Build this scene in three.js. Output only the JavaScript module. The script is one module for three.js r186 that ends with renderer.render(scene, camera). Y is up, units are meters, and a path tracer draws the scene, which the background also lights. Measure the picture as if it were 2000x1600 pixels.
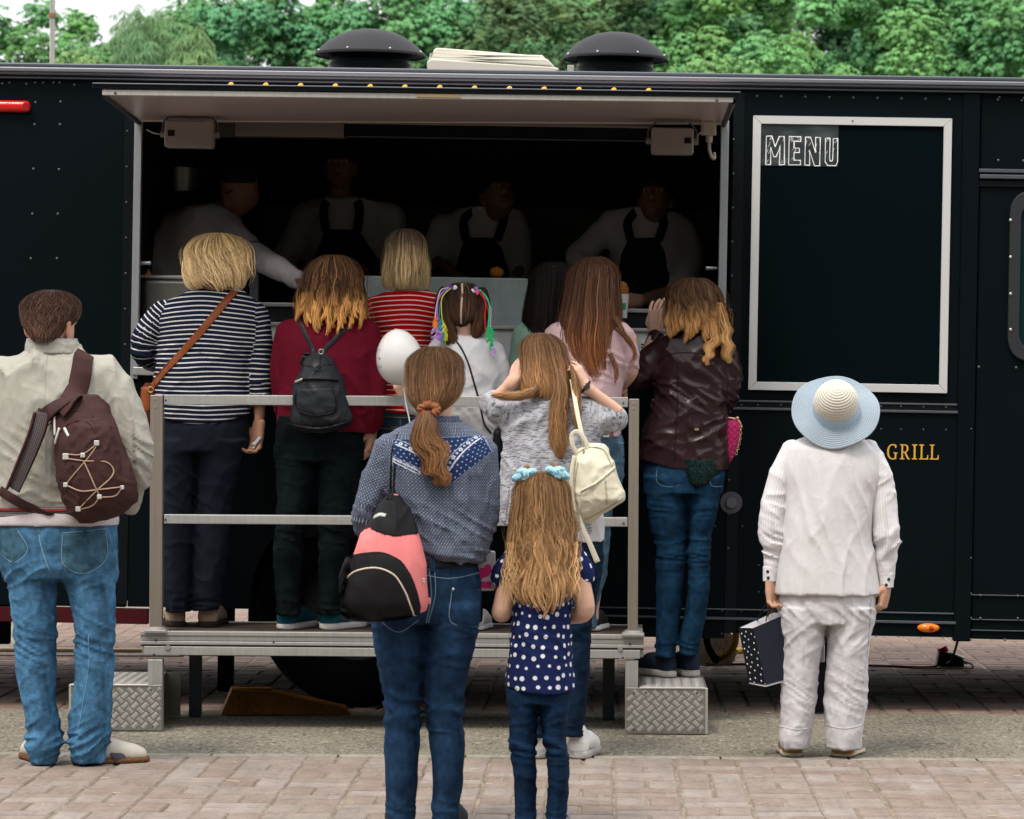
import * as THREE from 'three';
import { ImprovedNoise } from 'three/addons/math/ImprovedNoise.js';
import { mergeGeometries } from 'three/addons/utils/BufferGeometryUtils.js';
import { RoundedBoxGeometry } from 'three/addons/geometries/RoundedBoxGeometry.js';
import { TextGeometry } from 'three/addons/geometries/TextGeometry.js';
import { FontLoader } from 'three/addons/loaders/FontLoader.js';

// ------------------------------------------------------------------ camera, sky, sun, exposure
const scene = new THREE.Scene();
const F = 6400;                                     // focal length in pixels of the 2000 x 1600 photograph
const camera = new THREE.PerspectiveCamera(2 * Math.atan(800 / F) * 180 / Math.PI, 1024 / 819, 0.1, 400);
camera.position.set(0, 1.48, 0);
camera.rotation.order = 'YXZ';
camera.rotation.set(-60 / F, 185 / F, 0.003);
camera.updateMatrixWorld();
camera.focus = 12.9; camera.userData.fStop = 8;
const renderer = new THREE.WebGLRenderer({ antialias: true });
renderer.setSize(1024, 819);
renderer.toneMapping = THREE.LinearToneMapping;
renderer.toneMappingExposure = 1.80;
renderer.shadowMap.enabled = true;
{ // overcast sky: bright, a little brighter overhead
  const w = 128, h = 64, d = new Float32Array(w * h * 4);
  for (let y = 0; y < h; y++) for (let x = 0; x < w; x++) {
    const el = ((y + 0.5) / h - 0.5) * Math.PI, s = Math.max(0, Math.sin(el));
    const L = el < 0 ? 0.30 : 0.62 + 0.66 * s, i = (y * w + x) * 4;
    d[i] = L * 0.985; d[i + 1] = L * 1.0; d[i + 2] = L * 1.02; d[i + 3] = 1;
  }
  const t = new THREE.DataTexture(d, w, h, THREE.RGBAFormat, THREE.FloatType);
  t.mapping = THREE.EquirectangularReflectionMapping; t.magFilter = THREE.LinearFilter; t.minFilter = THREE.LinearFilter; t.needsUpdate = true;
  scene.background = t; scene.environment = t;
}
const sun = new THREE.DirectionalLight(0xfff4e6, 1.5);
sun.position.set(-3.5, 16, -5.5); sun.target.position.set(0.4, 0, -13.5);
sun.castShadow = true; sun.shadow.radius = 28; sun.shadow.mapSize.set(2048, 2048);
Object.assign(sun.shadow.camera, { left: -8, right: 8, top: 8, bottom: -8, near: 1, far: 40 });
scene.add(sun, sun.target);

// ------------------------------------------------------------------ helpers
let seedState = 1234567;
function rnd() { seedState = (seedState * 1664525 + 1013904223) >>> 0; return seedState / 4294967296; }
const reseed = (n) => { seedState = (n * 2654435761) >>> 0; for (let i = 0; i < 4; i++) rnd(); };
const rr = (a, b) => a + (b - a) * rnd();
const perlin = new ImprovedNoise();
const noise = (x, y, z) => perlin.noise(x, y, z);
const clamp = (x, a, b) => Math.min(b, Math.max(a, x));
const mix = (a, b, t) => a + (b - a) * t;
const smooth = (a, b, x) => { const t = clamp((x - a) / (b - a), 0, 1); return t * t * (3 - 2 * t); };
const V = (x, y, z) => new THREE.Vector3(x, y, z);
function at(px, py, D) {                            // the point that the photograph shows at a pixel, on the upright plane D metres ahead
  const r = V((px - 1000) / F, -(py - 800) / F, -1).applyQuaternion(camera.quaternion);
  return r.multiplyScalar(-D / r.z).add(camera.position);
}
function onGround(px, py, y = 0) {
  const r = V((px - 1000) / F, -(py - 800) / F, -1).applyQuaternion(camera.quaternion);
  return r.multiplyScalar((y - camera.position.y) / r.y).add(camera.position);
}
const used = {};
function numbered(name) { const n = used[name] = (used[name] ?? -1) + 1; return n ? name + '_' + String(n).padStart(3, '0') : name; }
function tag(o, label, category, group, kind) {
  if (label) o.userData.label = label;
  if (category) o.userData.category = category;
  if (group) o.userData.group = group;
  if (kind) o.userData.kind = kind;
  return o;
}
function thing(name, label, category, pos, group) {
  const g = new THREE.Group(); g.name = numbered(name); if (pos) g.position.copy(pos); scene.add(g);
  return tag(g, label, category, group);
}
function part(name, geo, mat, parent, rebase = true) {  // geometry in world axes; moved into its top thing's own frame
  const m = new THREE.Mesh(geo, mat); m.name = parent === scene ? numbered(name) : name; m.castShadow = m.receiveShadow = true;
  if (rebase && parent !== scene) { const p = V(0, 0, 0); for (let q = parent; q && q !== scene; q = q.parent) p.add(q.position); geo.translate(-p.x, -p.y, -p.z); }
  parent.add(m); return m;
}
const merge = (list) => mergeGeometries(list.map((g) => { const q = g.index ? g.toNonIndexed() : g; for (const k of Object.keys(q.attributes)) if (!['position', 'normal', 'uv'].includes(k)) q.deleteAttribute(k); return q; }));
function boxG(cx, cy, cz, w, h, d, r = 0.003) { const g = r > 0 ? new RoundedBoxGeometry(w, h, d, 2, Math.min(r, w / 2.01, h / 2.01, d / 2.01)) : new THREE.BoxGeometry(w, h, d); return g.translate(cx, cy, cz); }
function cylG(p, q, r1, r2 = r1, seg = 16) {
  const d = q.clone().sub(p), L = d.length(); const g = new THREE.CylinderGeometry(r2, r1, L, seg);
  g.applyQuaternion(new THREE.Quaternion().setFromUnitVectors(V(0, 1, 0), d.normalize())); return g.translate((p.x + q.x) / 2, (p.y + q.y) / 2, (p.z + q.z) / 2);
}
function tubeG(pts, r, seg = 40, rad = 8) { return new THREE.TubeGeometry(new THREE.CatmullRomCurve3(pts, false, 'centripetal'), seg, r, rad); }

// ------------------------------------------------------------------ textures (uv in metres)
function tex(w, h, sizeU, sizeV, fn, srgb = true) {
  const d = new Uint8Array(w * h * 4), c = [0, 0, 0];
  for (let y = 0; y < h; y++) for (let x = 0; x < w; x++) {
    const r = fn((x + 0.5) / w, (y + 0.5) / h, c), i = (y * w + x) * 4;
    if (typeof r === 'number') d[i] = d[i + 1] = d[i + 2] = clamp(r, 0, 1) * 255; else { d[i] = clamp(c[0], 0, 1) * 255; d[i + 1] = clamp(c[1], 0, 1) * 255; d[i + 2] = clamp(c[2], 0, 1) * 255; }
    d[i + 3] = 255;
  }
  const t = new THREE.DataTexture(d, w, h); t.wrapS = t.wrapT = THREE.RepeatWrapping; t.magFilter = THREE.LinearFilter; t.minFilter = THREE.LinearMipmapLinearFilter; t.generateMipmaps = true;
  if (srgb) t.colorSpace = THREE.SRGBColorSpace;
  t.repeat.set(1 / sizeU, 1 / sizeV); t.needsUpdate = true; return t;
}
const tn = (u, v, f, s) => { // tileable noise
  const a = u * 6.28318, b = v * 6.28318, R = f / 6.28318;
  return noise(Math.cos(a) * R + s, Math.sin(a) * R + s * 0.7, Math.cos(b) * R * 1.01 + 3.1) + noise(Math.sin(b) * R + s * 1.3, Math.cos(a) * R + 9.2, Math.sin(a) * R - s);
};
const hash = (i, j, k = 0) => { let h = (i * 374761393 + j * 668265263 + k * 2147483647) | 0; h = Math.imul(h ^ (h >>> 13), 1274126177); return ((h ^ (h >>> 16)) >>> 0) / 4294967296; };
const T = {};
T.speck = tex(512, 512, 1.1, 1.1, (u, v) => 0.80 + 0.1 * tn(u, v, 9, 1) + 0.10 * tn(u, v, 40, 5) + 0.28 * (hash(u * 512 | 0, v * 512 | 0) - 0.5));
T.asphalt = tex(1024, 1024, 2.2, 2.2, (u, v) => { const g = hash(u * 300 | 0, v * 110 | 0, 3), f = hash(u * 1024 | 0, v * 1024 | 0, 4), q = hash(u * 150 | 0, v * 60 | 0, 9); return 0.70 + 0.07 * tn(u, v, 5, 2) + 0.09 * noise(u * 120, v * 40, 7) + 0.17 * (g - 0.5) * (g > 0.8 || g < 0.25 ? 1.3 : 0.4) - (q > 0.95 ? 0.12 : 0) + (q < 0.03 ? 0.11 : 0) + 0.14 * (f - 0.5); });
T.brick = tex(512, 512, 0.55, 0.55, (u, v) => 0.86 + 0.05 * tn(u, v, 7, 3) + 0.05 * tn(u, v, 26, 6) + 0.14 * (hash(u * 512 | 0, v * 512 | 0, 8) - 0.5) - (hash(u * 170 | 0, v * 170 | 0, 2) > 0.975 ? 0.22 : 0));
T.denim = tex(512, 512, 0.34, 0.34, (u, v) => { const x = u * 512 | 0, y = v * 512 | 0; return 0.72 + 0.15 * tn(u, v, 5, 1) + 0.14 * (hash(x, y >> 3, 1) - 0.5) + 0.14 * (hash(x >> 4, y, 2) - 0.5) + 0.10 * (hash(x, y, 3) - 0.5) + 0.10 * tn(u, v, 14, 4); });
T.weave = tex(256, 256, 0.12, 0.12, (u, v) => { const x = u * 256 | 0, y = v * 256 | 0; return 0.92 + 0.04 * ((x + y) & 1 ? 1 : -1) * 0.7 + 0.012 * tn(u, v, 6, 1) + 0.06 * (hash(x, y) - 0.5); });
T.crumple = tex(512, 512, 0.42, 0.42, (u, v) => { const a = Math.abs(tn(u, v, 4, 3)), b = Math.abs(tn(u, v, 9, 8)); return 0.5 * Math.pow(1 - clamp(a * 1.5, 0, 1), 2.2) + 0.30 * Math.pow(1 - clamp(b * 1.5, 0, 1), 2.5) + 0.06 * tn(u, v, 20, 2); }, false);
T.leather = tex(512, 512, 0.22, 0.22, (u, v) => 0.75 + 0.18 * tn(u, v, 18, 2) + 0.12 * tn(u, v, 46, 4), false);
T.heather = tex(512, 512, 0.30, 0.30, (u, v) => { const y = v * 512 | 0; return 0.84 + 0.03 * tn(u, v, 7, 2) - 0.34 * smooth(-0.1, 0.6, noise(u * 14, v * 105, 1.5) + 0.6 * noise(u * 34, v * 160, 7)) ; });
T.alu = tex(256, 512, 0.70, 1.3, (u, v) => 0.90 + 0.05 * (hash(u * 256 | 0, 7) - 0.5) + 0.05 * tn(u, v, 3, 3) + 0.03 * tn(u, v, 12, 9));
T.metalRough = tex(256, 256, 0.5, 0.5, (u, v) => 0.55 + 0.25 * tn(u, v, 6, 5) + 0.12 * tn(u, v, 25, 2), false);
T.wall = tex(512, 512, 1.7, 1.7, (u, v) => 0.8 + 0.13 * tn(u, v, 4, 5) + 0.09 * tn(u, v, 22, 2) + 0.08 * (hash(u * 512 | 0, v * 512 | 0, 3) - 0.5));

function mat(rgb, o = {}) {
  const { cls, ...rest } = o;
  const m = rest.metalness > 0.15 ? new THREE.MeshStandardMaterial({ roughness: 0.85, ...rest }) : new THREE.MeshPhysicalMaterial({ roughness: 0.85, metalness: 0, specularIntensity: 0.3, ...rest });
  if (Array.isArray(rgb)) m.color.setRGB(...rgb); else m.color.set(rgb);
  return m;
}
// ------------------------------------------------------------------ solid modelling: smooth unions of lofts and tapered limbs, meshed with surface nets
function pchip(xs, ys) {                            // monotone cubic, xs ascending
  const n = xs.length, d = [], m = [];
  for (let i = 0; i < n - 1; i++) d.push((ys[i + 1] - ys[i]) / (xs[i + 1] - xs[i] || 1e-9));
  m[0] = d[0]; m[n - 1] = d[n - 2];
  for (let i = 1; i < n - 1; i++) m[i] = d[i - 1] * d[i] <= 0 ? 0 : 2 * d[i - 1] * d[i] / (d[i - 1] + d[i]);
  return (x) => {
    if (x <= xs[0]) return ys[0]; if (x >= xs[n - 1]) return ys[n - 1];
    let i = 0; while (x > xs[i + 1]) i++;
    const h = xs[i + 1] - xs[i], t = (x - xs[i]) / h, t2 = t * t, t3 = t2 * t;
    return ys[i] * (2 * t3 - 3 * t2 + 1) + m[i] * h * (t3 - 2 * t2 + t) + ys[i + 1] * (-2 * t3 + 3 * t2) + m[i + 1] * h * (t3 - t2);
  };
}
const LN = 200;
function loftPrim(rows, k = 0.02) {                 // rows [y, cx, cz, a, b] in metres; an upright solid of elliptical sections
  const r = rows.slice().sort((p, q) => p[0] - q[0]), ys = r.map((q) => q[0]), y0 = ys[0], y1 = ys[ys.length - 1];
  const col = [1, 2, 3, 4].map((c) => { const f = pchip(ys, r.map((q) => q[c])), o = new Float32Array(LN + 1); for (let i = 0; i <= LN; i++) o[i] = f(y0 + (y1 - y0) * i / LN); return o; });
  const [CX, CZ, A, B] = col, cs = new Float32Array(LN + 1), h = (y1 - y0) / LN;
  let ma = 0; const lo = [1e9, y0, 1e9], hi = [-1e9, y1, -1e9];
  for (let i = 0; i <= LN; i++) {
    const j = Math.max(0, i - 1), q = Math.min(LN, i + 1), s = (A[q] - A[j]) / (h * (q - j)), sx = Math.abs(CX[q] - CX[j]) / (h * (q - j));
    cs[i] = 1 / Math.sqrt(1 + (Math.abs(s) + sx) ** 2); ma += A[i] / (LN + 1);
    lo[0] = Math.min(lo[0], CX[i] - A[i]); hi[0] = Math.max(hi[0], CX[i] + A[i]); lo[2] = Math.min(lo[2], CZ[i] - B[i]); hi[2] = Math.max(hi[2], CZ[i] + B[i]);
  }
  const sec = (y) => { const t = clamp((y - y0) / (y1 - y0) * LN, 0, LN - 1e-4), i = t | 0, f = t - i; return [mix(CX[i], CX[i + 1], f), mix(CZ[i], CZ[i + 1], f), mix(A[i], A[i + 1], f), mix(B[i], B[i + 1], f), cs[i]]; };
  return {
    k, lo, hi, sec, y0, y1,
    f(x, y, z) {
      const t = clamp((y - y0) / (y1 - y0) * LN, 0, LN - 1e-4), i = t | 0, f = t - i;
      const a = mix(A[i], A[i + 1], f) + 1e-5, b = mix(B[i], B[i + 1], f) + 1e-5, dx = x - mix(CX[i], CX[i + 1], f), dz = z - mix(CZ[i], CZ[i + 1], f);
      const u = dx / a, w = dz / b, k0 = Math.sqrt(u * u + w * w), k1 = Math.sqrt(u * u / (a * a) + w * w / (b * b));
      const d = (k1 < 1e-6 ? -Math.min(a, b) : k0 * (k0 - 1) / k1) * cs[i], dy = Math.max(y - y1, y0 - y);
      return dy > 0 && d > 0 ? Math.sqrt(d * d + dy * dy) : Math.max(d, dy);
    },
    uv(x, y, z) { const s = sec(y); return [Math.atan2((x - s[0]) / s[2], (z - s[1]) / s[3]) * ma * 1.0, y]; },
  };
}
function chainPrim(pts, k = 0.02, fz = 1, sub = 4) {  // pts [x, y, z, r] in metres: a limb of tapered capsules through smoothed joints
  let P = pts;
  if (pts.length > 2 && sub > 1) {
    P = []; const n = pts.length;
    for (let i = 0; i < n - 1; i++) for (let s = 0; s < sub; s++) {
      const t = s / sub, a = pts[Math.max(0, i - 1)], b = pts[i], c = pts[i + 1], d = pts[Math.min(n - 1, i + 2)], o = [];
      for (let q = 0; q < 3; q++) o.push(0.5 * (2 * b[q] + (c[q] - a[q]) * t + (2 * a[q] - 5 * b[q] + 4 * c[q] - d[q]) * t * t + (3 * b[q] - a[q] - 3 * c[q] + d[q]) * t * t * t));
      o.push(mix(b[3], c[3], t)); P.push(o);
    }
    P.push(pts[n - 1]);
  }
  const n = P.length, lo = [1e9, 1e9, 1e9], hi = [-1e9, -1e9, -1e9], L = [0];
  for (let i = 0; i < n; i++) { for (let q = 0; q < 3; q++) { const e = P[i][3] * (q === 2 ? fz : 1); lo[q] = Math.min(lo[q], P[i][q] - e); hi[q] = Math.max(hi[q], P[i][q] + e); } if (i) L.push(L[i - 1] + Math.hypot(P[i][0] - P[i - 1][0], P[i][1] - P[i - 1][1], P[i][2] - P[i - 1][2])); }
  let mr = 0; for (const p of P) mr += p[3] / n;
  const iz = 1 / fz, near = (x, y, z) => {
    let best = 1e9, bi = 0, bt = 0;
    for (let i = 0; i < n - 1; i++) {
      const a = P[i], b = P[i + 1], ex = b[0] - a[0], ey = b[1] - a[1], ez = (b[2] - a[2]) * iz, wx = x - a[0], wy = y - a[1], wz = (z - a[2]) * iz;
      const t = clamp((wx * ex + wy * ey + wz * ez) / (ex * ex + ey * ey + ez * ez + 1e-12), 0, 1), qx = wx - ex * t, qy = wy - ey * t, qz = wz - ez * t;
      const d = Math.sqrt(qx * qx + qy * qy + qz * qz) - (a[3] + (b[3] - a[3]) * t);
      if (d < best) { best = d; bi = i; bt = t; }
    }
    return [best, bi, bt];
  };
  return {
    k, lo, hi, P,
    f(x, y, z) { const d = near(x, y, z)[0]; return fz < 1 ? d * Math.max(fz, 0.5) : d; },
    uv(x, y, z) {
      let [, i, t] = near(x, y, z); const a = P[i], b = P[i + 1], d = [b[0] - a[0], b[1] - a[1], b[2] - a[2]], l = Math.hypot(...d) || 1e-6; if ((i === 0 && t === 0) || (i === n - 2 && t === 1)) t = ((x - a[0]) * d[0] + (y - a[1]) * d[1] + (z - a[2]) * d[2]) / (l * l);
      for (let q = 0; q < 3; q++) d[q] /= l;
      const w = [x - mix(a[0], b[0], t), y - mix(a[1], b[1], t), z - mix(a[2], b[2], t)];
      // frame: e1 = towards the camera, made square to the limb
      let e1 = [-d[2] * d[0], -d[2] * d[1], 1 - d[2] * d[2]], q = Math.hypot(...e1); if (q < 0.2) { e1 = [0, 1, 0]; q = 1; } e1 = e1.map((v) => v / q);
      const e2 = [d[1] * e1[2] - d[2] * e1[1], d[2] * e1[0] - d[0] * e1[2], d[0] * e1[1] - d[1] * e1[0]];
      return [Math.atan2(w[0] * e2[0] + w[1] * e2[1] + w[2] * e2[2], w[0] * e1[0] + w[1] * e1[1] + w[2] * e1[2]) * mr, -(L[i] + t * l)];
    },
  };
}
function ellPrim(c, r, q = null, k = 0.012) {        // ellipsoid, q = THREE.Quaternion or null
  const R = Math.max(...r), inv = q ? q.clone().invert() : null, v = V(0, 0, 0);
  return {
    k, lo: c.map((x) => x - R), hi: c.map((x) => x + R),
    f(x, y, z) {
      v.set(x - c[0], y - c[1], z - c[2]); if (inv) v.applyQuaternion(inv);
      const a = v.x / r[0], b = v.y / r[1], d = v.z / r[2], k0 = Math.sqrt(a * a + b * b + d * d), k1 = Math.sqrt((a / r[0]) ** 2 + (b / r[1]) ** 2 + (d / r[2]) ** 2);
      return k1 < 1e-6 ? -Math.min(...r) : k0 * (k0 - 1) / k1;
    },
    uv(x, y) { return [x, y]; },
  };
}
const rb = (c, h, r, q = null, k = 0.004) => { const inv = q ? q.clone().invert() : null, v = V(0, 0, 0), R = Math.hypot(...h); return { k, lo: c.map((x) => x - R), hi: c.map((x) => x + R), f(x, y, z) { v.set(x - c[0], y - c[1], z - c[2]); if (inv) v.applyQuaternion(inv); const a = Math.abs(v.x) - h[0] + r, b = Math.abs(v.y) - h[1] + r, d = Math.abs(v.z) - h[2] + r; return Math.hypot(Math.max(a, 0), Math.max(b, 0), Math.max(d, 0)) + Math.min(Math.max(a, b, d), 0) - r; }, uv(x, y) { return [x, y]; } }; };
class Field {
  constructor(prims, o = {}) { this.prims = prims; this.subs = o.subs || []; this.cut = o.cut; this.disp = o.disp; this.amp = o.amp ?? 0.012; }
  raw(x, y, z) {
    let d = 1e3;
    for (const p of this.prims) {
      const l = p.lo, h = p.hi, ax = x < l[0] ? l[0] - x : x > h[0] ? x - h[0] : 0, ay = y < l[1] ? l[1] - y : y > h[1] ? y - h[1] : 0, az = z < l[2] ? l[2] - z : z > h[2] ? z - h[2] : 0;
      const m = Math.max(ax, ay, az); if (m > d + p.k) continue;
      const e = p.f(x, y, z), k = p.k;
      if (k > 0) { const q = Math.max(k - Math.abs(d - e), 0) / k; d = Math.min(d, e) - q * q * k * 0.25; } else d = Math.min(d, e);
    }
    for (const p of this.subs) { const e = -p.f(x, y, z), k = p.k || 0.004, q = Math.max(k - Math.abs(d - e), 0) / k; d = Math.max(d, e) + q * q * k * 0.25; }
    if (this.cut) d = Math.max(d, this.cut(x, y, z));
    return d;
  }
  ev(x, y, z) { const d = this.raw(x, y, z); return this.disp && d < 0.05 && d > -0.05 ? d + this.disp(x, y, z) : d; }
  bounds(pad) { const lo = [1e9, 1e9, 1e9], hi = [-1e9, -1e9, -1e9]; for (const p of this.prims) for (let q = 0; q < 3; q++) { lo[q] = Math.min(lo[q], p.lo[q] - pad); hi[q] = Math.max(hi[q], p.hi[q] + pad); } return [lo, hi]; }
  who(x, y, z) { let b = 1e9, w = 0; this.prims.forEach((p, i) => { const e = p.f(x, y, z) - (p.pri || 0); if (e < b) { b = e; w = i; } }); return w; }
  hitZ(x, y, zFrom, zTo) {                          // first surface met when going away from the camera
    let z = zFrom; for (let i = 0; i < 220; i++) { const d = this.ev(x, y, z); if (d < 0.0006) return z; z -= Math.max(0.0012, d * 0.6); if (z < zTo) return null; } return z;
  }
  normal(x, y, z, e = 0.003) {
    const f = (a, b, c) => this.ev(x + a * e, y + b * e, z + c * e), p = f(1, -1, -1), q = f(-1, -1, 1), r = f(-1, 1, -1), s = f(1, 1, 1);
    return V(p - q - r + s, -p - q + r + s, -p + q - r + s).normalize();
  }
}
let TRIS = 0;
function solid(field, cell, o = {}) {               // coarser where the cells are large
  if (cell > 0.0057) cell *= 1.38;
                // surface nets; vertices are pulled onto the surface, normals from the field
  const [lo, hi] = field.bounds(cell * 2.5 + field.amp + (o.pad || 0)), n = [0, 1, 2].map((q) => Math.ceil((hi[q] - lo[q]) / cell) + 1), [nx, ny, nz] = n, B = 6;
  const val = new Float32Array(nx * ny * nz), half = cell * B * 0.5, lim = half * 1.7321 * 1.35 + field.amp;
  for (let bz = 0; bz < nz; bz += B) for (let by = 0; by < ny; by += B) for (let bx = 0; bx < nx; bx += B) {
    const c = field.raw(lo[0] + bx * cell + half, lo[1] + by * cell + half, lo[2] + bz * cell + half), far = Math.abs(c) > lim;
    for (let k = bz; k < Math.min(nz, bz + B); k++) for (let j = by; j < Math.min(ny, by + B); j++) for (let i = bx; i < Math.min(nx, bx + B); i++)
      val[i + nx * (j + ny * k)] = far ? c : field.ev(lo[0] + i * cell, lo[1] + j * cell, lo[2] + k * cell);
  }
  const vid = new Int32Array(nx * ny * nz).fill(-1), P = [], off = [0, 1, nx, nx + 1, nx * ny, nx * ny + 1, nx * ny + nx, nx * ny + nx + 1];
  const E = [[0, 1], [2, 3], [4, 5], [6, 7], [0, 2], [1, 3], [4, 6], [5, 7], [0, 4], [1, 5], [2, 6], [3, 7]];
  for (let k = 0; k < nz - 1; k++) for (let j = 0; j < ny - 1; j++) for (let i = 0; i < nx - 1; i++) {
    const b = i + nx * (j + ny * k); let m = 0;
    for (let q = 0; q < 8; q++) if (val[b + off[q]] < 0) m |= 1 << q;
    if (m === 0 || m === 255) continue;
    let x = 0, y = 0, z = 0, c = 0;
    for (const [p, q] of E) { if (((m >> p) & 1) === ((m >> q) & 1)) continue; const a = val[b + off[p]], d = val[b + off[q]], t = a / (a - d); x += (p & 1) + t * ((q & 1) - (p & 1)); y += ((p >> 1) & 1) + t * (((q >> 1) & 1) - ((p >> 1) & 1)); z += (p >> 2) + t * ((q >> 2) - (p >> 2)); c++; }
    vid[b] = P.length / 3; P.push(lo[0] + (i + x / c) * cell, lo[1] + (j + y / c) * cell, lo[2] + (k + z / c) * cell);
  }
  const I = [], quad = (a, b, c, d, s) => { if (a < 0 || b < 0 || c < 0 || d < 0) return; if (s) I.push(a, b, c, a, c, d); else I.push(a, c, b, a, d, c); };
  for (let k = 1; k < nz - 1; k++) for (let j = 1; j < ny - 1; j++) for (let i = 1; i < nx - 1; i++) {
    const b = i + nx * (j + ny * k), s = val[b] < 0;
    if (s !== val[b + 1] < 0) quad(vid[b - nx - nx * ny], vid[b - nx * ny], vid[b], vid[b - nx], s);
    if (s !== val[b + nx] < 0) quad(vid[b - 1 - nx * ny], vid[b - 1], vid[b], vid[b - nx * ny], s);
    if (s !== val[b + nx * ny] < 0) quad(vid[b - 1 - nx], vid[b - nx], vid[b], vid[b - 1], s);
  }
  const nv = P.length / 3, N = new Float32Array(nv * 3), W = new Uint8Array(nv), e = cell * 0.45;
  for (let v = 0; v < nv; v++) {
    let x = P[v * 3], y = P[v * 3 + 1], z = P[v * 3 + 2], g;
    for (let it = 0; it < 2; it++) { g = field.normal(x, y, z, e); const d = clamp(field.ev(x, y, z), -cell * 0.4, cell * 0.4) * 0.9; x -= g.x * d; y -= g.y * d; z -= g.z * d; }
    g = field.normal(x, y, z, e); P[v * 3] = x; P[v * 3 + 1] = y; P[v * 3 + 2] = z; N[v * 3] = g.x; N[v * 3 + 1] = g.y; N[v * 3 + 2] = g.z;
    if (!o.noUV) W[v] = field.who(x, y, z);
  }
  const map = new Map(), pos = [], nor = [], uv = [], idx = [];
  for (let t = 0; t < I.length; t += 3) {
    const w = W[I[t]];
    for (let q = 0; q < 3; q++) {
      const v = I[t + q], key = v * 64 + w; let id = map.get(key);
      if (id === undefined) { id = pos.length / 3; map.set(key, id); const x = P[v * 3], y = P[v * 3 + 1], z = P[v * 3 + 2]; pos.push(x, y, z); nor.push(N[v * 3], N[v * 3 + 1], N[v * 3 + 2]); const c = o.noUV ? [x, y] : field.prims[w].uv(x, y, z); if (o.uvd) c[1] += o.uvd(x, y, z, w); uv.push(c[0], c[1]); }
      idx.push(id);
    }
  }
  const g = new THREE.BufferGeometry(); g.setAttribute('position', new THREE.Float32BufferAttribute(pos, 3)); g.setAttribute('normal', new THREE.Float32BufferAttribute(nor, 3)); g.setAttribute('uv', new THREE.Float32BufferAttribute(uv, 2)); g.setIndex(idx);
  if (o.color) { const c = []; for (let i = 0; i < pos.length; i += 3) c.push(...o.color(pos[i], pos[i + 1], pos[i + 2])); g.setAttribute('color', new THREE.Float32BufferAttribute(c, 3)); }
  TRIS += idx.length / 3; return g;
}
// draping: lay straps, pockets and seams on a solid, seen from the camera's side
function strapG(field, path, width, thick, o = {}) { // path of [x, y] or Vector3 in metres; a soft band of real thickness
  const c = new THREE.CatmullRomCurve3(path.map((p) => p.isVector3 ? p : V(p[0], p[1], 0)), false, 'centripetal'), n = o.n || 40, pts = [], nor = [];
  for (let i = 0; i <= n; i++) {
    const p = c.getPoint(i / n); let nn = V(0, 0, 1);
    if (field && !o.free) { const z = field.hitZ(p.x, p.y, (o.z0 ?? -9), (o.z1 ?? -17)); if (z !== null) { p.z = z + (o.lift || 0); nn = field.normal(p.x, p.y, z, o.e || 0.012); } else p.z = NaN; }
    pts.push(p); nor.push(o.nor ? o.nor(i / n) : nn);
  }
  fillNaN(pts);
  for (let it = 0; it < (o.relax ?? 3); it++) for (let i = 1; i < n; i++) { const a = (pts[i - 1].z + pts[i + 1].z) / 2; pts[i].z = Math.max(pts[i].z, mix(pts[i].z, a, 0.6)); nor[i].lerp(nor[i - 1].clone().add(nor[i + 1]).multiplyScalar(0.5), 0.5).normalize(); }
  const pos = [], uv = [], idx = [], w = typeof width === 'function' ? width : () => width; let len = 0;
  for (let i = 0; i <= n; i++) {
    const t = pts[Math.min(n, i + 1)].clone().sub(pts[Math.max(0, i - 1)]).normalize(), s = t.clone().cross(nor[i]).normalize(), m = s.clone().cross(t).normalize(), h = w(i / n) / 2;
    if (i) len += pts[i].distanceTo(pts[i - 1]);
    const ring = [[-1, -0.15], [-0.92, 0.8], [0, 1], [0.92, 0.8], [1, -0.15], [0, -0.4]];
    for (const [a, b] of ring) { const q = pts[i].clone().addScaledVector(s, a * h).addScaledVector(m, b * thick); pos.push(q.x, q.y, q.z); uv.push(a * h, len); }
    if (i) for (let q = 0; q < 6; q++) { const a = (i - 1) * 6 + q, b = (i - 1) * 6 + (q + 1) % 6; idx.push(a, b, a + 6, b, b + 6, a + 6); }
  }
  idx.push(0, 2, 1, 0, 3, 2, 0, 4, 3, 0, 5, 4); const e = n * 6; idx.push(e, e + 1, e + 2, e, e + 2, e + 3, e, e + 3, e + 4, e, e + 4, e + 5);
  const g = new THREE.BufferGeometry(); g.setAttribute('position', new THREE.Float32BufferAttribute(pos, 3)); g.setAttribute('uv', new THREE.Float32BufferAttribute(uv, 2)); g.setIndex(idx); g.computeVertexNormals(); return g;
}
function fillNaN(pts) { for (let i = 1; i < pts.length; i++) if (isNaN(pts[i].z)) pts[i].z = pts[i - 1].z; for (let i = pts.length - 2; i >= 0; i--) if (isNaN(pts[i].z)) pts[i].z = pts[i + 1].z; }
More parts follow.
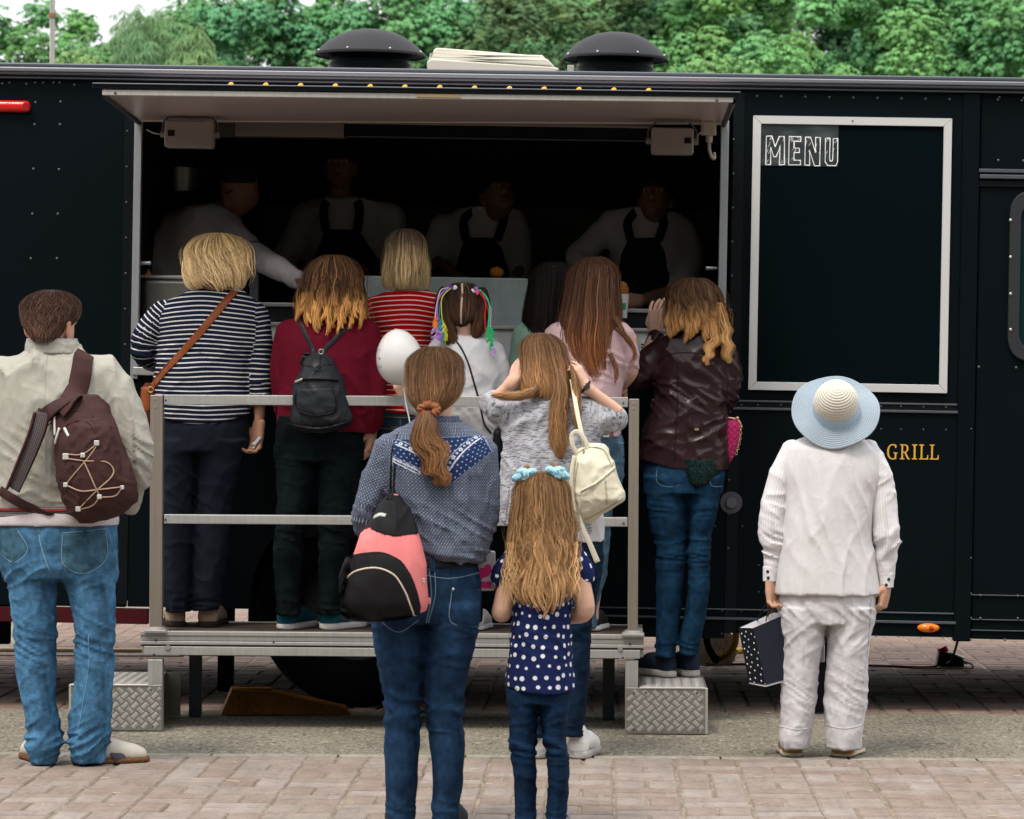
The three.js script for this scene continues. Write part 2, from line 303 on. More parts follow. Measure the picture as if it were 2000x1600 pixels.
function patchG(field, fn, thick, nu = 14, nv = 14, o = {}) { // fn(u, v) -> [x, y] in metres; a cloth piece of real thickness lying on the solid
  const P = [], pos = [], uv = [], idx = [];
  for (let j = 0; j <= nv; j++) for (let i = 0; i <= nu; i++) {
    const [x, y] = fn(i / nu, j / nv), z = field.hitZ(x, y, o.z0 ?? -9, o.z1 ?? -17);
    const q = V(x, y, z ?? NaN), nn = z === null ? V(0, 0, 1) : field.normal(x, y, q.z, 0.008); P.push({ p: q, n: nn });
  }
  fillNaN(P.map((e) => e.p));
  const top = (i, j) => j * (nu + 1) + i, M = (nu + 1) * (nv + 1);
  for (const s of [1, -0.6]) for (let j = 0; j <= nv; j++) for (let i = 0; i <= nu; i++) { const { p, n } = P[top(i, j)], edge = (i === 0 || j === 0 || i === nu || j === nv) && s > 0 ? 0.35 : s, q = p.clone().addScaledVector(n, thick * edge); pos.push(q.x, q.y, q.z); uv.push(o.uv ? o.uv(i / nu, j / nv)[0] : q.x, o.uv ? o.uv(i / nu, j / nv)[1] : q.y); }
  for (let j = 0; j < nv; j++) for (let i = 0; i < nu; i++) { const a = top(i, j), b = top(i + 1, j), c = top(i + 1, j + 1), d = top(i, j + 1); idx.push(a, b, c, a, c, d, M + a, M + c, M + b, M + a, M + d, M + c); }
  const side = (a, b) => idx.push(a, M + b, b, a, M + a, M + b);
  for (let i = 0; i < nu; i++) { side(top(i + 1, 0), top(i, 0)); side(top(i, nv), top(i + 1, nv)); }
  for (let j = 0; j < nv; j++) { side(top(0, j), top(0, j + 1)); side(top(nu, j + 1), top(nu, j)); }
  const g = new THREE.BufferGeometry(); g.setAttribute('position', new THREE.Float32BufferAttribute(pos, 3)); g.setAttribute('uv', new THREE.Float32BufferAttribute(uv, 2)); g.setIndex(idx); g.computeVertexNormals();
  const q = P[top(nu >> 1, nv >> 1)].n, nn = g.attributes.normal, mI = top(nu >> 1, nv >> 1);
  if (nn.getX(mI) * q.x + nn.getY(mI) * q.y + nn.getZ(mI) * q.z < 0) { const a = g.index.array; for (let i = 0; i < a.length; i += 3) { const t = a[i]; a[i] = a[i + 1]; a[i + 1] = t; } g.computeVertexNormals(); }
  return g;
}
// ------------------------------------------------------------------ ground
function sheet(x0, x1, D0, D1, y, name, m, kind = 'structure') {
  const g = new THREE.PlaneGeometry(x1 - x0, D1 - D0); g.rotateX(-Math.PI / 2); g.translate((x0 + x1) / 2, y, -(D0 + D1) / 2);
  const p = g.attributes.position, u = []; for (let i = 0; i < p.count; i++) u.push(p.getX(i), -p.getZ(i)); g.setAttribute('uv', new THREE.Float32BufferAttribute(u, 2));
  return tag(part(name, g, m, scene, false), null, null, null, kind);
}
const MOD = 0.238;
const mGround = mat([0.27, 0.225, 0.19], { map: T.brick, roughness: 0.95 });
sheet(-160, 160, -40, 320, -0.07, 'ground', mGround);
const mAsphalt = mat([0.40, 0.365, 0.29], { map: T.asphalt, roughness: 0.93, bumpMap: T.asphalt, bumpScale: 0.003 });
const D_KERB = 12.79, D_ROAD = 14.6;
sheet(-14, 14, D_KERB + 0.085, D_ROAD, -0.004, 'road', mAsphalt);
const mSand = mat([0.34, 0.29, 0.215], { map: T.speck, roughness: 1 });
{ // flush concrete edging between road and pavement
  const kerb = thing('kerb', null, null, V(0, 0, -D_KERB)); kerb.userData.kind = 'structure';
  reseed(5); const mk = [mat([0.42, 0.40, 0.335], { map: T.speck }), mat([0.39, 0.375, 0.31], { map: T.speck })];
  for (let i = -7; i < 7; i++) part('kerb_stone', boxG(i * 0.5 + 0.2, -0.05 + rr(-0.001, 0.002), -D_KERB - 0.045 + rr(-0.004, 0.004), 0.494, 0.10, 0.075, 0.006), mk[(i + 20) % 2], kerb);
}
function brickGeo(w, d, h, seed) {                  // a paver with a chamfered, slightly uneven top
  reseed(seed); const c = 0.007 + rnd() * 0.004, hx = w / 2, hz = d / 2, pos = [], idx = [], uv = [], j = () => rr(-0.0025, 0.0025), ou = rnd() * 3, ov = rnd() * 3;
  const ring = (x, z, y) => { for (const [a, b] of [[-1, -1], [1, -1], [1, 1], [-1, 1]]) { pos.push(a * x + j(), y + j() * 0.4, b * z + j()); } };
  ring(hx - c, hz - c, 0); ring(hx, hz, -c * 0.8); ring(hx, hz, -h);
  for (let i = 0; i < 12; i++) uv.push(pos[i * 3] + ou, pos[i * 3 + 2] + ov);
  idx.push(0, 2, 1, 0, 3, 2); for (let r = 0; r < 2; r++) for (let q = 0; q < 4; q++) { const a = r * 4 + q, b = r * 4 + (q + 1) % 4; idx.push(a, b, a + 4, b, b + 4, a + 4); }
  const g = new THREE.BufferGeometry(); g.setAttribute('position', new THREE.Float32BufferAttribute(pos, 3)); g.setAttribute('uv', new THREE.Float32BufferAttribute(uv, 2)); g.setIndex(idx);
  const n = g.toNonIndexed(); n.computeVertexNormals(); return n;
}
const brickTones = [[0.335, 0.272, 0.235], [0.315, 0.25, 0.212], [0.345, 0.285, 0.248], [0.305, 0.238, 0.20], [0.33, 0.275, 0.242], [0.375, 0.318, 0.285]].map((c) => mat(c, { map: T.brick, roughness: 0.9, bumpMap: T.brick, bumpScale: 0.0016 }));
const rearTones = [[0.29, 0.205, 0.17], [0.265, 0.18, 0.15], [0.245, 0.165, 0.135], [0.31, 0.225, 0.19]].map((c) => mat(c, { map: T.brick, roughness: 0.9, bumpMap: T.brick, bumpScale: 0.0016 }));
function paving(name, D0, rows, x0, cols, tones, seen, limit, seed) {
  const root = thing(name, null, null, V(0, 0, -D0)); root.userData.kind = 'structure';
  const bed = new THREE.PlaneGeometry(cols * MOD + 1, Math.abs(rows) * MOD + 0.01); bed.rotateX(-Math.PI / 2); bed.translate(x0 + cols * MOD / 2, -0.007, -rows * MOD / 2);
  { const p = bed.attributes.position, u = []; for (let i = 0; i < p.count; i++) u.push(p.getX(i), p.getZ(i)); bed.setAttribute('uv', new THREE.Float32BufferAttribute(u, 2)); }
  part('sand_joint', bed, mSand, root, false);
  const A = [0, 1, 2].map((i) => brickGeo(MOD - 0.009, MOD / 2 - 0.009, 0.05, seed + i)), B = [0, 1, 2].map((i) => brickGeo(MOD / 2 - 0.007, MOD - 0.010, 0.05, seed + 9 + i));
  reseed(seed); const list = [], dir = Math.sign(rows);
  for (let c = 0; c < cols; c++) {
    const shift = rr(-0.03, 0.03), flip = rnd() < 0.5 ? 0 : 1, dx = rr(-0.004, 0.004);
    for (let r = 0; r < Math.abs(rows); r++) {
      const cx = x0 + (c + 0.5) * MOD + dx, cz = -dir * (r + 0.5) * MOD - dir * (r === 0 ? 0 : 0) + (r === 0 || r === Math.abs(rows) - 1 ? 0 : 0) + shift * 0;
      const split = (r + c + flip * 0) % 2 === 0 && hash(c, r, seed) > 0.06;
      for (const s of [-1, 1]) list.push({ x: cx + (split ? 0 : s * MOD / 4), z: cz + (split ? s * MOD / 4 : 0), g: (split ? A : B)[(rnd() * 3) | 0], m: tones[(Math.pow(rnd(), 1.2) * tones.length) | 0], y: rr(-0.0012, 0.0012), t: rr(-0.008, 0.008) });
    }
  }
  const inView = list.filter((b) => seen(b.x, b.z - D0)); inView.sort((p, q) => q.z - p.z); const set = new Set(inView.slice(0, limit)), rest = [];
  for (const b of list) {
    if (set.has(b)) { const m = part('brick', b.g, b.m, root, false); m.position.set(b.x, b.y, b.z); m.rotation.y = b.t; } else { const g = b.g.clone(); g.rotateY(b.t); g.translate(b.x, b.y, b.z); rest.push(g); }
  }
  if (rest.length) tag(part('bricks', merge(rest), tones[0], root, false), null, null, null, 'stuff');
  return root;
}
const toPx = (x, y, z) => { const p = V(x, y, z).project(camera); return [(p.x + 1) * 1000, (1 - p.y) * 800]; };
paving('pavement', D_KERB, -8, -10 * MOD + 0.03, 19, brickTones, (x, z) => { const p = toPx(x, 0, z); return p[0] > -70 && p[0] < 2070 && p[1] < 1625; }, 300, 31);
{ const g = new THREE.PlaneGeometry(16, 9); g.rotateX(-Math.PI / 2); g.translate(0, -0.012, -D_KERB + 8 * MOD + 4.5); const p = g.attributes.position, u = []; for (let i = 0; i < p.count; i++) u.push(p.getX(i), p.getZ(i)); g.setAttribute('uv', new THREE.Float32BufferAttribute(u, 2)); tag(part('pavement', g, mGround, scene, false), null, null, null, 'structure'); }
paving('brick_yard', D_ROAD, 25, -14 * MOD + 0.05, 27, rearTones, (x, z) => { const p = toPx(x, 0, z), X = p[0], Y = p[1]; return Y > 1205 && ((X > -20 && X < 345) || (X > 330 && X < 720 && Y > 1280) || (X > 1340 && X < 1530) || (X > 1660 && X < 2030)); }, 300, 77);

// ------------------------------------------------------------------ trees on the slope behind
const mLeaf = mat([1, 1, 1], { cls: 'P', roughness: 0.75, side: THREE.DoubleSide });
function leafCluster(n, len, wid, droop, up) {       // a whorl of folded leaflets
  const pos = [], idx = [];
  for (let i = 0; i < n; i++) {
    const a = i / n * 6.283 + rr(-0.3, 0.3), c = Math.cos(a), s = Math.sin(a), L = len * rr(0.75, 1.15), b = pos.length / 3;
    const P = (t, w, y) => pos.push(c * t * L - s * w, y, s * t * L + c * w);
    P(0.02, 0, up); P(0.55, wid, up - droop * 0.45 * L + 0.01); P(1, 0, up - droop * L); P(0.55, -wid, up - droop * 0.45 * L + 0.01); P(0.55, 0, up - droop * 0.30 * L);
    idx.push(b, b + 4, b + 1, b + 1, b + 4, b + 2, b, b + 3, b + 4, b + 4, b + 3, b + 2);
  }
  const g = new THREE.BufferGeometry(); g.setAttribute('position', new THREE.Float32BufferAttribute(pos, 3)); g.setIndex(idx); const m = g.toNonIndexed(); m.computeVertexNormals(); return m;
}
reseed(91);
const CL = { broad: leafCluster(6, 0.095, 0.030, 0.6, 0.03), small: leafCluster(6, 0.075, 0.022, 0.4, 0.02), weep: leafCluster(7, 0.15, 0.010, 1.5, 0.06) };
const mBark = mat([0.10, 0.08, 0.06], { map: T.speck, roughness: 1 }), mBirch = mat([0.42, 0.40, 0.36], { map: T.speck, roughness: 1 });
function tree(label, px, D, topPy, rx, ry, kind, col, seed, dens = 1) {
  reseed(seed); const top = at(px, topPy, D), cy = top.y - ry, base = V(top.x, -0.07, top.z);
  const o = thing('tree', label, 'tree', base, 'trees on the slope behind the food truck'), trunk = [];
  trunk.push(tubeG([V(0, 0, 0), V(0.1, cy * 0.5, 0.05), V(-0.05, cy - ry * 0.5, 0), V(0, cy + ry * 0.1, 0)], 0.11, 14, 7));
  const blobs = [], limbs = kind === 'weep' ? 9 : 12;
  for (let i = 0; i < limbs; i++) { const a = i / limbs * 6.28 + rr(-0.3, 0.3), e = rr(-0.2, 0.9), p = V(Math.cos(a) * rx * 0.75 * Math.cos(e), cy + Math.sin(e) * ry * 0.8, Math.sin(a) * rx * 0.75 * Math.cos(e)); trunk.push(tubeG([V(0, cy - ry * 0.5 + rr(0, ry * 0.6), 0), V(p.x * 0.5, mix(cy, p.y, 0.4) + 0.2, p.z * 0.5), p], 0.045, 8, 5)); }
  part('trunk', merge(trunk), kind === 'weep' ? mBirch : mBark, o, false);
  const nb = Math.round(rx * ry * 9);
  for (let i = 0; i < nb; i++) { const u = rr(-0.75, 1), a = rr(0, 6.283), q = Math.sqrt(1 - u * u), sh = rr(0.70, 1.0); blobs.push([Math.cos(a) * q * rx * sh, cy + u * ry * sh, Math.sin(a) * q * rx * sh, kind === 'weep' ? rr(0.3, 0.6) : rr(0.32, 0.72)]); }
  const per = Math.round((kind === 'broad' ? 160 : kind === 'small' ? 190 : 200) * dens), g = CL[kind], inst = new THREE.InstancedMesh(g, mLeaf, nb * per), M = new THREE.Matrix4(), Q = new THREE.Quaternion(), c = new THREE.Color();
  let n = 0;
  for (const [bx, by, bz, r] of blobs) {
    const tone = rr(0.86, 1.14), warm = rr(-0.1, 0.14);
    for (let i = 0; i < per; i++) {
      const u = rr(-0.8, 1), a = rr(0, 6.283), q = Math.sqrt(1 - u * u), sh = Math.pow(rnd(), 0.35), d = V(Math.cos(a) * q, u, Math.sin(a) * q), drop = kind === 'weep' ? rr(0, 0.6) : 0;
      const p = V(bx + d.x * r * sh, by + d.y * r * sh * 0.8 - drop, bz + d.z * r * sh);
      const upv = kind === 'weep' ? V(rr(-0.3, 0.3), 1, rr(-0.3, 0.3)) : d.clone().multiplyScalar(0.55).add(V(rr(-0.3, 0.3), 0.8, rr(-0.3, 0.3)));
      Q.setFromUnitVectors(V(0, 1, 0), upv.normalize()); Q.multiply(new THREE.Quaternion().setFromAxisAngle(V(0, 1, 0), rr(0, 6.28)));
      const s = rr(0.75, 1.2) * (D / 60); M.compose(p, Q, V(s, s, s)); inst.setMatrixAt(n, M);
      const t = 1.05 * tone * rr(0.85, 1.15); c.setRGB(col[0] * t * (1 + warm), col[1] * t, col[2] * t * (1 - warm)); inst.setColorAt(n, c); n++;
    }
  }
  inst.name = 'crown'; inst.castShadow = inst.receiveShadow = true; inst.userData.kind = 'stuff'; o.add(inst);
}
const G1 = [0.105, 0.27, 0.095], G2 = [0.125, 0.305, 0.115], G3 = [0.19, 0.30, 0.10], G4 = [0.07, 0.18, 0.085], G5 = [0.135, 0.32, 0.11], G6 = [0.095, 0.165, 0.068];
tree('green tree whose top lets the sky through, left of the white pole', 30, 62, 12, 2.0, 3.6, 'broad', G1, 3, 0.8);
tree('drooping birch with hanging twigs, second crown right of the white pole', 285, 56, -26, 1.9, 3.8, 'weep', [0.14, 0.26, 0.12], 4);
tree('pale yellow green bush crown low beside the white pole', 140, 52, 78, 0.75, 1.5, 'broad', G3, 5);
tree('mid green tree between the white pole and the birch, its top under the open sky', 165, 66, 6, 1.8, 3.6, 'broad', G1, 6, 0.8);
tree('blue green tree just right of the birch, behind the left end of the roof rail', 470, 62, -55, 2.2, 3.9, 'broad', [0.105, 0.27, 0.115], 7);
tree('full green tree standing behind the left roof vent', 640, 66, -50, 2.1, 4.3, 'broad', G1, 8);
tree('dense mid green tree between the left roof vent and the cooling unit', 830, 62, -90, 2.3, 4.2, 'broad', [0.105, 0.27, 0.105], 9);
tree('small pale tree low behind the left edge of the left roof vent', 600, 54, 84, 0.7, 1.5, 'small', [0.13, 0.24, 0.13], 10);
tree('dark brownish tree with bare twigs behind the cooling unit', 1010, 60, -60, 1.7, 3.8, 'small', G6, 11, 0.7);
tree('dark tree with brownish leaves above the right roof vent', 1240, 64, -70, 2.1, 4.0, 'small', G6, 12, 0.7);
tree('grey green tree just left of the right roof vent', 1110, 66, -40, 1.9, 3.9, 'broad', [0.105, 0.25, 0.11], 13);
tree('bright young tree low behind the right roof vent, right side', 1370, 52, 84, 0.75, 1.5, 'broad', [0.15, 0.30, 0.10], 14);
tree('bright green chestnut tree above the left half of the menu board', 1440, 64, -110, 2.3, 4.4, 'broad', G5, 15);
tree('bright green chestnut tree above the right half of the menu board', 1640, 58, -120, 2.3, 4.4, 'broad', G5, 16);
tree('large chestnut tree above the truck door, reaching the right edge', 1850, 60, -130, 2.4, 4.4, 'broad', G2, 17);
tree('chestnut tree at the extreme right edge of the picture', 2060, 58, -110, 2.2, 4.2, 'broad', G2, 18);
for (const [i, [px, lab]] of [[380, 'dark tree far behind the birch'], [720, 'dark tree far behind the left roof vent'], [930, 'dark tree far behind the cooling unit'], [1180, 'dark tree far behind the right roof vent'], [1350, 'dark tree far behind the left edge of the menu board'], [1560, 'dark tree far behind the middle of the menu board'], [1760, 'dark tree far behind the right edge of the menu board'], [1970, 'dark tree far behind the truck door']].entries())
  tree(lab, px, 76, i === 0 ? -20 : i === 1 ? -10 : -120, 2.6, 4.6, 'broad', i === 2 || i === 3 ? G6 : G4, 40 + i, 1.2);
{ // the wood on the other side of the place, behind the camera: it closes off the low sky that the truck would mirror
  reseed(400); const N = 9000, g = leafCluster(6, 0.75, 0.3, 0.5, 0.1), inst = new THREE.InstancedMesh(g, mLeaf, N), M = new THREE.Matrix4(), Q = new THREE.Quaternion(), c = new THREE.Color();
  for (let i = 0; i < N; i++) { const a = rr(-1.75, 1.75), R = rr(15, 21), h = 9.5 + 2 * noise(a * 4, 1, 2), y = rr(0.2, h); Q.setFromEuler(new THREE.Euler(rr(-1.2, 1.2), rr(0, 6), rr(-1.2, 1.2))); const s = rr(0.8, 1.5); M.compose(V(Math.sin(a) * R * 1.5, y, Math.cos(a) * R - 4), Q, V(s, s, s)); inst.setMatrixAt(i, M); const t = rr(0.6, 1.2); c.setRGB(0.05 * t, 0.10 * t, 0.045 * t); inst.setColorAt(i, c); }
  inst.name = 'wood'; inst.castShadow = inst.receiveShadow = true; tag(inst, 'dense wood on the far side of the place, facing the truck', 'wood', null, 'stuff'); scene.add(inst);
}
{ // white pole
  const p = at(103, 119, 24), q = at(102, -60, 24), o = thing('pole', 'slim white pole with a rusty clamp rising behind the truck roof at the left', 'pole', V(p.x, -0.07, p.z));
  part('shaft', cylG(V(p.x, -0.07, p.z), q, 0.022, 0.019, 14), mat([0.62, 0.60, 0.57], { map: T.speck, roughness: 0.6 }), o);
  const c = at(102, 34, 24); part('clamp', cylG(c, V(c.x, c.y + 0.03, c.z), 0.027, 0.027, 14), mat([0.28, 0.13, 0.08]), o);
}
// ------------------------------------------------------------------ the food truck
const DW = 14.55, TILT = 0.0145, PV = at(1000, 740, DW);
const truck = thing('food_truck', 'long black food truck with an open serving hatch, filling the picture', 'food truck', PV); truck.rotation.z = -TILT;
const tl = (px, py, dz = 0) => at(px, py, DW - dz).sub(PV).applyAxisAngle(V(0, 0, 1), TILT);     // pixel -> the truck's own axes; dz = metres out of the wall
const TS = (dz = 0) => F / (DW - dz);
function tbox(xl, yt, xr, yb, z0, z1, r = 0.004) { const c = tl((xl + xr) / 2, (yt + yb) / 2, z1); return boxG(c.x, c.y, c.z - (z1 - z0) / 2, (xr - xl) / TS(z1), (yb - yt) / TS(z1), z1 - z0, r); }
const tp = (name, g, m, parent = truck) => part(name, g, m, parent, false);
const M = {
  black: mat([0.0016, 0.0046, 0.0064], { cls: 'P', roughness: 0.42, specularIntensity: 0.16, bumpMap: T.wall, bumpScale: 0.0005 }),
  black2: mat([0.005, 0.007, 0.009], { cls: 'P', roughness: 0.35, specularIntensity: 0.25 }),
  blackGloss: mat([0.006, 0.008, 0.010], { cls: 'P', roughness: 0.2, specularIntensity: 0.7 }),
  trim: mat([0.085, 0.095, 0.115], { metalness: 0.5, roughness: 0.45 }),
  trimDark: mat([0.02, 0.025, 0.033], { metalness: 0.3, roughness: 0.45 }),
  silver: mat([0.50, 0.50, 0.51], { metalness: 0.8, roughness: 0.42 }),
  alu: mat([0.56, 0.55, 0.54], { metalness: 0.75, roughness: 0.45, map: T.alu }),
  aluWarm: mat([0.33, 0.29, 0.255], { metalness: 0.65, roughness: 0.48, map: T.alu }),
  white: mat([0.62, 0.61, 0.58], { roughness: 0.5, map: T.speck }),
  steel: mat([0.42, 0.42, 0.42], { metalness: 0.85, roughness: 0.35 }),
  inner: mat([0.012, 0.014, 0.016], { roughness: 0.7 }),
  rubber: mat([0.004, 0.004, 0.005], { specularIntensity: 0.15, roughness: 0.8 }),
  rivet: mat([0.10, 0.115, 0.125], { metalness: 0.6, roughness: 0.35 }),
  yellow: mat([0.72, 0.36, 0.03], { roughness: 0.45 }),
  red: mat([0.62, 0.012, 0.01], { cls: 'P', roughness: 0.18, clearcoat: 0.6 }),
  orange: mat([0.85, 0.19, 0.012], { cls: 'P', roughness: 0.18, clearcoat: 0.6 }),
};
M.hatch = mat([0.66, 0.545, 0.525], { metalness: 0.45, roughness: 0.3,  bumpMap: T.alu, bumpScale: 0.0004 });
// walls
tp('body_panel', tbox(-420, 148, 256, 1183, -0.05, 0), M.black);
tp('red_stripe', tbox(-420, 1183, 292, 1213, -0.05, -0.004), mat([0.055, 0.004, 0.006], { roughness: 0.6 }));
tp('header_panel', tbox(256, 162, 1424, 236, -0.05, 0), M.black);
tp('body_panel', tbox(1424, 174, 1872, 1240, -0.05, 0), M.black);
tp('corner_post', tbox(1872, 182, 1906, 1252, -0.05, 0.012, 0.008), M.black);
tp('post_flange', tbox(1424, 182, 1446, 1236, 0, 0.006, 0.002), M.black2);
tp('post_flange', tbox(236, 170, 256, 1183, 0, 0.006, 0.002), M.black2);
{ // lower panel with the wheel arch cut out
  const a = tl(256, 732), b = tl(1424, 748), w = tl(700, 1182), y1 = tl(840, 1236).y, y2 = tl(400, 1188).y, ytop = (a.y + b.y) / 2, s = new THREE.Shape(), R = 0.485, a1 = Math.asin((y1 - w.y) / R), a2 = Math.asin((y2 - w.y) / R);
  s.moveTo(a.x, ytop); s.lineTo(b.x, ytop); s.lineTo(b.x, y1); s.lineTo(w.x + R * Math.cos(a1), y1); s.absarc(w.x, w.y, R, a1, Math.PI - a2, false); s.lineTo(a.x, y2);
  const g = new THREE.ExtrudeGeometry(s, { depth: 0.05, bevelEnabled: false, curveSegments: 24 }); g.translate(0, 0, -0.05); tp('lower_panel', g, M.black);
}
// roof, floor, back and inside
tp('roof', tbox(-420, 140, 2600, 150, -2.45, -0.02, 0), M.trimDark);
{ const c = tl(1000, 300), W = 3020 / TS(); const zb = c.z - 2.45;
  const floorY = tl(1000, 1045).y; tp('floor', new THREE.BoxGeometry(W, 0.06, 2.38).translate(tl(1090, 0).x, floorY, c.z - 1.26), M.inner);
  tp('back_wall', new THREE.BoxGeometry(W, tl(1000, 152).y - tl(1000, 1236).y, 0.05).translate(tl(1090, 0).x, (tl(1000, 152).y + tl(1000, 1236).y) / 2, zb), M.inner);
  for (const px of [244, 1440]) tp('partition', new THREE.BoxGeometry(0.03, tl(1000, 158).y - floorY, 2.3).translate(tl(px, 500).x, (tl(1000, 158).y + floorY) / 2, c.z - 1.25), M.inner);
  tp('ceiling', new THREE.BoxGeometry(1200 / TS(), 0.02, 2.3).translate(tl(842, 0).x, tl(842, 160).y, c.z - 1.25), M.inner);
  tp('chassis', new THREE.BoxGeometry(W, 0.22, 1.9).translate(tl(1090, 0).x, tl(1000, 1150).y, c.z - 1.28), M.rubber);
}
// roof rail: an extruded moulding of several ribs
for (const [y0, y1, z, m] of [[138, 146, 0.035, M.trim], [146, 155, 0.05, mat([0.19, 0.20, 0.22], { metalness: 0.5, roughness: 0.4 })], [155, 161, 0.042, M.trim], [161, 165, 0.02, M.trimDark], [165, 168.5, 0.028, M.trim]])
  tp('roof_rail', tbox(-420, y0 - 0, 2600, y1, -0.02, z, 0.006).translate(0, -0.0016 * 0, 0), m);
// window frame
tp('window_post', tbox(258, 226, 273, 741, -0.02, 0.022, 0.004), mat([0.40, 0.43, 0.45], { metalness: 0.6, roughness: 0.5, map: T.alu }));
tp('window_post', tbox(1404, 236, 1420, 752, -0.02, 0.022, 0.004), mat([0.40, 0.43, 0.45], { metalness: 0.6, roughness: 0.5, map: T.alu }));
tp('window_sill', tbox(256, 727, 1424, 743, -0.06, 0.03, 0.004), M.alu);
// rivets
{
  const list = [], R = (x, y, z = 0, r = 0.0062) => { const p = tl(x, y, z), g = new THREE.SphereGeometry(r, 8, 5); g.scale(1, 1, 0.7); g.translate(p.x, p.y, p.z); list.push(g); };
  for (let x = -90; x < 2010; x += x > 100 && x < 400 ? 50 : 47) if (x < 60 || x > 130) R(x, 162 + 0.0165 * x + 1, 0.001);
  for (const x of [18, 68, 84, 104, 116]) R(x, 161);
  for (const [x, y] of [[69, 200], [118, 199], [67, 243], [117, 243], [65, 330], [115, 331], [63, 418], [113, 418], [60, 505], [111, 505], [59, 600], [110, 601]]) R(x, y);
  for (let i = 0; i < 8; i++) R(248 - i * 0.7, 256 + i * 69.5, 0.007, 0.005);
  for (let i = 0; i < 14; i++) R(1434 - i * 0.9, 206 + i * 66.5, 0.007, 0.005);
  for (const x of [1721, 1760, 1804, 1848]) { R(x, 794 + (x - 1721) * 0.012, 0.006, 0.004); R(x, 838 + (x - 1721) * 0.012, 0, 0.004); }
  for (const x of [1448, 1480, 1525]) R(x, 791, 0.006, 0.004);
  for (const x of [1410, 1448, 1493, 1711, 1755, 1798, 1842]) { R(x, 1193 + (x - 1400) * 0.014, 0.004, 0.004); R(x, 1238 + (x - 1400) * 0.016, 0, 0.004); }
  for (const [x, y] of [[1397, 1028], [1450, 1028], [1482, 1055], [1482, 1104], [1482, 1156]]) R(x, y, 0, 0.004);
  for (const y of [838, 1090, 1160, 1207, 1250]) R(1897, y, 0.014, 0.004);
  for (const [x, y] of [[1915, 1163], [1988, 1164], [1915, 1208], [1988, 1208], [1963, 1250], [1950, 313], [1999, 314], [1950, 332], [1999, 333], [1952, 190], [2000, 191], [1912, 717], [1985, 718]]) R(x, y, 0.004);
  tag(tp('rivets', merge(list), M.rivet), null, null, null, 'stuff');
}
// trims on the right half
for (const [x0, x1, y0, y1, z] of [[1424, 1869, 785, 787.5, 0.010], [1424, 1870, 799, 803, 0.014], [1380, 1866, 1193, 1195, 0.008], [1376, 1866, 1210, 1214, 0.014], [1150, 1376, 1187, 1189, 0.008], [1150, 1376, 1203, 1206, 0.014]]) tp('trim_strip', tbox(x0, y0, x1, y1 + 1, 0, z, 0.002), M.trim);
tp('trim_band', tbox(1424, 788.5, 1869, 799, 0, 0.004, 0.001), M.black2);
// cab door at the right edge
{
  const door = tp('door', tbox(1908, 184, 2500, 1252, -0.05, -0.012, 0.01), M.black);
  tp('drip_rail', tbox(1915, 334, 2500, 341, -0.02, 0.01, 0.002), M.trim, door); tp('drip_rail', tbox(1917, 345, 2500, 353, -0.02, 0.016, 0.003), M.trim, door); tp('drip_rail', tbox(1914, 357, 2500, 369, -0.02, 0.002, 0.003), M.black2, door);
  for (const [y, t] of [[1167, 2], [1215, 2], [1236, 2]]) tp('trim_strip', tbox(1899, y, 2500, y + t, -0.014, 0.000, 0.001), M.trim, door);
  const s = new THREE.Shape(), rrect = (p, x0, y0, x1, y1, r) => { p.moveTo(x0 + r, y0); p.lineTo(x1 - r, y0); p.quadraticCurveTo(x1, y0, x1, y0 + r); p.lineTo(x1, y1 - r); p.quadraticCurveTo(x1, y1, x1 - r, y1); p.lineTo(x0 + r, y1); p.quadraticCurveTo(x0, y1, x0, y1 - r); p.lineTo(x0, y0 + r); p.quadraticCurveTo(x0, y0, x0 + r, y0); };
  const a = tl(1969, 704), b = tl(2330, 378); rrect(s, a.x, a.y, b.x, b.y, 0.11); const hole = new THREE.Path(), i = 0.042; rrect(hole, a.x + i, a.y + i, b.x - i, b.y - i, 0.085); s.holes.push(hole);
  const g = new THREE.ExtrudeGeometry(s, { depth: 0.02, bevelEnabled: true, bevelSize: 0.004, bevelThickness: 0.004, bevelSegments: 2, curveSegments: 10 }); g.translate(0, 0, -0.012);
  const w = tp('window_frame', g, mat([0.03, 0.032, 0.038], { cls: 'P', roughness: 0.4 }), door);
  tp('window_pane', boxG((a.x + b.x) / 2, (a.y + b.y) / 2, -0.006, b.x - a.x - 0.05, b.y - a.y - 0.05, 0.004, 0.001), mat([0.006, 0.02, 0.025], { cls: 'P', roughness: 0.06, clearcoat: 0.5 }), door);
  for (const y of [430, 502, 574, 644]) { const p = tl(1974, y, 0.014); tp('screw', new THREE.SphereGeometry(0.007, 10, 6).scale(1, 1, 0.5).translate(p.x, p.y, p.z), M.silver, w); }
}
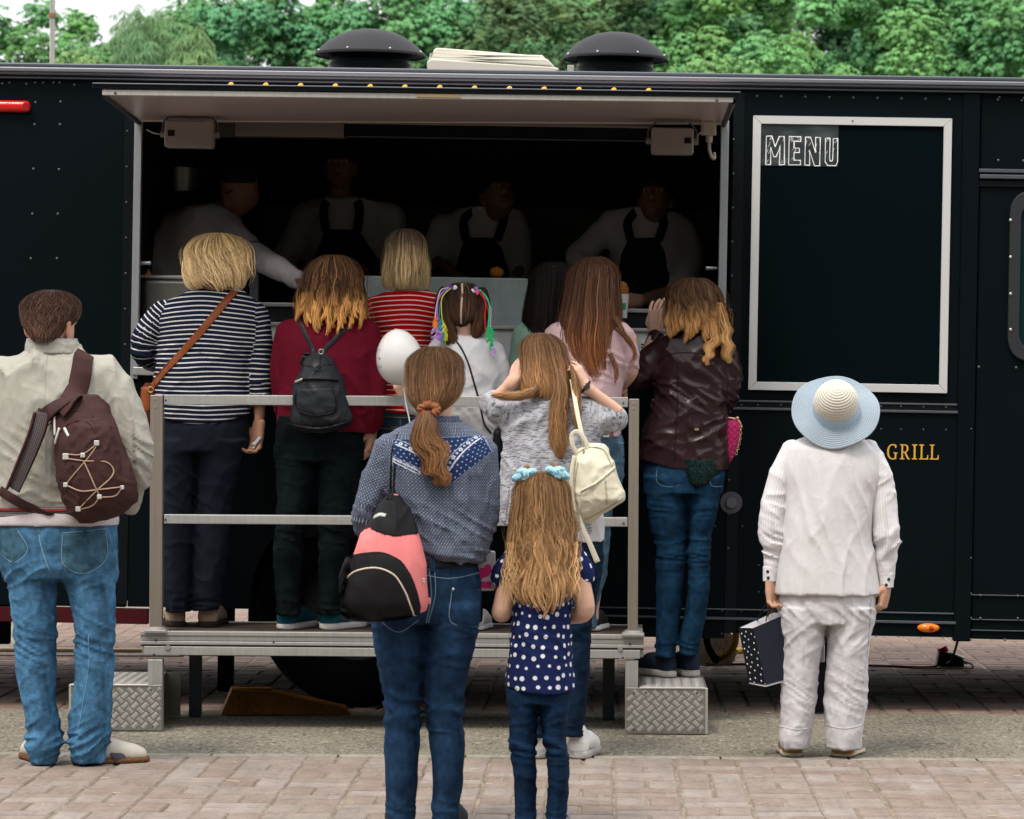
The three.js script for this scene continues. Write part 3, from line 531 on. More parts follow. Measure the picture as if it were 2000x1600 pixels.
// lamps, cap, letters
{ const lamp = (x0, y0, x1, y1, m, name, split) => { const a = tl((x0 + x1) / 2, (y0 + y1) / 2, 0), w = (x1 - x0) / TS() / 2, h = (y1 - y0) / TS() / 2; const l = tp(name, new THREE.SphereGeometry(1, 26, 16).scale(w, h, 0.028).translate(a.x, a.y, a.z), m); const k = tp('lamp_base', new THREE.CylinderGeometry(1, 1, 0.012, 30).rotateX(Math.PI / 2).scale(w * 1.06, h * 1.12, 1).translate(a.x, a.y, a.z + 0.004), M.rubber, l); if (split) tp('reflector', boxG(a.x + w * 0.52, a.y, a.z + 0.021, w * 0.22, h * 0.8, 0.008, 0.003), mat([0.40, 0.008, 0.008], { roughness: 0.3 }), l); return l; };
  tp('marker_lamp', (() => { const a = tl(16, 208, 0); return new RoundedBoxGeometry(90 / TS(), 23 / TS(), 0.05, 5, 0.024).translate(a.x, a.y, a.z + 0.01); })(), M.red);
  tp('reflector', tbox(44, 200, 57, 217, 0.02, 0.037, 0.004), mat([0.33, 0.008, 0.008], { roughness: 0.35, bumpMap: T.leather, bumpScale: 0.002 }));
  const o = lamp(1790, 1216, 1836, 1236, M.orange, 'indicator_lamp'); tp('bulb', new THREE.SphereGeometry(0.012, 12, 8).translate(tl(1818, 1227).x, tl(1818, 1227).y, 0.022), mat([0.35, 0.05, 0.01]), o);
  const c = tl(1428, 982), cap = tp('filler_cap', new THREE.CylinderGeometry(0.048, 0.050, 0.016, 32).rotateX(Math.PI / 2).translate(c.x, c.y, 0.008), mat([0.075, 0.075, 0.085], { roughness: 0.5 }));
  tp('cap_knob', new THREE.CylinderGeometry(0.022, 0.024, 0.016, 26).rotateX(Math.PI / 2).translate(c.x, c.y, 0.022), mat([0.11, 0.11, 0.125], { roughness: 0.45 }), cap);
}
const fontSerif = await new FontLoader().loadAsync('fonts/droid/droid_serif_regular.typeface.json');
{
  const lettering = new THREE.Group(); lettering.name = 'lettering'; truck.add(lettering);
  const put = (ch, px, pyBase, h, sx = 1) => { const g = new TextGeometry(ch, { font: fontSerif, size: h, depth: 0.003, curveSegments: 6 }); g.computeBoundingBox(); const b = g.boundingBox; g.translate(-b.min.x, 0, 0); g.scale(sx, 1, 1); const p = tl(px, pyBase, 0.001); g.translate(p.x, p.y, p.z); tp('letter', g, M.gold, lettering); };
  M.gold = mat([0.66, 0.36, 0.055], { roughness: 0.5 });
  for (const [c, x, s] of [['G', 1732.5, 0.78], ['R', 1757.5, 0.76], ['I', 1781, 0.86], ['L', 1795, 0.80], ['L', 1815.5, 0.80]]) put(c, x, 897 + (x - 1732) * 0.008, 30 / TS() * 0.98, s);
  put('W', 1187, 889, 27 / TS(), 0.82); put('O', 700, 892, 31 / TS(), 0.9);
}
// hatch raised over the window
{
  const D0 = DW - 0.02, zf = 1.12, hl = tl(272, 238, 0.03), hr = tl(1416, 243, 0.03), fl = tl(203, 182, zf), fr = tl(1431, 196, zf);
  const slab = (a, b, c, d, th) => { const g = new THREE.BoxGeometry(1, 1, 1), p = g.attributes.position; for (let i = 0; i < p.count; i++) { const u = p.getX(i) + 0.5, v = p.getZ(i) + 0.5, q = a.clone().lerp(b, u).lerp(c.clone().lerp(d, u), v); p.setXYZ(i, q.x, q.y + (p.getY(i) + 0.5) * th, q.z); } g.computeVertexNormals(); return g; };
  const hatch = tp('hatch', slab(hl, hr, fl, fr, 0.035), M.hatch);
  const e = (a, b, up, th, out) => { const g = new RoundedBoxGeometry(a.distanceTo(b), th, out, 2, 0.004); const d = b.clone().sub(a); g.rotateZ(Math.atan2(d.y, d.x)); const c = a.clone().add(b).multiplyScalar(0.5); return g.translate(c.x, c.y + up, c.z); };
  tp('hatch_edge', e(tl(200, 181, zf), tl(1432, 195, zf), 0, 0.024, 0.03), mat([0.60, 0.58, 0.54], { metalness: 0.3, roughness: 0.45, map: T.alu }), hatch);
  tp('hatch_lip', e(tl(182, 168.5, zf), tl(1446, 186, zf), 0, 0.020, 0.05), M.black2, hatch);
  tp('hatch_lip', e(tl(182, 164, zf), tl(1446, 181.5, zf), 0, 0.006, 0.064), M.trim, hatch);
  tp('hinge_tube', e(tl(274, 234, 0.07), tl(1414, 240, 0.07), 0, 0.018, 0.03), mat([0.42, 0.35, 0.31], { metalness: 0.6, roughness: 0.4 }), hatch);
  for (const [a, b] of [[tl(200, 184, zf), tl(272, 240, 0.03)], [tl(1432, 198, zf), tl(1414, 244, 0.03)]]) tp('hatch_side', tubeG([a, a.clone().lerp(b, 0.5), b], 0.012, 6, 6), M.trim, hatch);
  for (let i = 0; i < 13; i++) { const x = 450 + i * 68, p = tl(x, 167.5 + (x - 450) * 0.0145, zf - 0.15); tp('festoon_bulb', new THREE.SphereGeometry(0.016, 12, 10).scale(0.75, 1.05, 0.75).rotateZ(-0.5).translate(p.x, p.y, p.z), M.yellow, hatch); }
  { const n = tl(857, 187, zf + 0.018); tp('number_plate', boxG(n.x, n.y, n.z, 0.18, 0.014, 0.002, 0.0005), mat([0.33, 0.24, 0.13]), hatch); }
  for (const x of [225, 1400]) { const p = tl(x, 181.5 + (x - 225) * 0.012, zf + 0.017); tp('hatch_screw', new THREE.SphereGeometry(0.006, 8, 6).translate(p.x, p.y, p.z), M.trim, hatch); }
}
// head of the window: panels, strip
tp('inner_panel', tbox(424, 237, 458, 266, -0.30, -0.2, 0.003), mat([0.05, 0.045, 0.045]));
tp('inner_panel', tbox(458, 232, 672, 267, -0.30, -0.2, 0.003), mat([0.17, 0.135, 0.125], { metalness: 0.4, roughness: 0.4 }));
tp('inner_rail', tbox(672, 240, 1270, 246, -0.25, -0.2, 0.002), mat([0.30, 0.25, 0.22], { metalness: 0.7, roughness: 0.35 }));
tp('inner_rail', tbox(672, 270, 1270, 271.5, -0.25, -0.2, 0.0005), M.trim);
tp('inner_panel', tbox(674, 247, 1270, 270, -0.3, -0.22, 0.002), M.black2);
// counter
M.counter = mat([0.70, 0.71, 0.71], { roughness: 0.5, metalness: 0.25, map: T.alu });
tp('counter_front', tbox(275, 640, 1404, 728, -0.12, -0.07, 0.004), M.counter);
tp('counter_shelf', tbox(275, 634, 1404, 641, -0.30, -0.05, 0.004), M.alu);
{ const c = tp('food_guard', tbox(700, 541, 1032, 637, -0.22, -0.19, 0.006), mat([0.46, 0.55, 0.56], { metalness: 0.25, roughness: 0.3, map: T.alu, bumpMap: T.alu, bumpScale: 0.0006 })); c.rotation.x = 0; }
tp('counter_top', tbox(275, 596, 1404, 604, -0.75, -0.30, 0.004), M.steel);
tp('counter_post', tbox(487, 470, 505, 634, -0.62, -0.56, 0.003), mat([0.10, 0.11, 0.12], { metalness: 0.5, roughness: 0.4 }));
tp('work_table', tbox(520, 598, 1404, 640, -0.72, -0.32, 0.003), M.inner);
{ const a = tl(322, 570, -0.35), g = new THREE.LatheGeometry([[0.001, -0.14], [0.10, -0.13], [0.145, -0.09], [0.152, 0], [0.152, 0.058], [0.162, 0.062], [0.162, 0.068], [0.148, 0.068]].map(([x, y]) => new THREE.Vector2(x, y)), 40); tp('steam_table', tbox(274, 541, 378, 632, -0.42, -0.24, 0.03), mat([0.34, 0.32, 0.29], { metalness: 0.85, roughness: 0.35 })); }
tp('steam_table_rim', tbox(272, 538, 382, 544, -0.44, -0.22, 0.004), M.silver);
{ const p = tl(283, 514, -0.05); const l = tp('latch', cylG(V(p.x - 0.02, p.y, p.z), V(p.x + 0.018, p.y, p.z), 0.010, 0.008), M.silver); tp('latch_knob', new THREE.SphereGeometry(0.010, 12, 8).translate(p.x + 0.02, p.y, p.z), M.silver, l); const q = tl(1388, 524, -0.05); tp('latch', cylG(V(q.x - 0.02, q.y, q.z), V(q.x + 0.03, q.y, q.z), 0.010, 0.008), M.steel); }
tp('shelf', tbox(275, 376, 470, 381, -1.9, -1.4, 0.002), M.inner);
tp('steel_pot', (() => { const p = tl(350, 352, -1.6); return new THREE.CylinderGeometry(0.10, 0.10, 0.12, 30).translate(p.x, p.y, p.z); })(), M.steel);
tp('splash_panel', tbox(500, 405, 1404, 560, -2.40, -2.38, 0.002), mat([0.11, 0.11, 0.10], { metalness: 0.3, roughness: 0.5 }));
{ // notice on the counter
  const p = tbox(1250, 664, 1268, 696, -0.07, -0.067, 0.0005), n = tp('notice', p, mat([0.66, 0.66, 0.64]));
  for (let i = 0; i < 4; i++) tp('notice_line', tbox(1252, 672 + i * 5.5, 1266, 675 + i * 5.5, -0.068, -0.0662, 0), mat([0.02, 0.02, 0.02]), n);
}
// wheels and what hangs below
{
  const wheel = (px, py, dz) => { const c = tl(px, py, dz), g = new THREE.LatheGeometry([[0.24, -0.10], [0.40, -0.12], [0.445, -0.10], [0.455, -0.06], [0.452, -0.03], [0.445, -0.025], [0.452, -0.02], [0.455, 0.02], [0.445, 0.025], [0.455, 0.03], [0.455, 0.06], [0.445, 0.10], [0.40, 0.12], [0.385, 0.108], [0.37, 0.12], [0.30, 0.125], [0.24, 0.10]].map(([x, y]) => new THREE.Vector2(x, y)), 56); g.rotateX(Math.PI / 2); g.translate(c.x, c.y, c.z); const w = new THREE.Group(); w.name = 'wheel'; truck.add(w); tp('tyre', g, M.rubber, w); const r = new THREE.LatheGeometry([[0.001, 0.05], [0.07, 0.06], [0.10, 0.0], [0.22, 0.02], [0.245, 0.10]].map(([x, y]) => new THREE.Vector2(x, y)), 40); r.rotateX(Math.PI / 2); r.translate(c.x, c.y, c.z); tp('rim', r, mat([0.06, 0.06, 0.065], { metalness: 0.6, roughness: 0.5 }), w); };
  wheel(700, 1182, -0.22); wheel(700, 1182, -2.1);
  const flap = tp('mud_flap', tbox(-160, 1090, 22, 1258, -0.34, -0.31, 0.012), M.rubber);
  tp('mud_guard', tbox(484, 1150, 530, 1235, -0.36, -0.30, 0.01), M.rubber);
  tp('support_leg', tbox(425, 1180, 455, 1352, -0.75, -0.68, 0.004), M.rubber); tp('support_leg', tbox(502, 1150, 522, 1235, -0.6, -0.55, 0.004), M.trimDark);
  tp('support_leg', tbox(1590, 1215, 1616, 1404, -0.12, -0.06, 0.006), M.rubber); tp('leg_foot', tbox(1578, 1395, 1624, 1408, -0.16, 0.0, 0.004), M.trimDark);
}
// roof vents and cooling unit
{
  const vent = (px, pyRim, w, h) => {
    const dz = -0.85, c = tl(px, pyRim, dz), R = w / 2 / TS(dz), H = h / TS(dz); const v = new THREE.Group(); v.name = 'roof_vent'; truck.add(v);
    const prof = []; for (let i = 0; i <= 14; i++) { const t = i / 14 * Math.PI / 2; prof.push(new THREE.Vector2(Math.max(0.001, R * Math.sin(t)), H * (1 - Math.pow(Math.sin(t), 2.4)))); } prof.push(new THREE.Vector2(R * 1.004, -0.012), new THREE.Vector2(R * 0.985, -0.012), new THREE.Vector2(R * 0.96, 0.01), new THREE.Vector2(0.01, H * 0.8));
    tp('dome', new THREE.LatheGeometry(prof, 56).translate(c.x, c.y, c.z), mat([0.028, 0.029, 0.033], { roughness: 0.6, bumpMap: T.speck, bumpScale: 0.0008 }), v);
    const ribs = [[R * 0.74, -0.10], [R * 0.74, -0.062], [R * 0.755, -0.058], [R * 0.755, -0.05], [R * 0.72, -0.045], [R * 0.70, 0.02]].map(([x, y]) => new THREE.Vector2(x, y)); tp('collar', new THREE.LatheGeometry(ribs, 44).translate(c.x, c.y, c.z), M.black2, v);
    for (const q of [0.80, 0.87, 0.93]) tp('guard_ring', new THREE.TorusGeometry(R * q, 0.004, 6, 48).rotateX(Math.PI / 2).translate(c.x, c.y - 0.004 + (0.95 - q) * 0.06, c.z), M.trimDark, v);
    for (let i = 0; i < 8; i++) { const a = i / 8 * 6.283 + 0.35; tp('bolt', new THREE.SphereGeometry(0.006, 8, 6).translate(c.x + Math.cos(a) * R * 0.985, c.y + 0.006, c.z + Math.sin(a) * R * 0.985), M.silver, v); }
  };
  vent(723, 106, 217, 49); vent(1202, 113, 205, 50);
  const dz = -0.6, s = TS(dz), m = mat([0.66, 0.63, 0.55], { roughness: 0.5 }); const u = new THREE.Group(); u.name = 'cooling_unit'; truck.add(u);
  const wedge = (x0, x1, yTopL, yTopR, yb, d0, d1) => { const a = tl(x0, yTopL, d1), b = tl(x1, yTopR, d1), c = tl((x0 + x1) / 2, yb, d1), sh = new THREE.Shape(); sh.moveTo(a.x, c.y); sh.lineTo(b.x, c.y); sh.lineTo(b.x + 0.03, b.y - 0.006); sh.quadraticCurveTo(b.x + 0.02, b.y, b.x, b.y); sh.lineTo(a.x + 0.02, a.y); sh.quadraticCurveTo(a.x - 0.006, a.y, a.x - 0.004, a.y - 0.02); return new THREE.ExtrudeGeometry(sh, { depth: d1 - d0, bevelEnabled: true, bevelSize: 0.006, bevelThickness: 0.006, bevelSegments: 2 }).translate(0, 0, a.z - (d1 - d0)); };
  tp('cover', wedge(850, 1046, 96, 111, 145, -0.9, -0.55), m, u); tp('cover_ridge', wedge(846, 1058, 104, 119, 108.5, -0.92, -0.535), m, u); tp('cover_ridge', wedge(840, 1068, 111, 126, 116, -0.94, -0.52), m, u); tp('cover_base', wedge(838, 1076, 118, 133, 146, -0.95, -0.51), mat([0.58, 0.55, 0.48], { roughness: 0.5 }), u);
  tp('side_grille', tbox(838, 104, 850, 146, -0.9, -0.53, 0.004), mat([0.30, 0.29, 0.26]), u);
  tp('roof_box', tbox(1108, 127, 1121, 140, -0.5, -0.45, 0.003), M.white);
}
// things hanging from the hatch and standing on the wall (each a thing of its own)
function onTruck(name, label, category, px, py, dz, group) { const p = at(px, py, DW - dz), g = thing(name, label, category, p, group); g.rotation.z = -TILT; return g; }
const loc = (px, py, dz, px0, py0, dz0) => tl(px, py, dz).sub(tl(px0, py0, dz0));
{
  const speaker = (label, x0, x1, y0, y1, hx, kx) => {
    const cx = (x0 + x1) / 2, cy = (y0 + y1) / 2, dz = 0.32, s = TS(dz), o = onTruck('loudspeaker', label, 'loudspeaker', cx, cy, dz, 'loudspeakers under the hatch'), w = (x1 - x0) / s, h = (y1 - y0) / s;
    const q = (n, g, m, par = o) => part(n, g, m, par, false);
    q('cabinet', boxG(0, 0, -0.05, w, h, 0.10, 0.012), mat([0.25, 0.225, 0.21], { roughness: 0.5 })); q('grille', boxG(0, 0, 0.002, w * 0.95, h * 0.92, 0.006, 0.003), mat([0.21, 0.18, 0.165], { roughness: 0.7, bumpMap: T.leather, bumpScale: 0.001 }));
    q('badge', boxG(hx * w, 0.002, 0.006, 0.030, 0.026, 0.004, 0.001), mat([0.006, 0.006, 0.007])); 
    for (const sx of [-1, 1]) q('knob', cylG(V(sx * w / 2, 0, -0.05), V(sx * (w / 2 + 0.022), 0, -0.05), 0.014), mat([0.25, 0.23, 0.21], { metalness: 0.5 }));
    for (const sx of [-1, 1]) q('bracket', tubeG([V(sx * (w / 2 + 0.01), 0, -0.05), V(sx * (w / 2 + 0.012), h * 0.4, -0.05), V(sx * (w / 2 - 0.02), h * 0.72, -0.05)], 0.005, 8, 6), mat([0.08, 0.075, 0.07]));
    return [o, q, w, h];
  };
  const [o1, q1, w1] = speaker('grey box loudspeaker under the left end of the raised hatch, white cable at its side', 320, 416, 235, 288, -0.35, 0);
  q1('cable', tubeG([V(-w1 / 2 - 0.015, 0, -0.05), V(-w1 / 2 - 0.05, 0.004, -0.05), V(-w1 / 2 - 0.085, 0.02, -0.06)], 0.003, 10, 6), M.white);
  const [o2, q2, w2] = speaker('grey box loudspeaker under the right end of the raised hatch, beside the junction box', 1272, 1355, 249, 301, 0.36, 0);
  q2('cable', tubeG([V(w2 / 2 + 0.015, 0, -0.05), V(w2 / 2 + 0.02, 0.03, -0.05), V(w2 / 2 + 0.035, 0.045, -0.05)], 0.003, 10, 6), M.white);
  const j = onTruck('junction_box', 'beige electrical junction box with a grey conduit hanging at the right hatch corner', 'junction box', 1384, 240, 0.2), qj = (n, g, m) => part(n, g, m, j, false), beige = mat([0.34, 0.30, 0.25], { roughness: 0.5 });
  qj('box', boxG(0, 0, 0, 0.068, 0.11, 0.05, 0.006), beige); qj('lid', boxG(0, -0.02, 0.027, 0.05, 0.045, 0.008, 0.003), beige); qj('gland', cylG(V(0.004, -0.055, 0), V(0.004, -0.085, 0), 0.016, 0.014), beige);
  qj('conduit', tubeG([V(0.004, -0.085, 0), V(0.006, -0.12, 0), V(0.018, -0.15, 0), V(0.028, -0.155, -0.01), V(0.028, -0.13, -0.03)], 0.0075, 20, 8), mat([0.30, 0.27, 0.24]));
}
{ // menu board
  const o = onTruck('menu_board', 'tall black menu board in a silver frame, MENU chalked at top left', 'menu board', 1660, 497, 0.004), c0 = [1660, 497, 0.004], s = TS(0.02), q = (n, g, m, par = o) => part(n, g, m, par, false);
  const w = 386 / s, h = 534 / s, t = 15 / s, L = -w / 2, Tp = h / 2;
  const bar = (len, m) => { const sh = new THREE.Shape(); sh.moveTo(-len / 2, t / 2); sh.lineTo(len / 2, t / 2); sh.lineTo(len / 2 - t - 0.0012, -t / 2); sh.lineTo(-len / 2 + t + 0.0012, -t / 2); return new THREE.ExtrudeGeometry(sh, { depth: 0.016, bevelEnabled: true, bevelSize: 0.0012, bevelThickness: 0.002, bevelSegments: 2 }); };
  const mf = mat([0.66, 0.66, 0.66], { metalness: 0.35, roughness: 0.4 });
  q('frame_bar', bar(w - 0.003).translate(0, h / 2 - t / 2, 0), mf); q('frame_bar', bar(w - 0.003).rotateZ(Math.PI).translate(0, -h / 2 + t / 2, 0), mf); q('frame_bar', bar(h - 0.003).rotateZ(Math.PI / 2).translate(-w / 2 + t / 2, 0, 0), mf); q('frame_bar', bar(h - 0.003).rotateZ(-Math.PI / 2).translate(w / 2 - t / 2, 0, 0), mf);
  q('board', boxG(0, 0, 0.002, w - t, h - t, 0.006, 0.001), mat([0.0010, 0.0042, 0.0056], { cls: 'P', roughness: 0.75, specularIntensity: 0.06 }));
  q('frame_screw', new THREE.SphereGeometry(0.004, 8, 6).translate(0, h / 2 - t / 2, 0.019), M.trim);
  const cw = 640, ch = 340, cv = document.createElement('canvas'); cv.width = cw; cv.height = ch; const x = cv.getContext('2d'); x.fillStyle = '#262b2f'; x.fillRect(0, 0, cw, ch); reseed(44);
  for (let i = 0; i < 70; i++) { const gx = rr(0, cw), gy = Math.pow(rnd(), 1.6) * ch, rad = rr(30, 130), g = x.createRadialGradient(gx, gy, 2, gx, gy, rad), a = rr(0.04, 0.17); g.addColorStop(0, `rgba(120,128,134,${a})`); g.addColorStop(1, 'rgba(120,128,134,0)'); x.fillStyle = g; x.save(); x.translate(gx, gy); x.scale(1.8, 0.5); x.translate(-gx, -gy); x.fillRect(gx - 150, gy - 150, 300, 300); x.restore(); }
  x.strokeStyle = '#f2f2ee'; x.lineJoin = 'round'; x.lineCap = 'round';
  const letters = [ // outlines of block capitals, [x, y] in the sheet's own pixels
    [[70, 105], [112, 103], [140, 190], [168, 103], [214, 106], [216, 330], [176, 331], [178, 190], [150, 268], [128, 268], [104, 192], [106, 330], [68, 331]],
    [[250, 104], [342, 106], [341, 142], [290, 142], [290, 196], [334, 197], [333, 230], [290, 231], [290, 292], [344, 293], [343, 330], [248, 331]],
    [[378, 108], [420, 106], [460, 226], [458, 108], [498, 110], [496, 334], [456, 334], [414, 218], [416, 332], [376, 332]],
    [[536, 112], [576, 112], [574, 270], [580, 296], [594, 296], [600, 270], [598, 114], [636, 114], [636, 300], [622, 330], [558, 330], [538, 300]]];
  for (const l of letters) {
    for (let rep = 0; rep < 3; rep++) { x.lineWidth = rep === 0 ? 5 : 2.6; x.beginPath(); l.forEach(([a, b], i) => { const q = [a + rr(-3, 3) * (rep ? 1.6 : 0.7), b + rr(-3, 3) * (rep ? 1.6 : 0.7)]; i ? x.lineTo(...q) : x.moveTo(...q); }); x.closePath(); x.stroke(); }
    x.save(); x.beginPath(); l.forEach(([a, b], i) => (i ? x.lineTo(a, b) : x.moveTo(a, b))); x.closePath(); x.clip(); x.lineWidth = 2.6; const mx = l.reduce((s, p) => s + p[0], 0) / l.length;
    for (let i = 0; i < 26; i++) { const px = mx + rr(-80, 80), py = i < 15 ? rr(100, 150) : rr(150, 330); x.beginPath(); x.moveTo(px, py); x.lineTo(px + rr(6, 16), py - rr(12, 40)); x.stroke(); } x.restore();
  }
  const t2 = new THREE.CanvasTexture(cv); t2.colorSpace = THREE.SRGBColorSpace; const pg = new THREE.PlaneGeometry(157 / s, 83 / s), pc = loc(1558.5, 283, 0.012, ...c0); pg.translate(pc.x, pc.y, 0.0085); q('chalk_sheet', pg, mat([1, 1, 1], { map: t2, roughness: 0.6 }));
}
// ------------------------------------------------------------------ people: shared builders
const skinTones = { fair: [0.60, 0.365, 0.27], mid: [0.50, 0.29, 0.20], tan: [0.36, 0.19, 0.125], deep: [0.20, 0.105, 0.07] };
const MS = {}; for (const k in skinTones) MS[k] = mat(skinTones[k], { cls: 'P', roughness: 0.55, vertexColors: true, bumpMap: T.leather, bumpScale: 0.0004 });
class Fig {                                          // works in the pixels of the photograph on a plane D metres ahead
  constructor(D) { this.D = D; this.s = F / D; }
  X(px, py, dz = 0) { return at(px, py, this.D - dz / this.s); }           // dz in pixels, towards the camera
  arr(px, py, dz = 0) { const p = this.X(px, py, dz); return [p.x, p.y, p.z]; }
  loft(rows, k = 8) {                                // [y, xl, xr, halfDepth, zc] pixels
    return loftPrim(rows.map(([y, xl, xr, b, zc = 0]) => { const p = this.X((xl + xr) / 2, y, zc); return [p.y, p.x, p.z, Math.max(0.002, (xr - xl) / 2 / this.s), Math.max(0.002, (b ?? (xr - xl) * 0.32) / this.s)]; }), k / this.s);
  }
  chain(pts, k = 8, fz = 1, sub = 4) { return chainPrim(pts.map(([x, y, z, r]) => [...this.arr(x, y, z), r / this.s]), k / this.s, fz, sub); }
  xy(px, py) { const p = this.X(px, py, 0); return [p.x, p.y]; }
  path(list) { return list.map(([x, y]) => this.xy(x, y)); }
}
const qEuler = (yaw, pitch = 0, roll = 0) => new THREE.Quaternion().setFromEuler(new THREE.Euler(pitch, yaw, roll, 'YXZ'));
// a head 0.225 m tall at scale 1, facing -z when yaw = 0; returns prims and colouring
function headField(c, sc, q, o = {}) {
  const P = (x, y, z) => { const v = V(x, y, z).multiplyScalar(sc).applyQuaternion(q); return [c.x + v.x, c.y + v.y, c.z + v.z]; };
  const E = (p, r, k = 0.012) => ellPrim(P(...p), r.map((v) => v * sc), q, k * sc), C = (pts, k = 0.012) => chainPrim(pts.map(([x, y, z, r]) => [...P(x, y, z), r * sc]), k * sc, 1, 1);
  const prims = [E([0, 0.022, 0.012], [0.074, 0.092, 0.092]), E([0, -0.03, -0.022], [0.060, 0.078, 0.066], 0.03), E([0, -0.088, -0.058], [0.026, 0.018, 0.022], 0.02), C([[0, 0.012, -0.084, 0.008], [0, -0.026, -0.100, 0.011], [0, -0.030, -0.094, 0.012]], 0.012),
    C([[-0.042, 0.022, -0.074, 0.011], [0, 0.020, -0.084, 0.009], [0.042, 0.022, -0.074, 0.011]], 0.012), C([[-0.018, -0.056, -0.079, 0.006], [0, -0.054, -0.084, 0.007], [0.018, -0.056, -0.079, 0.006]], 0.004), C([[-0.014, -0.064, -0.078, 0.006], [0, -0.065, -0.082, 0.007], [0.014, -0.064, -0.078, 0.006]], 0.004),
    E([-0.031, 0.004, -0.070], [0.014, 0.011, 0.012], 0.003), E([0.031, 0.004, -0.070], [0.014, 0.011, 0.012], 0.003)];
  for (const s of [-1, 1]) { const e = q.clone().multiply(qEuler(s * 0.45, 0, s * -0.12)); prims.push(ellPrim(P(s * 0.079, -0.004, 0.014), [0.008 * sc, 0.032 * sc, 0.019 * sc], e, 0.008 * sc), ellPrim(P(s * 0.080, 0.016, 0.018), [0.009 * sc, 0.014 * sc, 0.017 * sc], e, 0.006 * sc)); }
  const subs = []; for (const s of [-1, 1]) subs.push(ellPrim(P(s * 0.088, -0.004, 0.012), [0.007 * sc, 0.019 * sc, 0.010 * sc], q.clone().multiply(qEuler(s * 0.45)), 0.004 * sc));
  const inv = q.clone().invert(), v = V(0, 0, 0);
  const color = (x, y, z) => { v.set(x - c.x, y - c.y, z - c.z).applyQuaternion(inv).divideScalar(sc); if (v.z < -0.06) { const ex = Math.abs(Math.abs(v.x) - 0.031); if (Math.hypot(ex, (v.y - 0.004) * 1.5) < 0.0115 && v.z < -0.076) return ex < 0.0055 ? [0.05, 0.05, 0.06] : [1.3, 1.9, 2.3]; if (Math.abs(v.x) < 0.024 && v.y < -0.049 && v.y > -0.072) return [0.85, 0.5, 0.5]; if (Math.abs(Math.abs(v.x) - 0.031) < 0.02 && v.y > 0.022 && v.y < 0.030) return [0.35, 0.3, 0.3]; } return Math.abs(v.x) > 0.075 && v.y < 0.04 ? [1.05, 0.86, 0.82] : [1, 1, 1]; };
  return { prims, subs, color, P };
}
// a hand: wrist point, f = towards the fingertips, n = out of the back of the hand, thumb on the side f x n * side
function handPrims(w, f, n, side, curl, sc = 1, spread = 1, thumb = [0.5, 0.3]) {
  f = f.clone().normalize(); n = n.clone().addScaledVector(f, -n.dot(f)).normalize(); const t = f.clone().cross(n).multiplyScalar(side).normalize();
  const A = (a, b, c, o = w) => o.clone().addScaledVector(f, a * sc).addScaledVector(t, b * sc).addScaledVector(n, c * sc), L = (p, r) => [p.x, p.y, p.z, r * sc], out = [];
  const k0 = 0.010 * sc;
  for (const b of [-0.026, -0.009, 0.009, 0.025]) out.push(chainPrim([L(A(-0.012, b * 0.55, 0), 0.017), L(A(0.045, b * 0.9, 0.001), 0.0155), L(A(0.086, b * 1.05, 0), 0.0125)], k0, 1, 1));
  const len = [0.062, 0.078, 0.084, 0.072], base = [-0.033, -0.011, 0.011, 0.032], r = [0.0078, 0.0088, 0.0092, 0.0088];
  for (let i = 0; i < 4; i++) {
    let p = A(0.086, base[i], 0), a = 0; const pts = [L(p, r[i] * 1.12)], c = Array.isArray(curl) ? curl[i] : curl, dirT = base[i] * 5.5 * spread;
    for (const [s, frac] of [[0.45, 0.42], [0.30, 0.36], [0.25, 0.22]]) { a += c * frac * 2.4; const d = f.clone().multiplyScalar(Math.cos(a)).addScaledVector(n, -Math.sin(a)).addScaledVector(t, dirT * Math.cos(a)).normalize(); p = p.clone().addScaledVector(d, len[i] * s * sc); pts.push(L(p, r[i] * (1 - 0.10 * pts.length))); }
    out.push(chainPrim(pts, 0.003 * sc, 1, 1));
  }
  const [tc, to] = thumb; let p = A(0.022, 0.030, -0.006), q = A(0.052, 0.046 + 0.016 * to, -0.012 - 0.022 * tc), u = A(0.078, 0.050 + 0.024 * to - 0.018 * tc, -0.018 - 0.036 * tc), e = A(0.100, 0.048 + 0.026 * to - 0.034 * tc, -0.020 - 0.040 * tc);
  out.push(chainPrim([L(p, 0.0155), L(q, 0.0125), L(u, 0.0105), L(e, 0.0082)], 0.006 * sc, 1, 1));
  return out;
}
const whiteVC = (g, fn) => { const n = g.attributes.position.count, c = new Float32Array(n * 3).fill(1); if (fn) for (let i = 0; i < n; i++) { const q = fn(g.attributes.position.getX(i), g.attributes.position.getY(i), g.attributes.position.getZ(i)); c.set(q, i * 3); } g.setAttribute('color', new THREE.BufferAttribute(c, 3)); return g; };
const mergeC = (list) => mergeGeometries(list.map((g) => g.index ? g.toNonIndexed() : g));
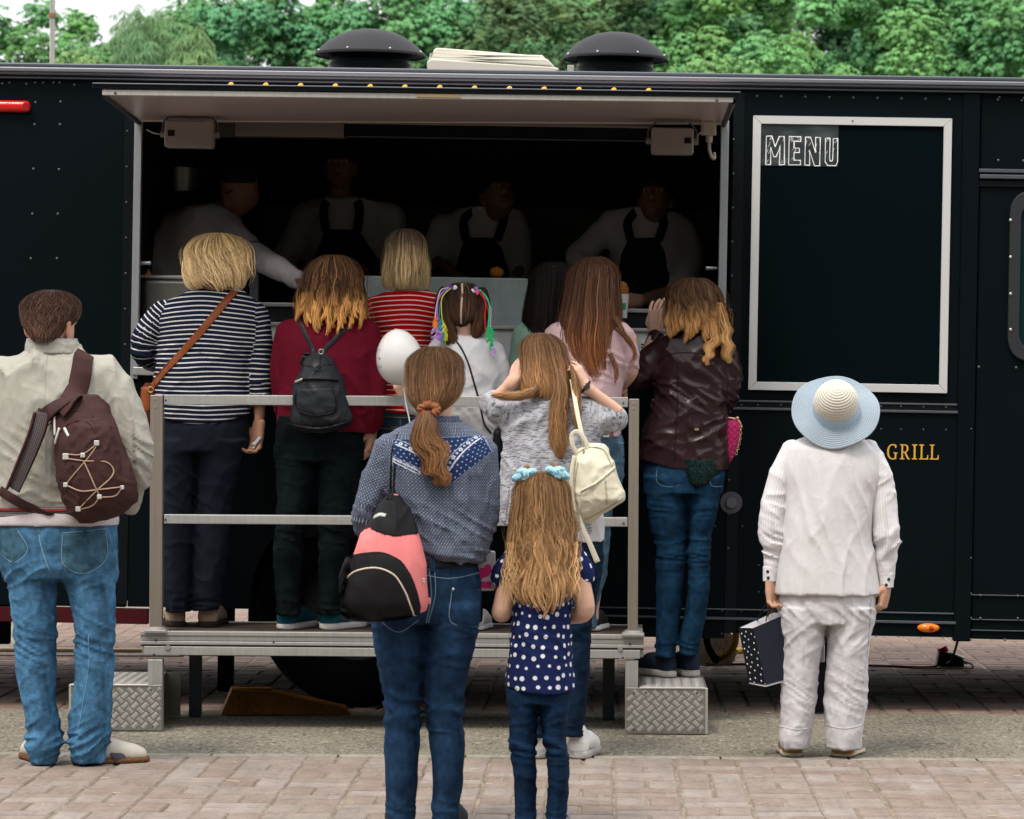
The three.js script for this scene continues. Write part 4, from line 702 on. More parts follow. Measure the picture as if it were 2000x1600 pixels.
// one continuous body below the clothes, with head and hands on finer grids
function bodyGeo(fig, j, o = {}) {
  const s = fig.s, m = (v) => v * s, sc = o.sc || 1, r = (v) => v * s * sc;   // m metres -> px
  const ch = (pts, k = 12) => fig.chain(pts, k);
  const prims = [], hd = fig.X(...j.head), qh = qEuler(o.yaw || 0, o.pitch || 0, o.roll || 0), H = headField(hd, (o.headSc || 1), qh);
  const nk = j.neck, nb = H.P(0, -0.05, 0.022);
  prims.push(chainPrim([[nb[0], nb[1], nb[2], 0.050 * (o.headSc || 1)], [...fig.arr(...nk), 0.056 * sc]], 0.02, 1, 1));
  const dir = (a, b) => [mix(a[0], b[0], 0.5), mix(a[1], b[1], 0.5), mix(a[2] || 0, b[2] || 0, 0.5)];
  prims.push(ch([[nk[0], nk[1] + r(0.05), nk[2] || 0, r(0.06)], [...j.chest, r(0.095)], [...j.pelvis, r(0.088)]], 20));
  for (const S of ['L', 'R']) {
    const sh = j['sh' + S], el = j['el' + S], wr = j['wr' + S], hp = j['hip' + S], kn = j['kn' + S], an = j['an' + S];
    if (sh && el) prims.push(ch([[...j.chest, r(0.045)], [...sh, r(0.033)]], 20), ch([[...sh, r(0.034)], [...dir(sh, el), r(0.031)], [...el, r(0.028)], [...dir(el, wr), r(0.028)], [...wr, r(0.021)]], 10));
    if (hp) prims.push(ch([[...hp, r(0.054)], [...dir(hp, kn), r(0.042)], [...kn, r(0.032)], [...dir(kn, an), r(0.034)], [...an, r(0.024)]], 16), ch([[...an, r(0.026)], [an[0], an[1] + r(0.04), (an[2] || 0) - r(0.08), r(0.018)]], 8));
  }
  const geos = [whiteVC(solid(new Field(prims, { amp: 0 }), o.cell || 0.0105, {}))];
  const nkp = fig.X(...nk);
  const hf = new Field([...H.prims, chainPrim([[nb[0], nb[1], nb[2], 0.051 * (o.headSc || 1)], [nkp.x, nkp.y, nkp.z, 0.055 * sc]], 0.03, 1, 1)], { subs: H.subs, amp: 0 });
  geos.push(whiteVC(solid(hf, o.headCell || 0.0057, {}), H.color));
  for (const h of o.hands || []) geos.push(whiteVC(solid(new Field([...handPrims(h.w, h.f, h.n, h.side, h.curl, h.sc || sc, h.spread ?? 1, h.thumb), ...(h.arm ? [chainPrim([[h.arm.x, h.arm.y, h.arm.z, 0.029 * sc], [h.w.x, h.w.y, h.w.z, 0.022 * sc]], 0.02, 1, 1)] : [])], { amp: 0 }), h.cell || 0.0040)));
  return { geo: mergeC(geos), H, hd };
}
// hair: a dark inner volume following the outline, covered with single locks
const MHair = {};
function hairMat(rough = 0.5) { return MHair[rough] ??= mat([1.12, 1.0, 0.86], { cls: 'P', vertexColors: true, roughness: rough, specularIntensity: 0.22, side: THREE.DoubleSide }); }
function hairGeo(fig, rows, o) {
  // rows [y, xl, xr, halfDepth, zc] from the crown down; o: root, tip colours, n, wave, waveLen, width, endLo..endHi (py range where locks end), baseEnd (py)
  reseed(o.seed || 1);
  { // a round crown instead of the first rows
    const ys = rows.map((r) => r[0]), at4 = [1, 2, 3, 4].map((c) => pchip(ys, rows.map((r) => r[c] ?? 0))), W = Math.max(...rows.map((r) => r[2] - r[1])), y0 = ys[0] - 1, H = Math.min(W * (o.domeH ?? 0.44), (ys[ys.length - 1] - y0) * 0.7), e = at4.map((q) => q(y0 + H)), out = [];
    for (const t of [0.002, 0.02, 0.06, 0.12, 0.2, 0.32, 0.46, 0.62, 0.8]) { const k = Math.sqrt(1 - (1 - t) ** 2) * (1 + 0.05 * Math.sin(t * 3.14)), tc = rows[0], cx = mix((tc[1] + tc[2]) / 2, (e[0] + e[1]) / 2, t), hw = (e[1] - e[0]) / 2 * k; out.push([y0 + H * t, cx - hw, cx + hw, e[2] * k, e[3]]); }
    rows = [...out, [y0 + H, ...e], ...rows.filter((r) => r[0] > y0 + H + 4)];
  }
  const L = fig.loft(rows, 4), yT = fig.X(0, rows[0][0]).y, yB = fig.X(0, rows[rows.length - 1][0]).y, py = (v) => fig.X(1000, v).y, geos = [];
  const baseEnd = py(o.baseEnd ?? rows[rows.length - 1][0] - 10), mm = 1, sFace = o.face;
  const colAt = (y, t, v) => { const k = smooth(o.g0 ?? 0.15, o.g1 ?? 0.9, (yT - y) / (yT - yB)), c = [0, 1, 2].map((q) => mix(o.root[q], o.tip[q], clamp(k + v * 0.25, 0, 1)) * t); return c; };
  if (!o.noBase) {
    const inner = fig.loft(rows.map(([y, a, b, d, z]) => { const i = Math.min(4, (b - a) * 0.06); return [y + 2, a + i, b - i, (d ?? (b - a) * 0.32) - i, z]; }), 4);
    const f = new Field([inner], { cut: (x, y, z) => { const c = baseEnd + 0.02 * noise(x * 28, 1, z * 28) - y; return sFace ? Math.max(c, -sFace.f(x, y, z)) : c; }, disp: (x, y, z) => { const s = inner.sec(y), a = Math.atan2(z - s[1], x - s[0]); return 0.0035 * noise(a * (o.groove || 9), y * 5 + 0.6 * noise(x * 6, y * 7, 2), 4) + 0.002 * noise(a * 30, y * 6, 9); }, amp: 0.008 });
    geos.push(whiteVC(solid(f, o.cell || 0.007, { noUV: true }), (x, y, z) => { const s = inner.sec(y), a = Math.atan2(z - s[1], x - s[0]), n = 0.62 + 0.30 * noise(a * 22, y * 3, 5) + 0.14 * noise(a * 60, y * 5, 8); return colAt(y, n * (o.baseDark ?? 0.85), 0); }));
  }
  const n = (o.n || 700) * (o.short ? 0.8 : 1.3), seg = o.short ? 3 : 11, pos = [], nor = [], uv = [], col = [], idx = [];
  for (let i = 0; i < n; i++) {
    const front = rnd() < 0.22; let th = front ? rr(-Math.PI, 0) : rr(-0.15, Math.PI + 0.15);
    if (sFace && front && Math.sin(th) < -0.3) continue;
    const yS = o.short ? mix(yT, py(o.startLo), Math.pow(rnd(), 0.8)) : mix(yT, py(o.startLo ?? rows[0][0] + 30), Math.pow(rnd(), 1.5)), yEnd = o.short ? yS - o.short / fig.s * rr(0.6, 1.3) : py(mix(o.endLo, o.endHi, Math.pow(rnd(), o.endPow || 0.7))), tone = rr(0.60, 1.40) * (o.tone || 1) * (0.84 + 0.32 * hash(((th * (o.clumps ?? 5.5) + 40) | 0), 9, o.seed || 1)), vv = rr(-0.6, 0.9), ph = rr(0, 6.28), CK = o.clumps ?? 5.5, ci = Math.floor(th * CK + 40), lock = hash(ci, o.seed || 1, 5), thC = (ci - 40 + 0.25 + 0.5 * hash(ci, 3, o.seed || 1)) / CK, clump = (o.clump ?? 0.7) * (0.6 + 0.8 * hash(ci, 5, 2)), cut = o.short ? 1 : 1 - (o.ragged ?? 0.25) * hash(ci, 7, o.seed || 1),  wl = (o.waveLen || 0.08) * rr(0.8, 1.25), wa = (o.wave || 0) * rr(0.4, 1.2), w0 = (o.width || 0.004) * rr(0.35, 1.0), off0 = rr(-0.002, o.fluff ?? 0.005) * (rnd() < 0.04 && !o.short ? 3.2 : 1), drift = rr(-0.25, 0.25) * (o.drift ?? 1), b0 = pos.length / 3, hl = rnd() < (o.hiP ?? 0.12) ? (o.hi || 1.35) : 1;
    for (let k = 0; k <= seg; k++) {
      const t = k / seg, y = mix(yS, mix(yS, yEnd, cut), t), s = L.sec(y), dn = yS - y, grow = smooth(0, 0.25, dn / 0.5 + t * 0.3);
      const wv = wa * Math.sin(dn / wl * 6.283 + ph * (o.sync ?? 0.25) + lock * 6) * smooth(0.15, 0.6, t), a = mix(th, thC, Math.min(0.93, clump * t * t)) + (o.sweep || 0) * t * t + drift * t * 0.5 + 0.09 * noise(th * 2.3, y * 7, 3.3) * grow, off = off0 + 0.45 * wa * Math.cos(dn / wl * 6.283 + ph * 0.3 + lock * 6) * smooth(0.2, 0.7, t) + 0.004 * noise(th * 5, y * 6, ph) + (o.lift ? o.lift(t) : 0);
      const ca = Math.cos(a), sa = Math.sin(a), x = s[0] + (s[2] + off) * ca + wv * Math.abs(sa), z = s[1] + (s[3] + off) * sa + wv * -ca * 0.6;
      const nx = ca / s[2], nz = sa / s[3], nl = Math.hypot(nx, nz) || 1, N = [nx / nl, 0.12, nz / nl], hw = w0 * 0.5 * (t > 0.72 ? 1 - (t - 0.72) / 0.28 * 0.85 : 1) * (k === 0 ? 0.4 : 1), tx = -N[2], tz = N[0];
      const c = colAt(y, tone * hl * (0.92 + 0.16 * rnd()), vv);
      for (const q of [-1, 0, 1]) { const up = q === 0 ? w0 * 0.28 : 0; pos.push(x + tx * hw * q + N[0] * up, y, z + tz * hw * q + N[2] * up); const nn = [N[0] + tx * q * 0.75, N[1], N[2] + tz * q * 0.75], l = Math.hypot(...nn); nor.push(nn[0] / l, nn[1] / l, nn[2] / l); uv.push(q * hw, y); col.push(...c); }
      if (k) for (const q of [0, 1]) { const p = b0 + (k - 1) * 3 + q; idx.push(p, p + 1, p + 3, p + 1, p + 4, p + 3); }
    }
  }
  const g = new THREE.BufferGeometry(); g.setAttribute('position', new THREE.Float32BufferAttribute(pos, 3)); g.setAttribute('normal', new THREE.Float32BufferAttribute(nor, 3)); g.setAttribute('uv', new THREE.Float32BufferAttribute(uv, 2)); g.setAttribute('color', new THREE.Float32BufferAttribute(col, 3)); g.setIndex(idx);
  TRIS += idx.length / 3; geos.push(g); return mergeC(geos);
}
// locks that follow a given path in the air (pony tails, pigtails, single curls)
function locksGeo(fig, path, o) { // path [x, y, z, r] pixels
  reseed(o.seed || 1); const c = new THREE.CatmullRomCurve3(path.map(([x, y, z]) => fig.X(x, y, z)), false, 'centripetal'), rad = pchip(path.map((_, i) => i / (path.length - 1)), path.map((p) => p[3] / fig.s)), seg = o.seg || 16, pos = [], nor = [], uv = [], col = [], idx = [], geos = [];
  if (!o.noBase) { const f = new Field([fig.chain(path.map(([x, y, z, r]) => [x, y, z, r * 0.82]), 4)], { disp: (x, y, z) => 0.004 * noise(x * 60, y * 9, z * 60), amp: 0.006 }); geos.push(whiteVC(solid(f, 0.006, { noUV: true }), (x, y, z) => { const k = clamp((fig.X(0, path[0][1]).y - y) / (fig.X(0, path[0][1]).y - fig.X(0, path[path.length - 1][1]).y + 1e-6), 0, 1), m = 0.6 + 0.35 * noise(x * 90, y * 9, z * 60); return [0, 1, 2].map((q) => mix(o.root[q], o.tip[q], k) * m); })); }
  for (let i = 0; i < (o.n || 150) * 1.3; i++) {
    const a = rr(0, 6.283), rr0 = Math.pow(rnd(), 0.3), t1 = mix(o.endLo ?? 0.8, 1.0, rnd()), tone = rr(0.6, 1.45), ph = rr(0, 6.28), w0 = (o.width || 0.004) * rr(0.35, 1.0), b0 = pos.length / 3, wa = (o.wave || 0) * rr(0.5, 1.2), fl = rr(-0.1, o.flare ?? 0.25);
    for (let k = 0; k <= seg; k++) {
      const t = k / seg * t1, p = c.getPoint(t), T0 = c.getTangent(t), U = V(0, 0, 1).cross(T0).normalize(), W = T0.clone().cross(U).normalize(), r = rad(t) * (rr0 + fl * t * t), aa = a + 0.4 * noise(a * 3, t * 4, 7);
      const q = p.addScaledVector(U, Math.cos(aa) * r + wa * Math.sin(t * (o.waves || 5) * 6.28 + (o.sync ? ph * 0.25 : ph)) * smooth(0.1, 0.5, t)).addScaledVector(W, Math.sin(aa) * r);
      const N = U.clone().multiplyScalar(Math.cos(aa)).addScaledVector(W, Math.sin(aa)).normalize(), S = T0.clone().cross(N).normalize(), hw = w0 / 2 * (k > seg * 0.75 ? 1 - (k / seg - 0.75) / 0.25 * 0.85 : 1);
      for (const e of [-1, 0, 1]) { const v = q.clone().addScaledVector(S, e * hw).addScaledVector(N, e === 0 ? w0 * 0.28 : 0), nn = N.clone().addScaledVector(S, e * 0.75).normalize(); pos.push(v.x, v.y, v.z); nor.push(nn.x, nn.y, nn.z); uv.push(e * hw, t); col.push(...[0, 1, 2].map((z) => mix(o.root[z], o.tip[z], clamp(t + rr(-0.05, 0.05), 0, 1)) * tone)); }
      if (k) for (const e of [0, 1]) { const z = b0 + (k - 1) * 3 + e; idx.push(z, z + 1, z + 3, z + 1, z + 4, z + 3); }
    }
  }
  const g = new THREE.BufferGeometry(); g.setAttribute('position', new THREE.Float32BufferAttribute(pos, 3)); g.setAttribute('normal', new THREE.Float32BufferAttribute(nor, 3)); g.setAttribute('uv', new THREE.Float32BufferAttribute(uv, 2)); g.setAttribute('color', new THREE.Float32BufferAttribute(col, 3)); g.setIndex(idx); TRIS += idx.length / 3; geos.push(g); return mergeC(geos);
}
// many waving locks that hang from a line; o: x0, x1, y0, y1lo, y1hi (pixels), n, z, r
function curlsGeo(fig, o) {
  reseed(o.seed + 500); const list = [];
  for (let i = 0; i < o.n; i++) { const u = (i + rr(0.2, 0.8)) / o.n, x = mix(o.x0, o.x1, u), e = (u - 0.5) * 2, yE = mix(o.y1lo, o.y1hi, rnd()) - Math.abs(e) * (o.side || 0), w = (o.amp || 5) * rr(0.6, 1.3) * (rnd() < 0.5 ? -1 : 1), zz = o.z * Math.sqrt(Math.max(0.1, 1 - e * e * 0.8)), p = []; for (let k = 0; k <= 5; k++) { const t = k / 5; p.push([x + e * (o.spread || 0) * t + w * Math.sin(t * 6.28 * (o.turns || 1) + (o.phase ? rr(-0.4, 0.4) : 0)) * (0.3 + 0.7 * t), mix(o.y0 + rr(-8, 8), yE, t), zz + 3 * Math.cos(t * 7 + i) + (o.dz || 0) * t, o.r * rr(0.8, 1.2) * (k === 0 ? 0.4 : k === 5 ? 0.3 : k === 4 ? 0.75 : 1)]); } list.push(locksGeo(fig, p, { root: o.root, tip: o.tip, seed: o.seed + i * 7, n: o.per || 34, wave: 0.003, waves: 2, width: 0.0040, noBase: true, flare: 0.8, seg: 13, endLo: 0.85 })); }
  return mergeC(list);
}
// creases in cloth
const ridge = (n) => { const a = 1 - Math.min(1, Math.abs(n) * 2.2); return a * a; };
const wrinkle = (seed, amp, fx, fy, fz) => (x, y, z) => amp * (0.35 - ridge(noise(x * fx + seed, y * fy + 0.7 * noise(x * 4, y * 3, seed), z * fz + seed * 0.37)));
const bands = (list) => (x, y, z) => { let d = 0; for (const [yc, h, amp, fy, slant = 0, seed = 1] of list) { const e = Math.exp(-(((y - yc) / h) ** 2)); if (e > 0.02) d += e * amp * (0.4 - ridge(noise(x * 5 + seed, (y + slant * x) * fy + 0.5 * noise(x * 9, y * 5, seed), z * 5 + seed))); } return d; };
const addD = (...f) => (x, y, z) => { let d = 0; for (const g of f) d += g(x, y, z); return d; };
// a shoe with sole, pointing along (dx, dz) from the heel; h = height of the collar
function shoe(fig, parent, o) {
  const g = fig.X(o.x, o.y, o.z || 0), d = V(o.dir[0], 0, o.dir[1]).normalize(), L = o.len || 0.25, w = o.w || 0.042, y0 = [0, 0.406, 0.196].find((v) => Math.abs(v - g.y) < 0.05) ?? g.y, sh = o.sole || 0.022;
  const A = (t, up, r) => [g.x + d.x * t * L, y0 + up, g.z + d.z * t * L, r];
  const up = new Field([chainPrim([A(0.12, sh + 0.030, w * 0.82), A(0.5, sh + 0.028, w * 0.90), A(0.80, sh + 0.012, w * 0.88), A(0.93, sh + 0.006, w * 0.62)], 0.01), chainPrim([A(0.12, sh + 0.01, w * 0.85), A(0.13, sh + (o.h || 0.06), w * 0.72)], 0.02, 1, 1), chainPrim([A(0.25, sh + 0.045, w * 0.72), A(0.55, sh + 0.035, w * 0.7)], 0.02, 1, 1)], { cut: (x, y) => y0 + sh - 0.003 - y, disp: (x, y, z) => 0.0012 * noise(x * 60, y * 60, z * 60), amp: 0.003 });
  const u = part('shoe', solid(up, 0.0060), o.m, parent);
  const so = new Field([chainPrim([A(0.12, sh / 2, w * 0.96), A(0.45, sh / 2, w * 0.94), A(0.78, sh / 2, w * 1.06), A(0.95, sh / 2, w * 0.72)], 0.01)], { cut: (x, y) => Math.max(y - (y0 + sh), y0 + 0.001 - y), amp: 0.002 });
  part('sole', solid(so, 0.0060), o.ms, u); return u;
}
const personG = (label, px, py, D, group) => thing('person', label, 'person', at(px, py, D), group);
// fabric shorthands
const denim = (c, o = {}) => mat(c, { specularIntensity: 0.15, map: T.denim, roughness: 0.9, bumpMap: T.crumple, bumpScale: 0.0024, ...o });
const cloth = (c, o = {}) => mat(c, { cls: 'P', map: T.weave, roughness: 0.92, specularIntensity: 0.15, bumpMap: T.crumple, bumpScale: 0.0020, ...o });
const leather = (c, o = {}) => mat(c, { cls: 'P', roughness: 0.42, bumpMap: T.leather, bumpScale: 0.0012, ...o });
function garment(fig, name, prims, m, parent, o = {}) { const f = new Field(prims, { disp: o.disp, amp: o.amp ?? 0.014, cut: o.cut, subs: o.subs }); part(name, solid(f, o.cell || 0.007, { uvd: o.uvd }), m, parent); return f; }
function stitch(field, fig, parent, pts, m, w = 0.0035, o = {}) { return part('stitching', strapG(field, fig.path(pts), w, 0.0012, { n: o.n || 20, relax: 1, e: 0.008, z0: -(fig.D - 1.2), z1: -(fig.D + 1.2) }), m, parent); }
function quadPocket(field, fig, name, c, m, parent, o = {}) { // c: top left, top right, bottom right, bottom middle, bottom left in pixels
  const lerp2 = (a, b, t) => [mix(a[0], b[0], t), mix(a[1], b[1], t)];
  const fn = (u, v) => { const t = lerp2(c[0], c[1], u), b = u < 0.5 ? lerp2(c[4], c[3], u * 2) : lerp2(c[3], c[2], u * 2 - 1), p = lerp2(t, b, v); return fig.xy(p[0], p[1]); };
  return part(name, patchG(field, fn, o.thick || 0.0025, o.nu || 14, o.nv || 14, { z0: -(fig.D - 1.2), z1: -(fig.D + 1.2), uv: o.uv }), m, parent);
}
const zr = (fig) => ({ z0: -(fig.D - 1.2), z1: -(fig.D + 1.2) });
// ------------------------------------------------------------------ serving platform with railing
const Dp = 13.73, fp = new Fig(Dp), sp = fp.s;
const deckY = 0.407;
{
  const o = thing('platform', 'low aluminium platform with a two bar railing in front of the hatch', 'platform', V(fp.X(760, 1245).x, 0, -Dp)); o.rotation.z = -0.0025;
  const X = (px) => fp.X(px, 1000).x, Yp = (py) => fp.X(760, py).y, q = (n, g, m, par = o) => part(n, g, m, par);
  const bx = (x0, y0, x1, y1, z0, z1, r) => { const s = F / (Dp - z1), c = fp.X((x0 + x1) / 2, (y0 + y1) / 2, z1 * sp); return boxG(c.x, c.y, c.z - (z1 - z0) / 2, (x1 - x0) / s, (y1 - y0) / s, z1 - z0, r); };
  const deckM = mat([0.105, 0.080, 0.066], { roughness: 0.6, map: T.speck }), al = mat([0.52, 0.51, 0.48], { metalness: 0.55, roughness: 0.5, map: T.alu }), alB = mat([0.46, 0.45, 0.425], { metalness: 0.6, roughness: 0.5, map: T.alu }), tube = mat([0.345, 0.295, 0.245], { metalness: 0.55, roughness: 0.5, map: T.alu }), tubeH = mat([0.50, 0.495, 0.475], { metalness: 0.5, roughness: 0.48, map: T.alu });
  const x0 = X(274), x1 = X(1258), dz = 0.585, zf = -Dp;
  q('deck', boxG((x0 + x1) / 2, deckY - 0.012, zf - dz / 2 - 0.02, x1 - x0 - 0.02, 0.02, dz, 0.002), deckM);
  // extruded edge: three steps
  const yTop = deckY + 0.004; for (const [dy0, dy1, z, m] of [[0, -0.018, 0, al], [-0.018, -0.040, -0.004, alB], [-0.042, -0.056, 0.002, al], [-0.058, -0.064, -0.008, mat([0.10, 0.10, 0.095], { metalness: 0.5 })], [-0.064, -0.100, 0.0, al]]) { const wide = dy0 > -0.02 ? 0.006 : 0; q('edge_profile', boxG((x0 + x1) / 2, yTop + (dy0 + dy1) / 2, zf - 0.02 + z, x1 - x0 - (dy0 < -0.06 ? 0.03 : 0), dy0 - dy1, 0.04, 0.002), m); }
  for (const x of [x0 + 0.012, x1 - 0.012]) q('side_profile', boxG(x, yTop - 0.05, zf - dz / 2 - 0.045, 0.022, 0.095, dz - 0.01, 0.003), al);
  q('back_profile', boxG((x0 + x1) / 2, yTop - 0.05, zf - dz - 0.03, x1 - x0, 0.095, 0.02, 0.003), al);
  for (const px of [327, 1211]) { const p = fp.X(px, 1266, 4); q('bolt', cylG(V(p.x, p.y, zf + 0.0), V(p.x, p.y, zf + 0.007), 0.011, 0.010, 18), M.silver); }
  for (const [px, py] of [[304, 1252], [534, 1255], [300, 1280], [760, 1257], [1230, 1257], [1216, 1284]]) { const p = fp.X(px, py); q('screw', cylG(V(p.x, p.y, zf - 0.002), V(p.x, p.y, zf + 0.004), 0.005, 0.004, 10), M.trimDark); }
  // posts and rails
  for (const [xa, xb, yt] of [[291, 316, 772], [1226, 1246, 778]]) { q('post', bx(xa, yt, xb, 1236, -0.05, 0, 0.004), tube); const c = fp.X((xa + xb) / 2, 1238); q('post_foot', new THREE.CylinderGeometry(0.042, 0.066, 0.016, 4, 1).rotateY(Math.PI / 4).translate(c.x, deckY + 0.014, -Dp - 0.03), alB); q('post_foot', boxG(c.x, deckY + 0.003, -Dp - 0.03, 0.094, 0.012, 0.094, 0.002), alB); for (const py of [796, yt + 8]) { const p = fp.X(xa + 10, py); q('screw', cylG(V(p.x, p.y, -Dp - 0.001), V(p.x, p.y, -Dp + 0.003), 0.0045, 0.004, 10), M.silver); } }
  q('rail', bx(316.6, 773.5, 1225.4, 793, -0.048, 0.001, 0.003), tubeH); q('rail', bx(316.6, 1008, 1225.4, 1026, -0.048, -0.001, 0.003), tubeH);
  for (const [px, py] of [[322, 783], [1216, 786], [322, 1016], [1217, 1021]]) { const p = fp.X(px, py); q('screw', cylG(V(p.x, p.y, -Dp), V(p.x, p.y, -Dp + 0.004), 0.005, 0.004, 10), M.trim); }
  // legs
  for (const [xa, xb] of [[288, 317], [1221, 1246]]) q('leg', bx(xa, 1289, xb, 1430, -0.055, -0.006, 0.004), al);
  for (const px of [352, 1190]) { const c = X(px); q('leg', boxG(c, 0.155, -Dp - 0.52, 0.052, 0.31, 0.052, 0.004), M.trimDark); }
  q('crossbar', boxG((x0 + x1) / 2, deckY - 0.12, -Dp - 0.5, x1 - x0 - 0.2, 0.04, 0.04, 0.004), M.trimDark);
}
// chequer plate steps: five raised bars to a cell, every cell turned a quarter against the next
function plateGeo(w, h, cell = 0.042) { const gs = [], bar = (cx, cy, a, L) => { const g = new THREE.SphereGeometry(1, 6, 5); g.scale(L / 2, 0.0026, 0.0022); g.rotateZ(a); g.translate(cx, cy, 0); gs.push(g); };
  const nx = Math.ceil(w / cell) + 1, ny = Math.ceil(h / cell) + 1, a45 = Math.PI / 4, st = cell / Math.SQRT2 * 1.0;
  for (let j = -1; j <= ny * 2; j++) for (let i = -1; i <= nx; i++) { const cx = -w / 2 + (i + (j % 2 ? 0.5 : 0)) * cell, cy = -h / 2 + j * cell / 2, turn = j % 2 === 0; for (let k = -2; k <= 2; k++) { const o = k * 0.0058, a = turn ? a45 : -a45, px = cx - Math.sin(a) * o, py = cy + Math.cos(a) * o; if (Math.abs(px) < w / 2 - 0.012 && Math.abs(py) < h / 2 - 0.012) bar(px, py, a, cell * 0.56); } }
  return merge(gs); }
{
  const pm = mat([0.40, 0.375, 0.345], { metalness: 0.7, roughness: 0.42, map: T.alu }), bm = mat([0.52, 0.50, 0.47], { metalness: 0.75, roughness: 0.36 }), edge = mat([0.56, 0.54, 0.51], { metalness: 0.6, roughness: 0.4 });
  const step = (label, xa, xb, side) => {
    const s = F / (Dp - 0.06), a = fp.X((xa + xb) / 2, 1380, 0.06 * sp), w = (xb - xa) / s, h = 0.192, o = thing('step', label, 'step', V(a.x, 0, -Dp + 0.06), 'chequer plate steps at the platform ends'), q = (n, g, m, par = o) => part(n, g, m, par, false), d = 0.60;
    const fr = q('front_plate', boxG(0, h / 2, -0.004, w, h, 0.006, 0.002), pm); q('tread_pattern', plateGeo(w, h).translate(0, h / 2, -0.001), bm, fr);
    const legw = 0.058, tw = w - legw, tx = side * legw / 2, td = q('tread', boxG(tx, h - 0.003, -d / 2 - 0.006, tw, 0.006, d, 0.002), pm); q('tread_pattern', plateGeo(tw, d).rotateX(-Math.PI / 2).translate(tx, h, -d / 2 - 0.006), bm, td);
    q('lip', boxG(tx, h - 0.001, 0.0, tw, 0.008, 0.006, 0.002), edge); q('side_plate', boxG(side * w / 2, h / 2, -d / 2, 0.006, h, d, 0.002), pm); q('back_plate', boxG(0, h / 2, -d, w, h, 0.006, 0.002), pm); q('side_lip', boxG(side * w / 2, h / 2, 0.001, 0.010, h, 0.006, 0.002), edge);
    for (const [x, y] of [[-0.40, 0.9], [-0.40, 0.1], [0.40, 0.1], [0.38, 0.9], [-0.25, 0.9]]) q('bolt', new THREE.SphereGeometry(0.005, 10, 6).scale(1, 1, 0.6).translate(x * w, y * h, 0.002), M.trim);
  };
  step('chequer plate step beside the man in faded jeans, at the left platform end', 136, 317, -1); step('chequer plate step under the woman in the leather jacket, at the right platform end', 1222, 1380, 1);
}
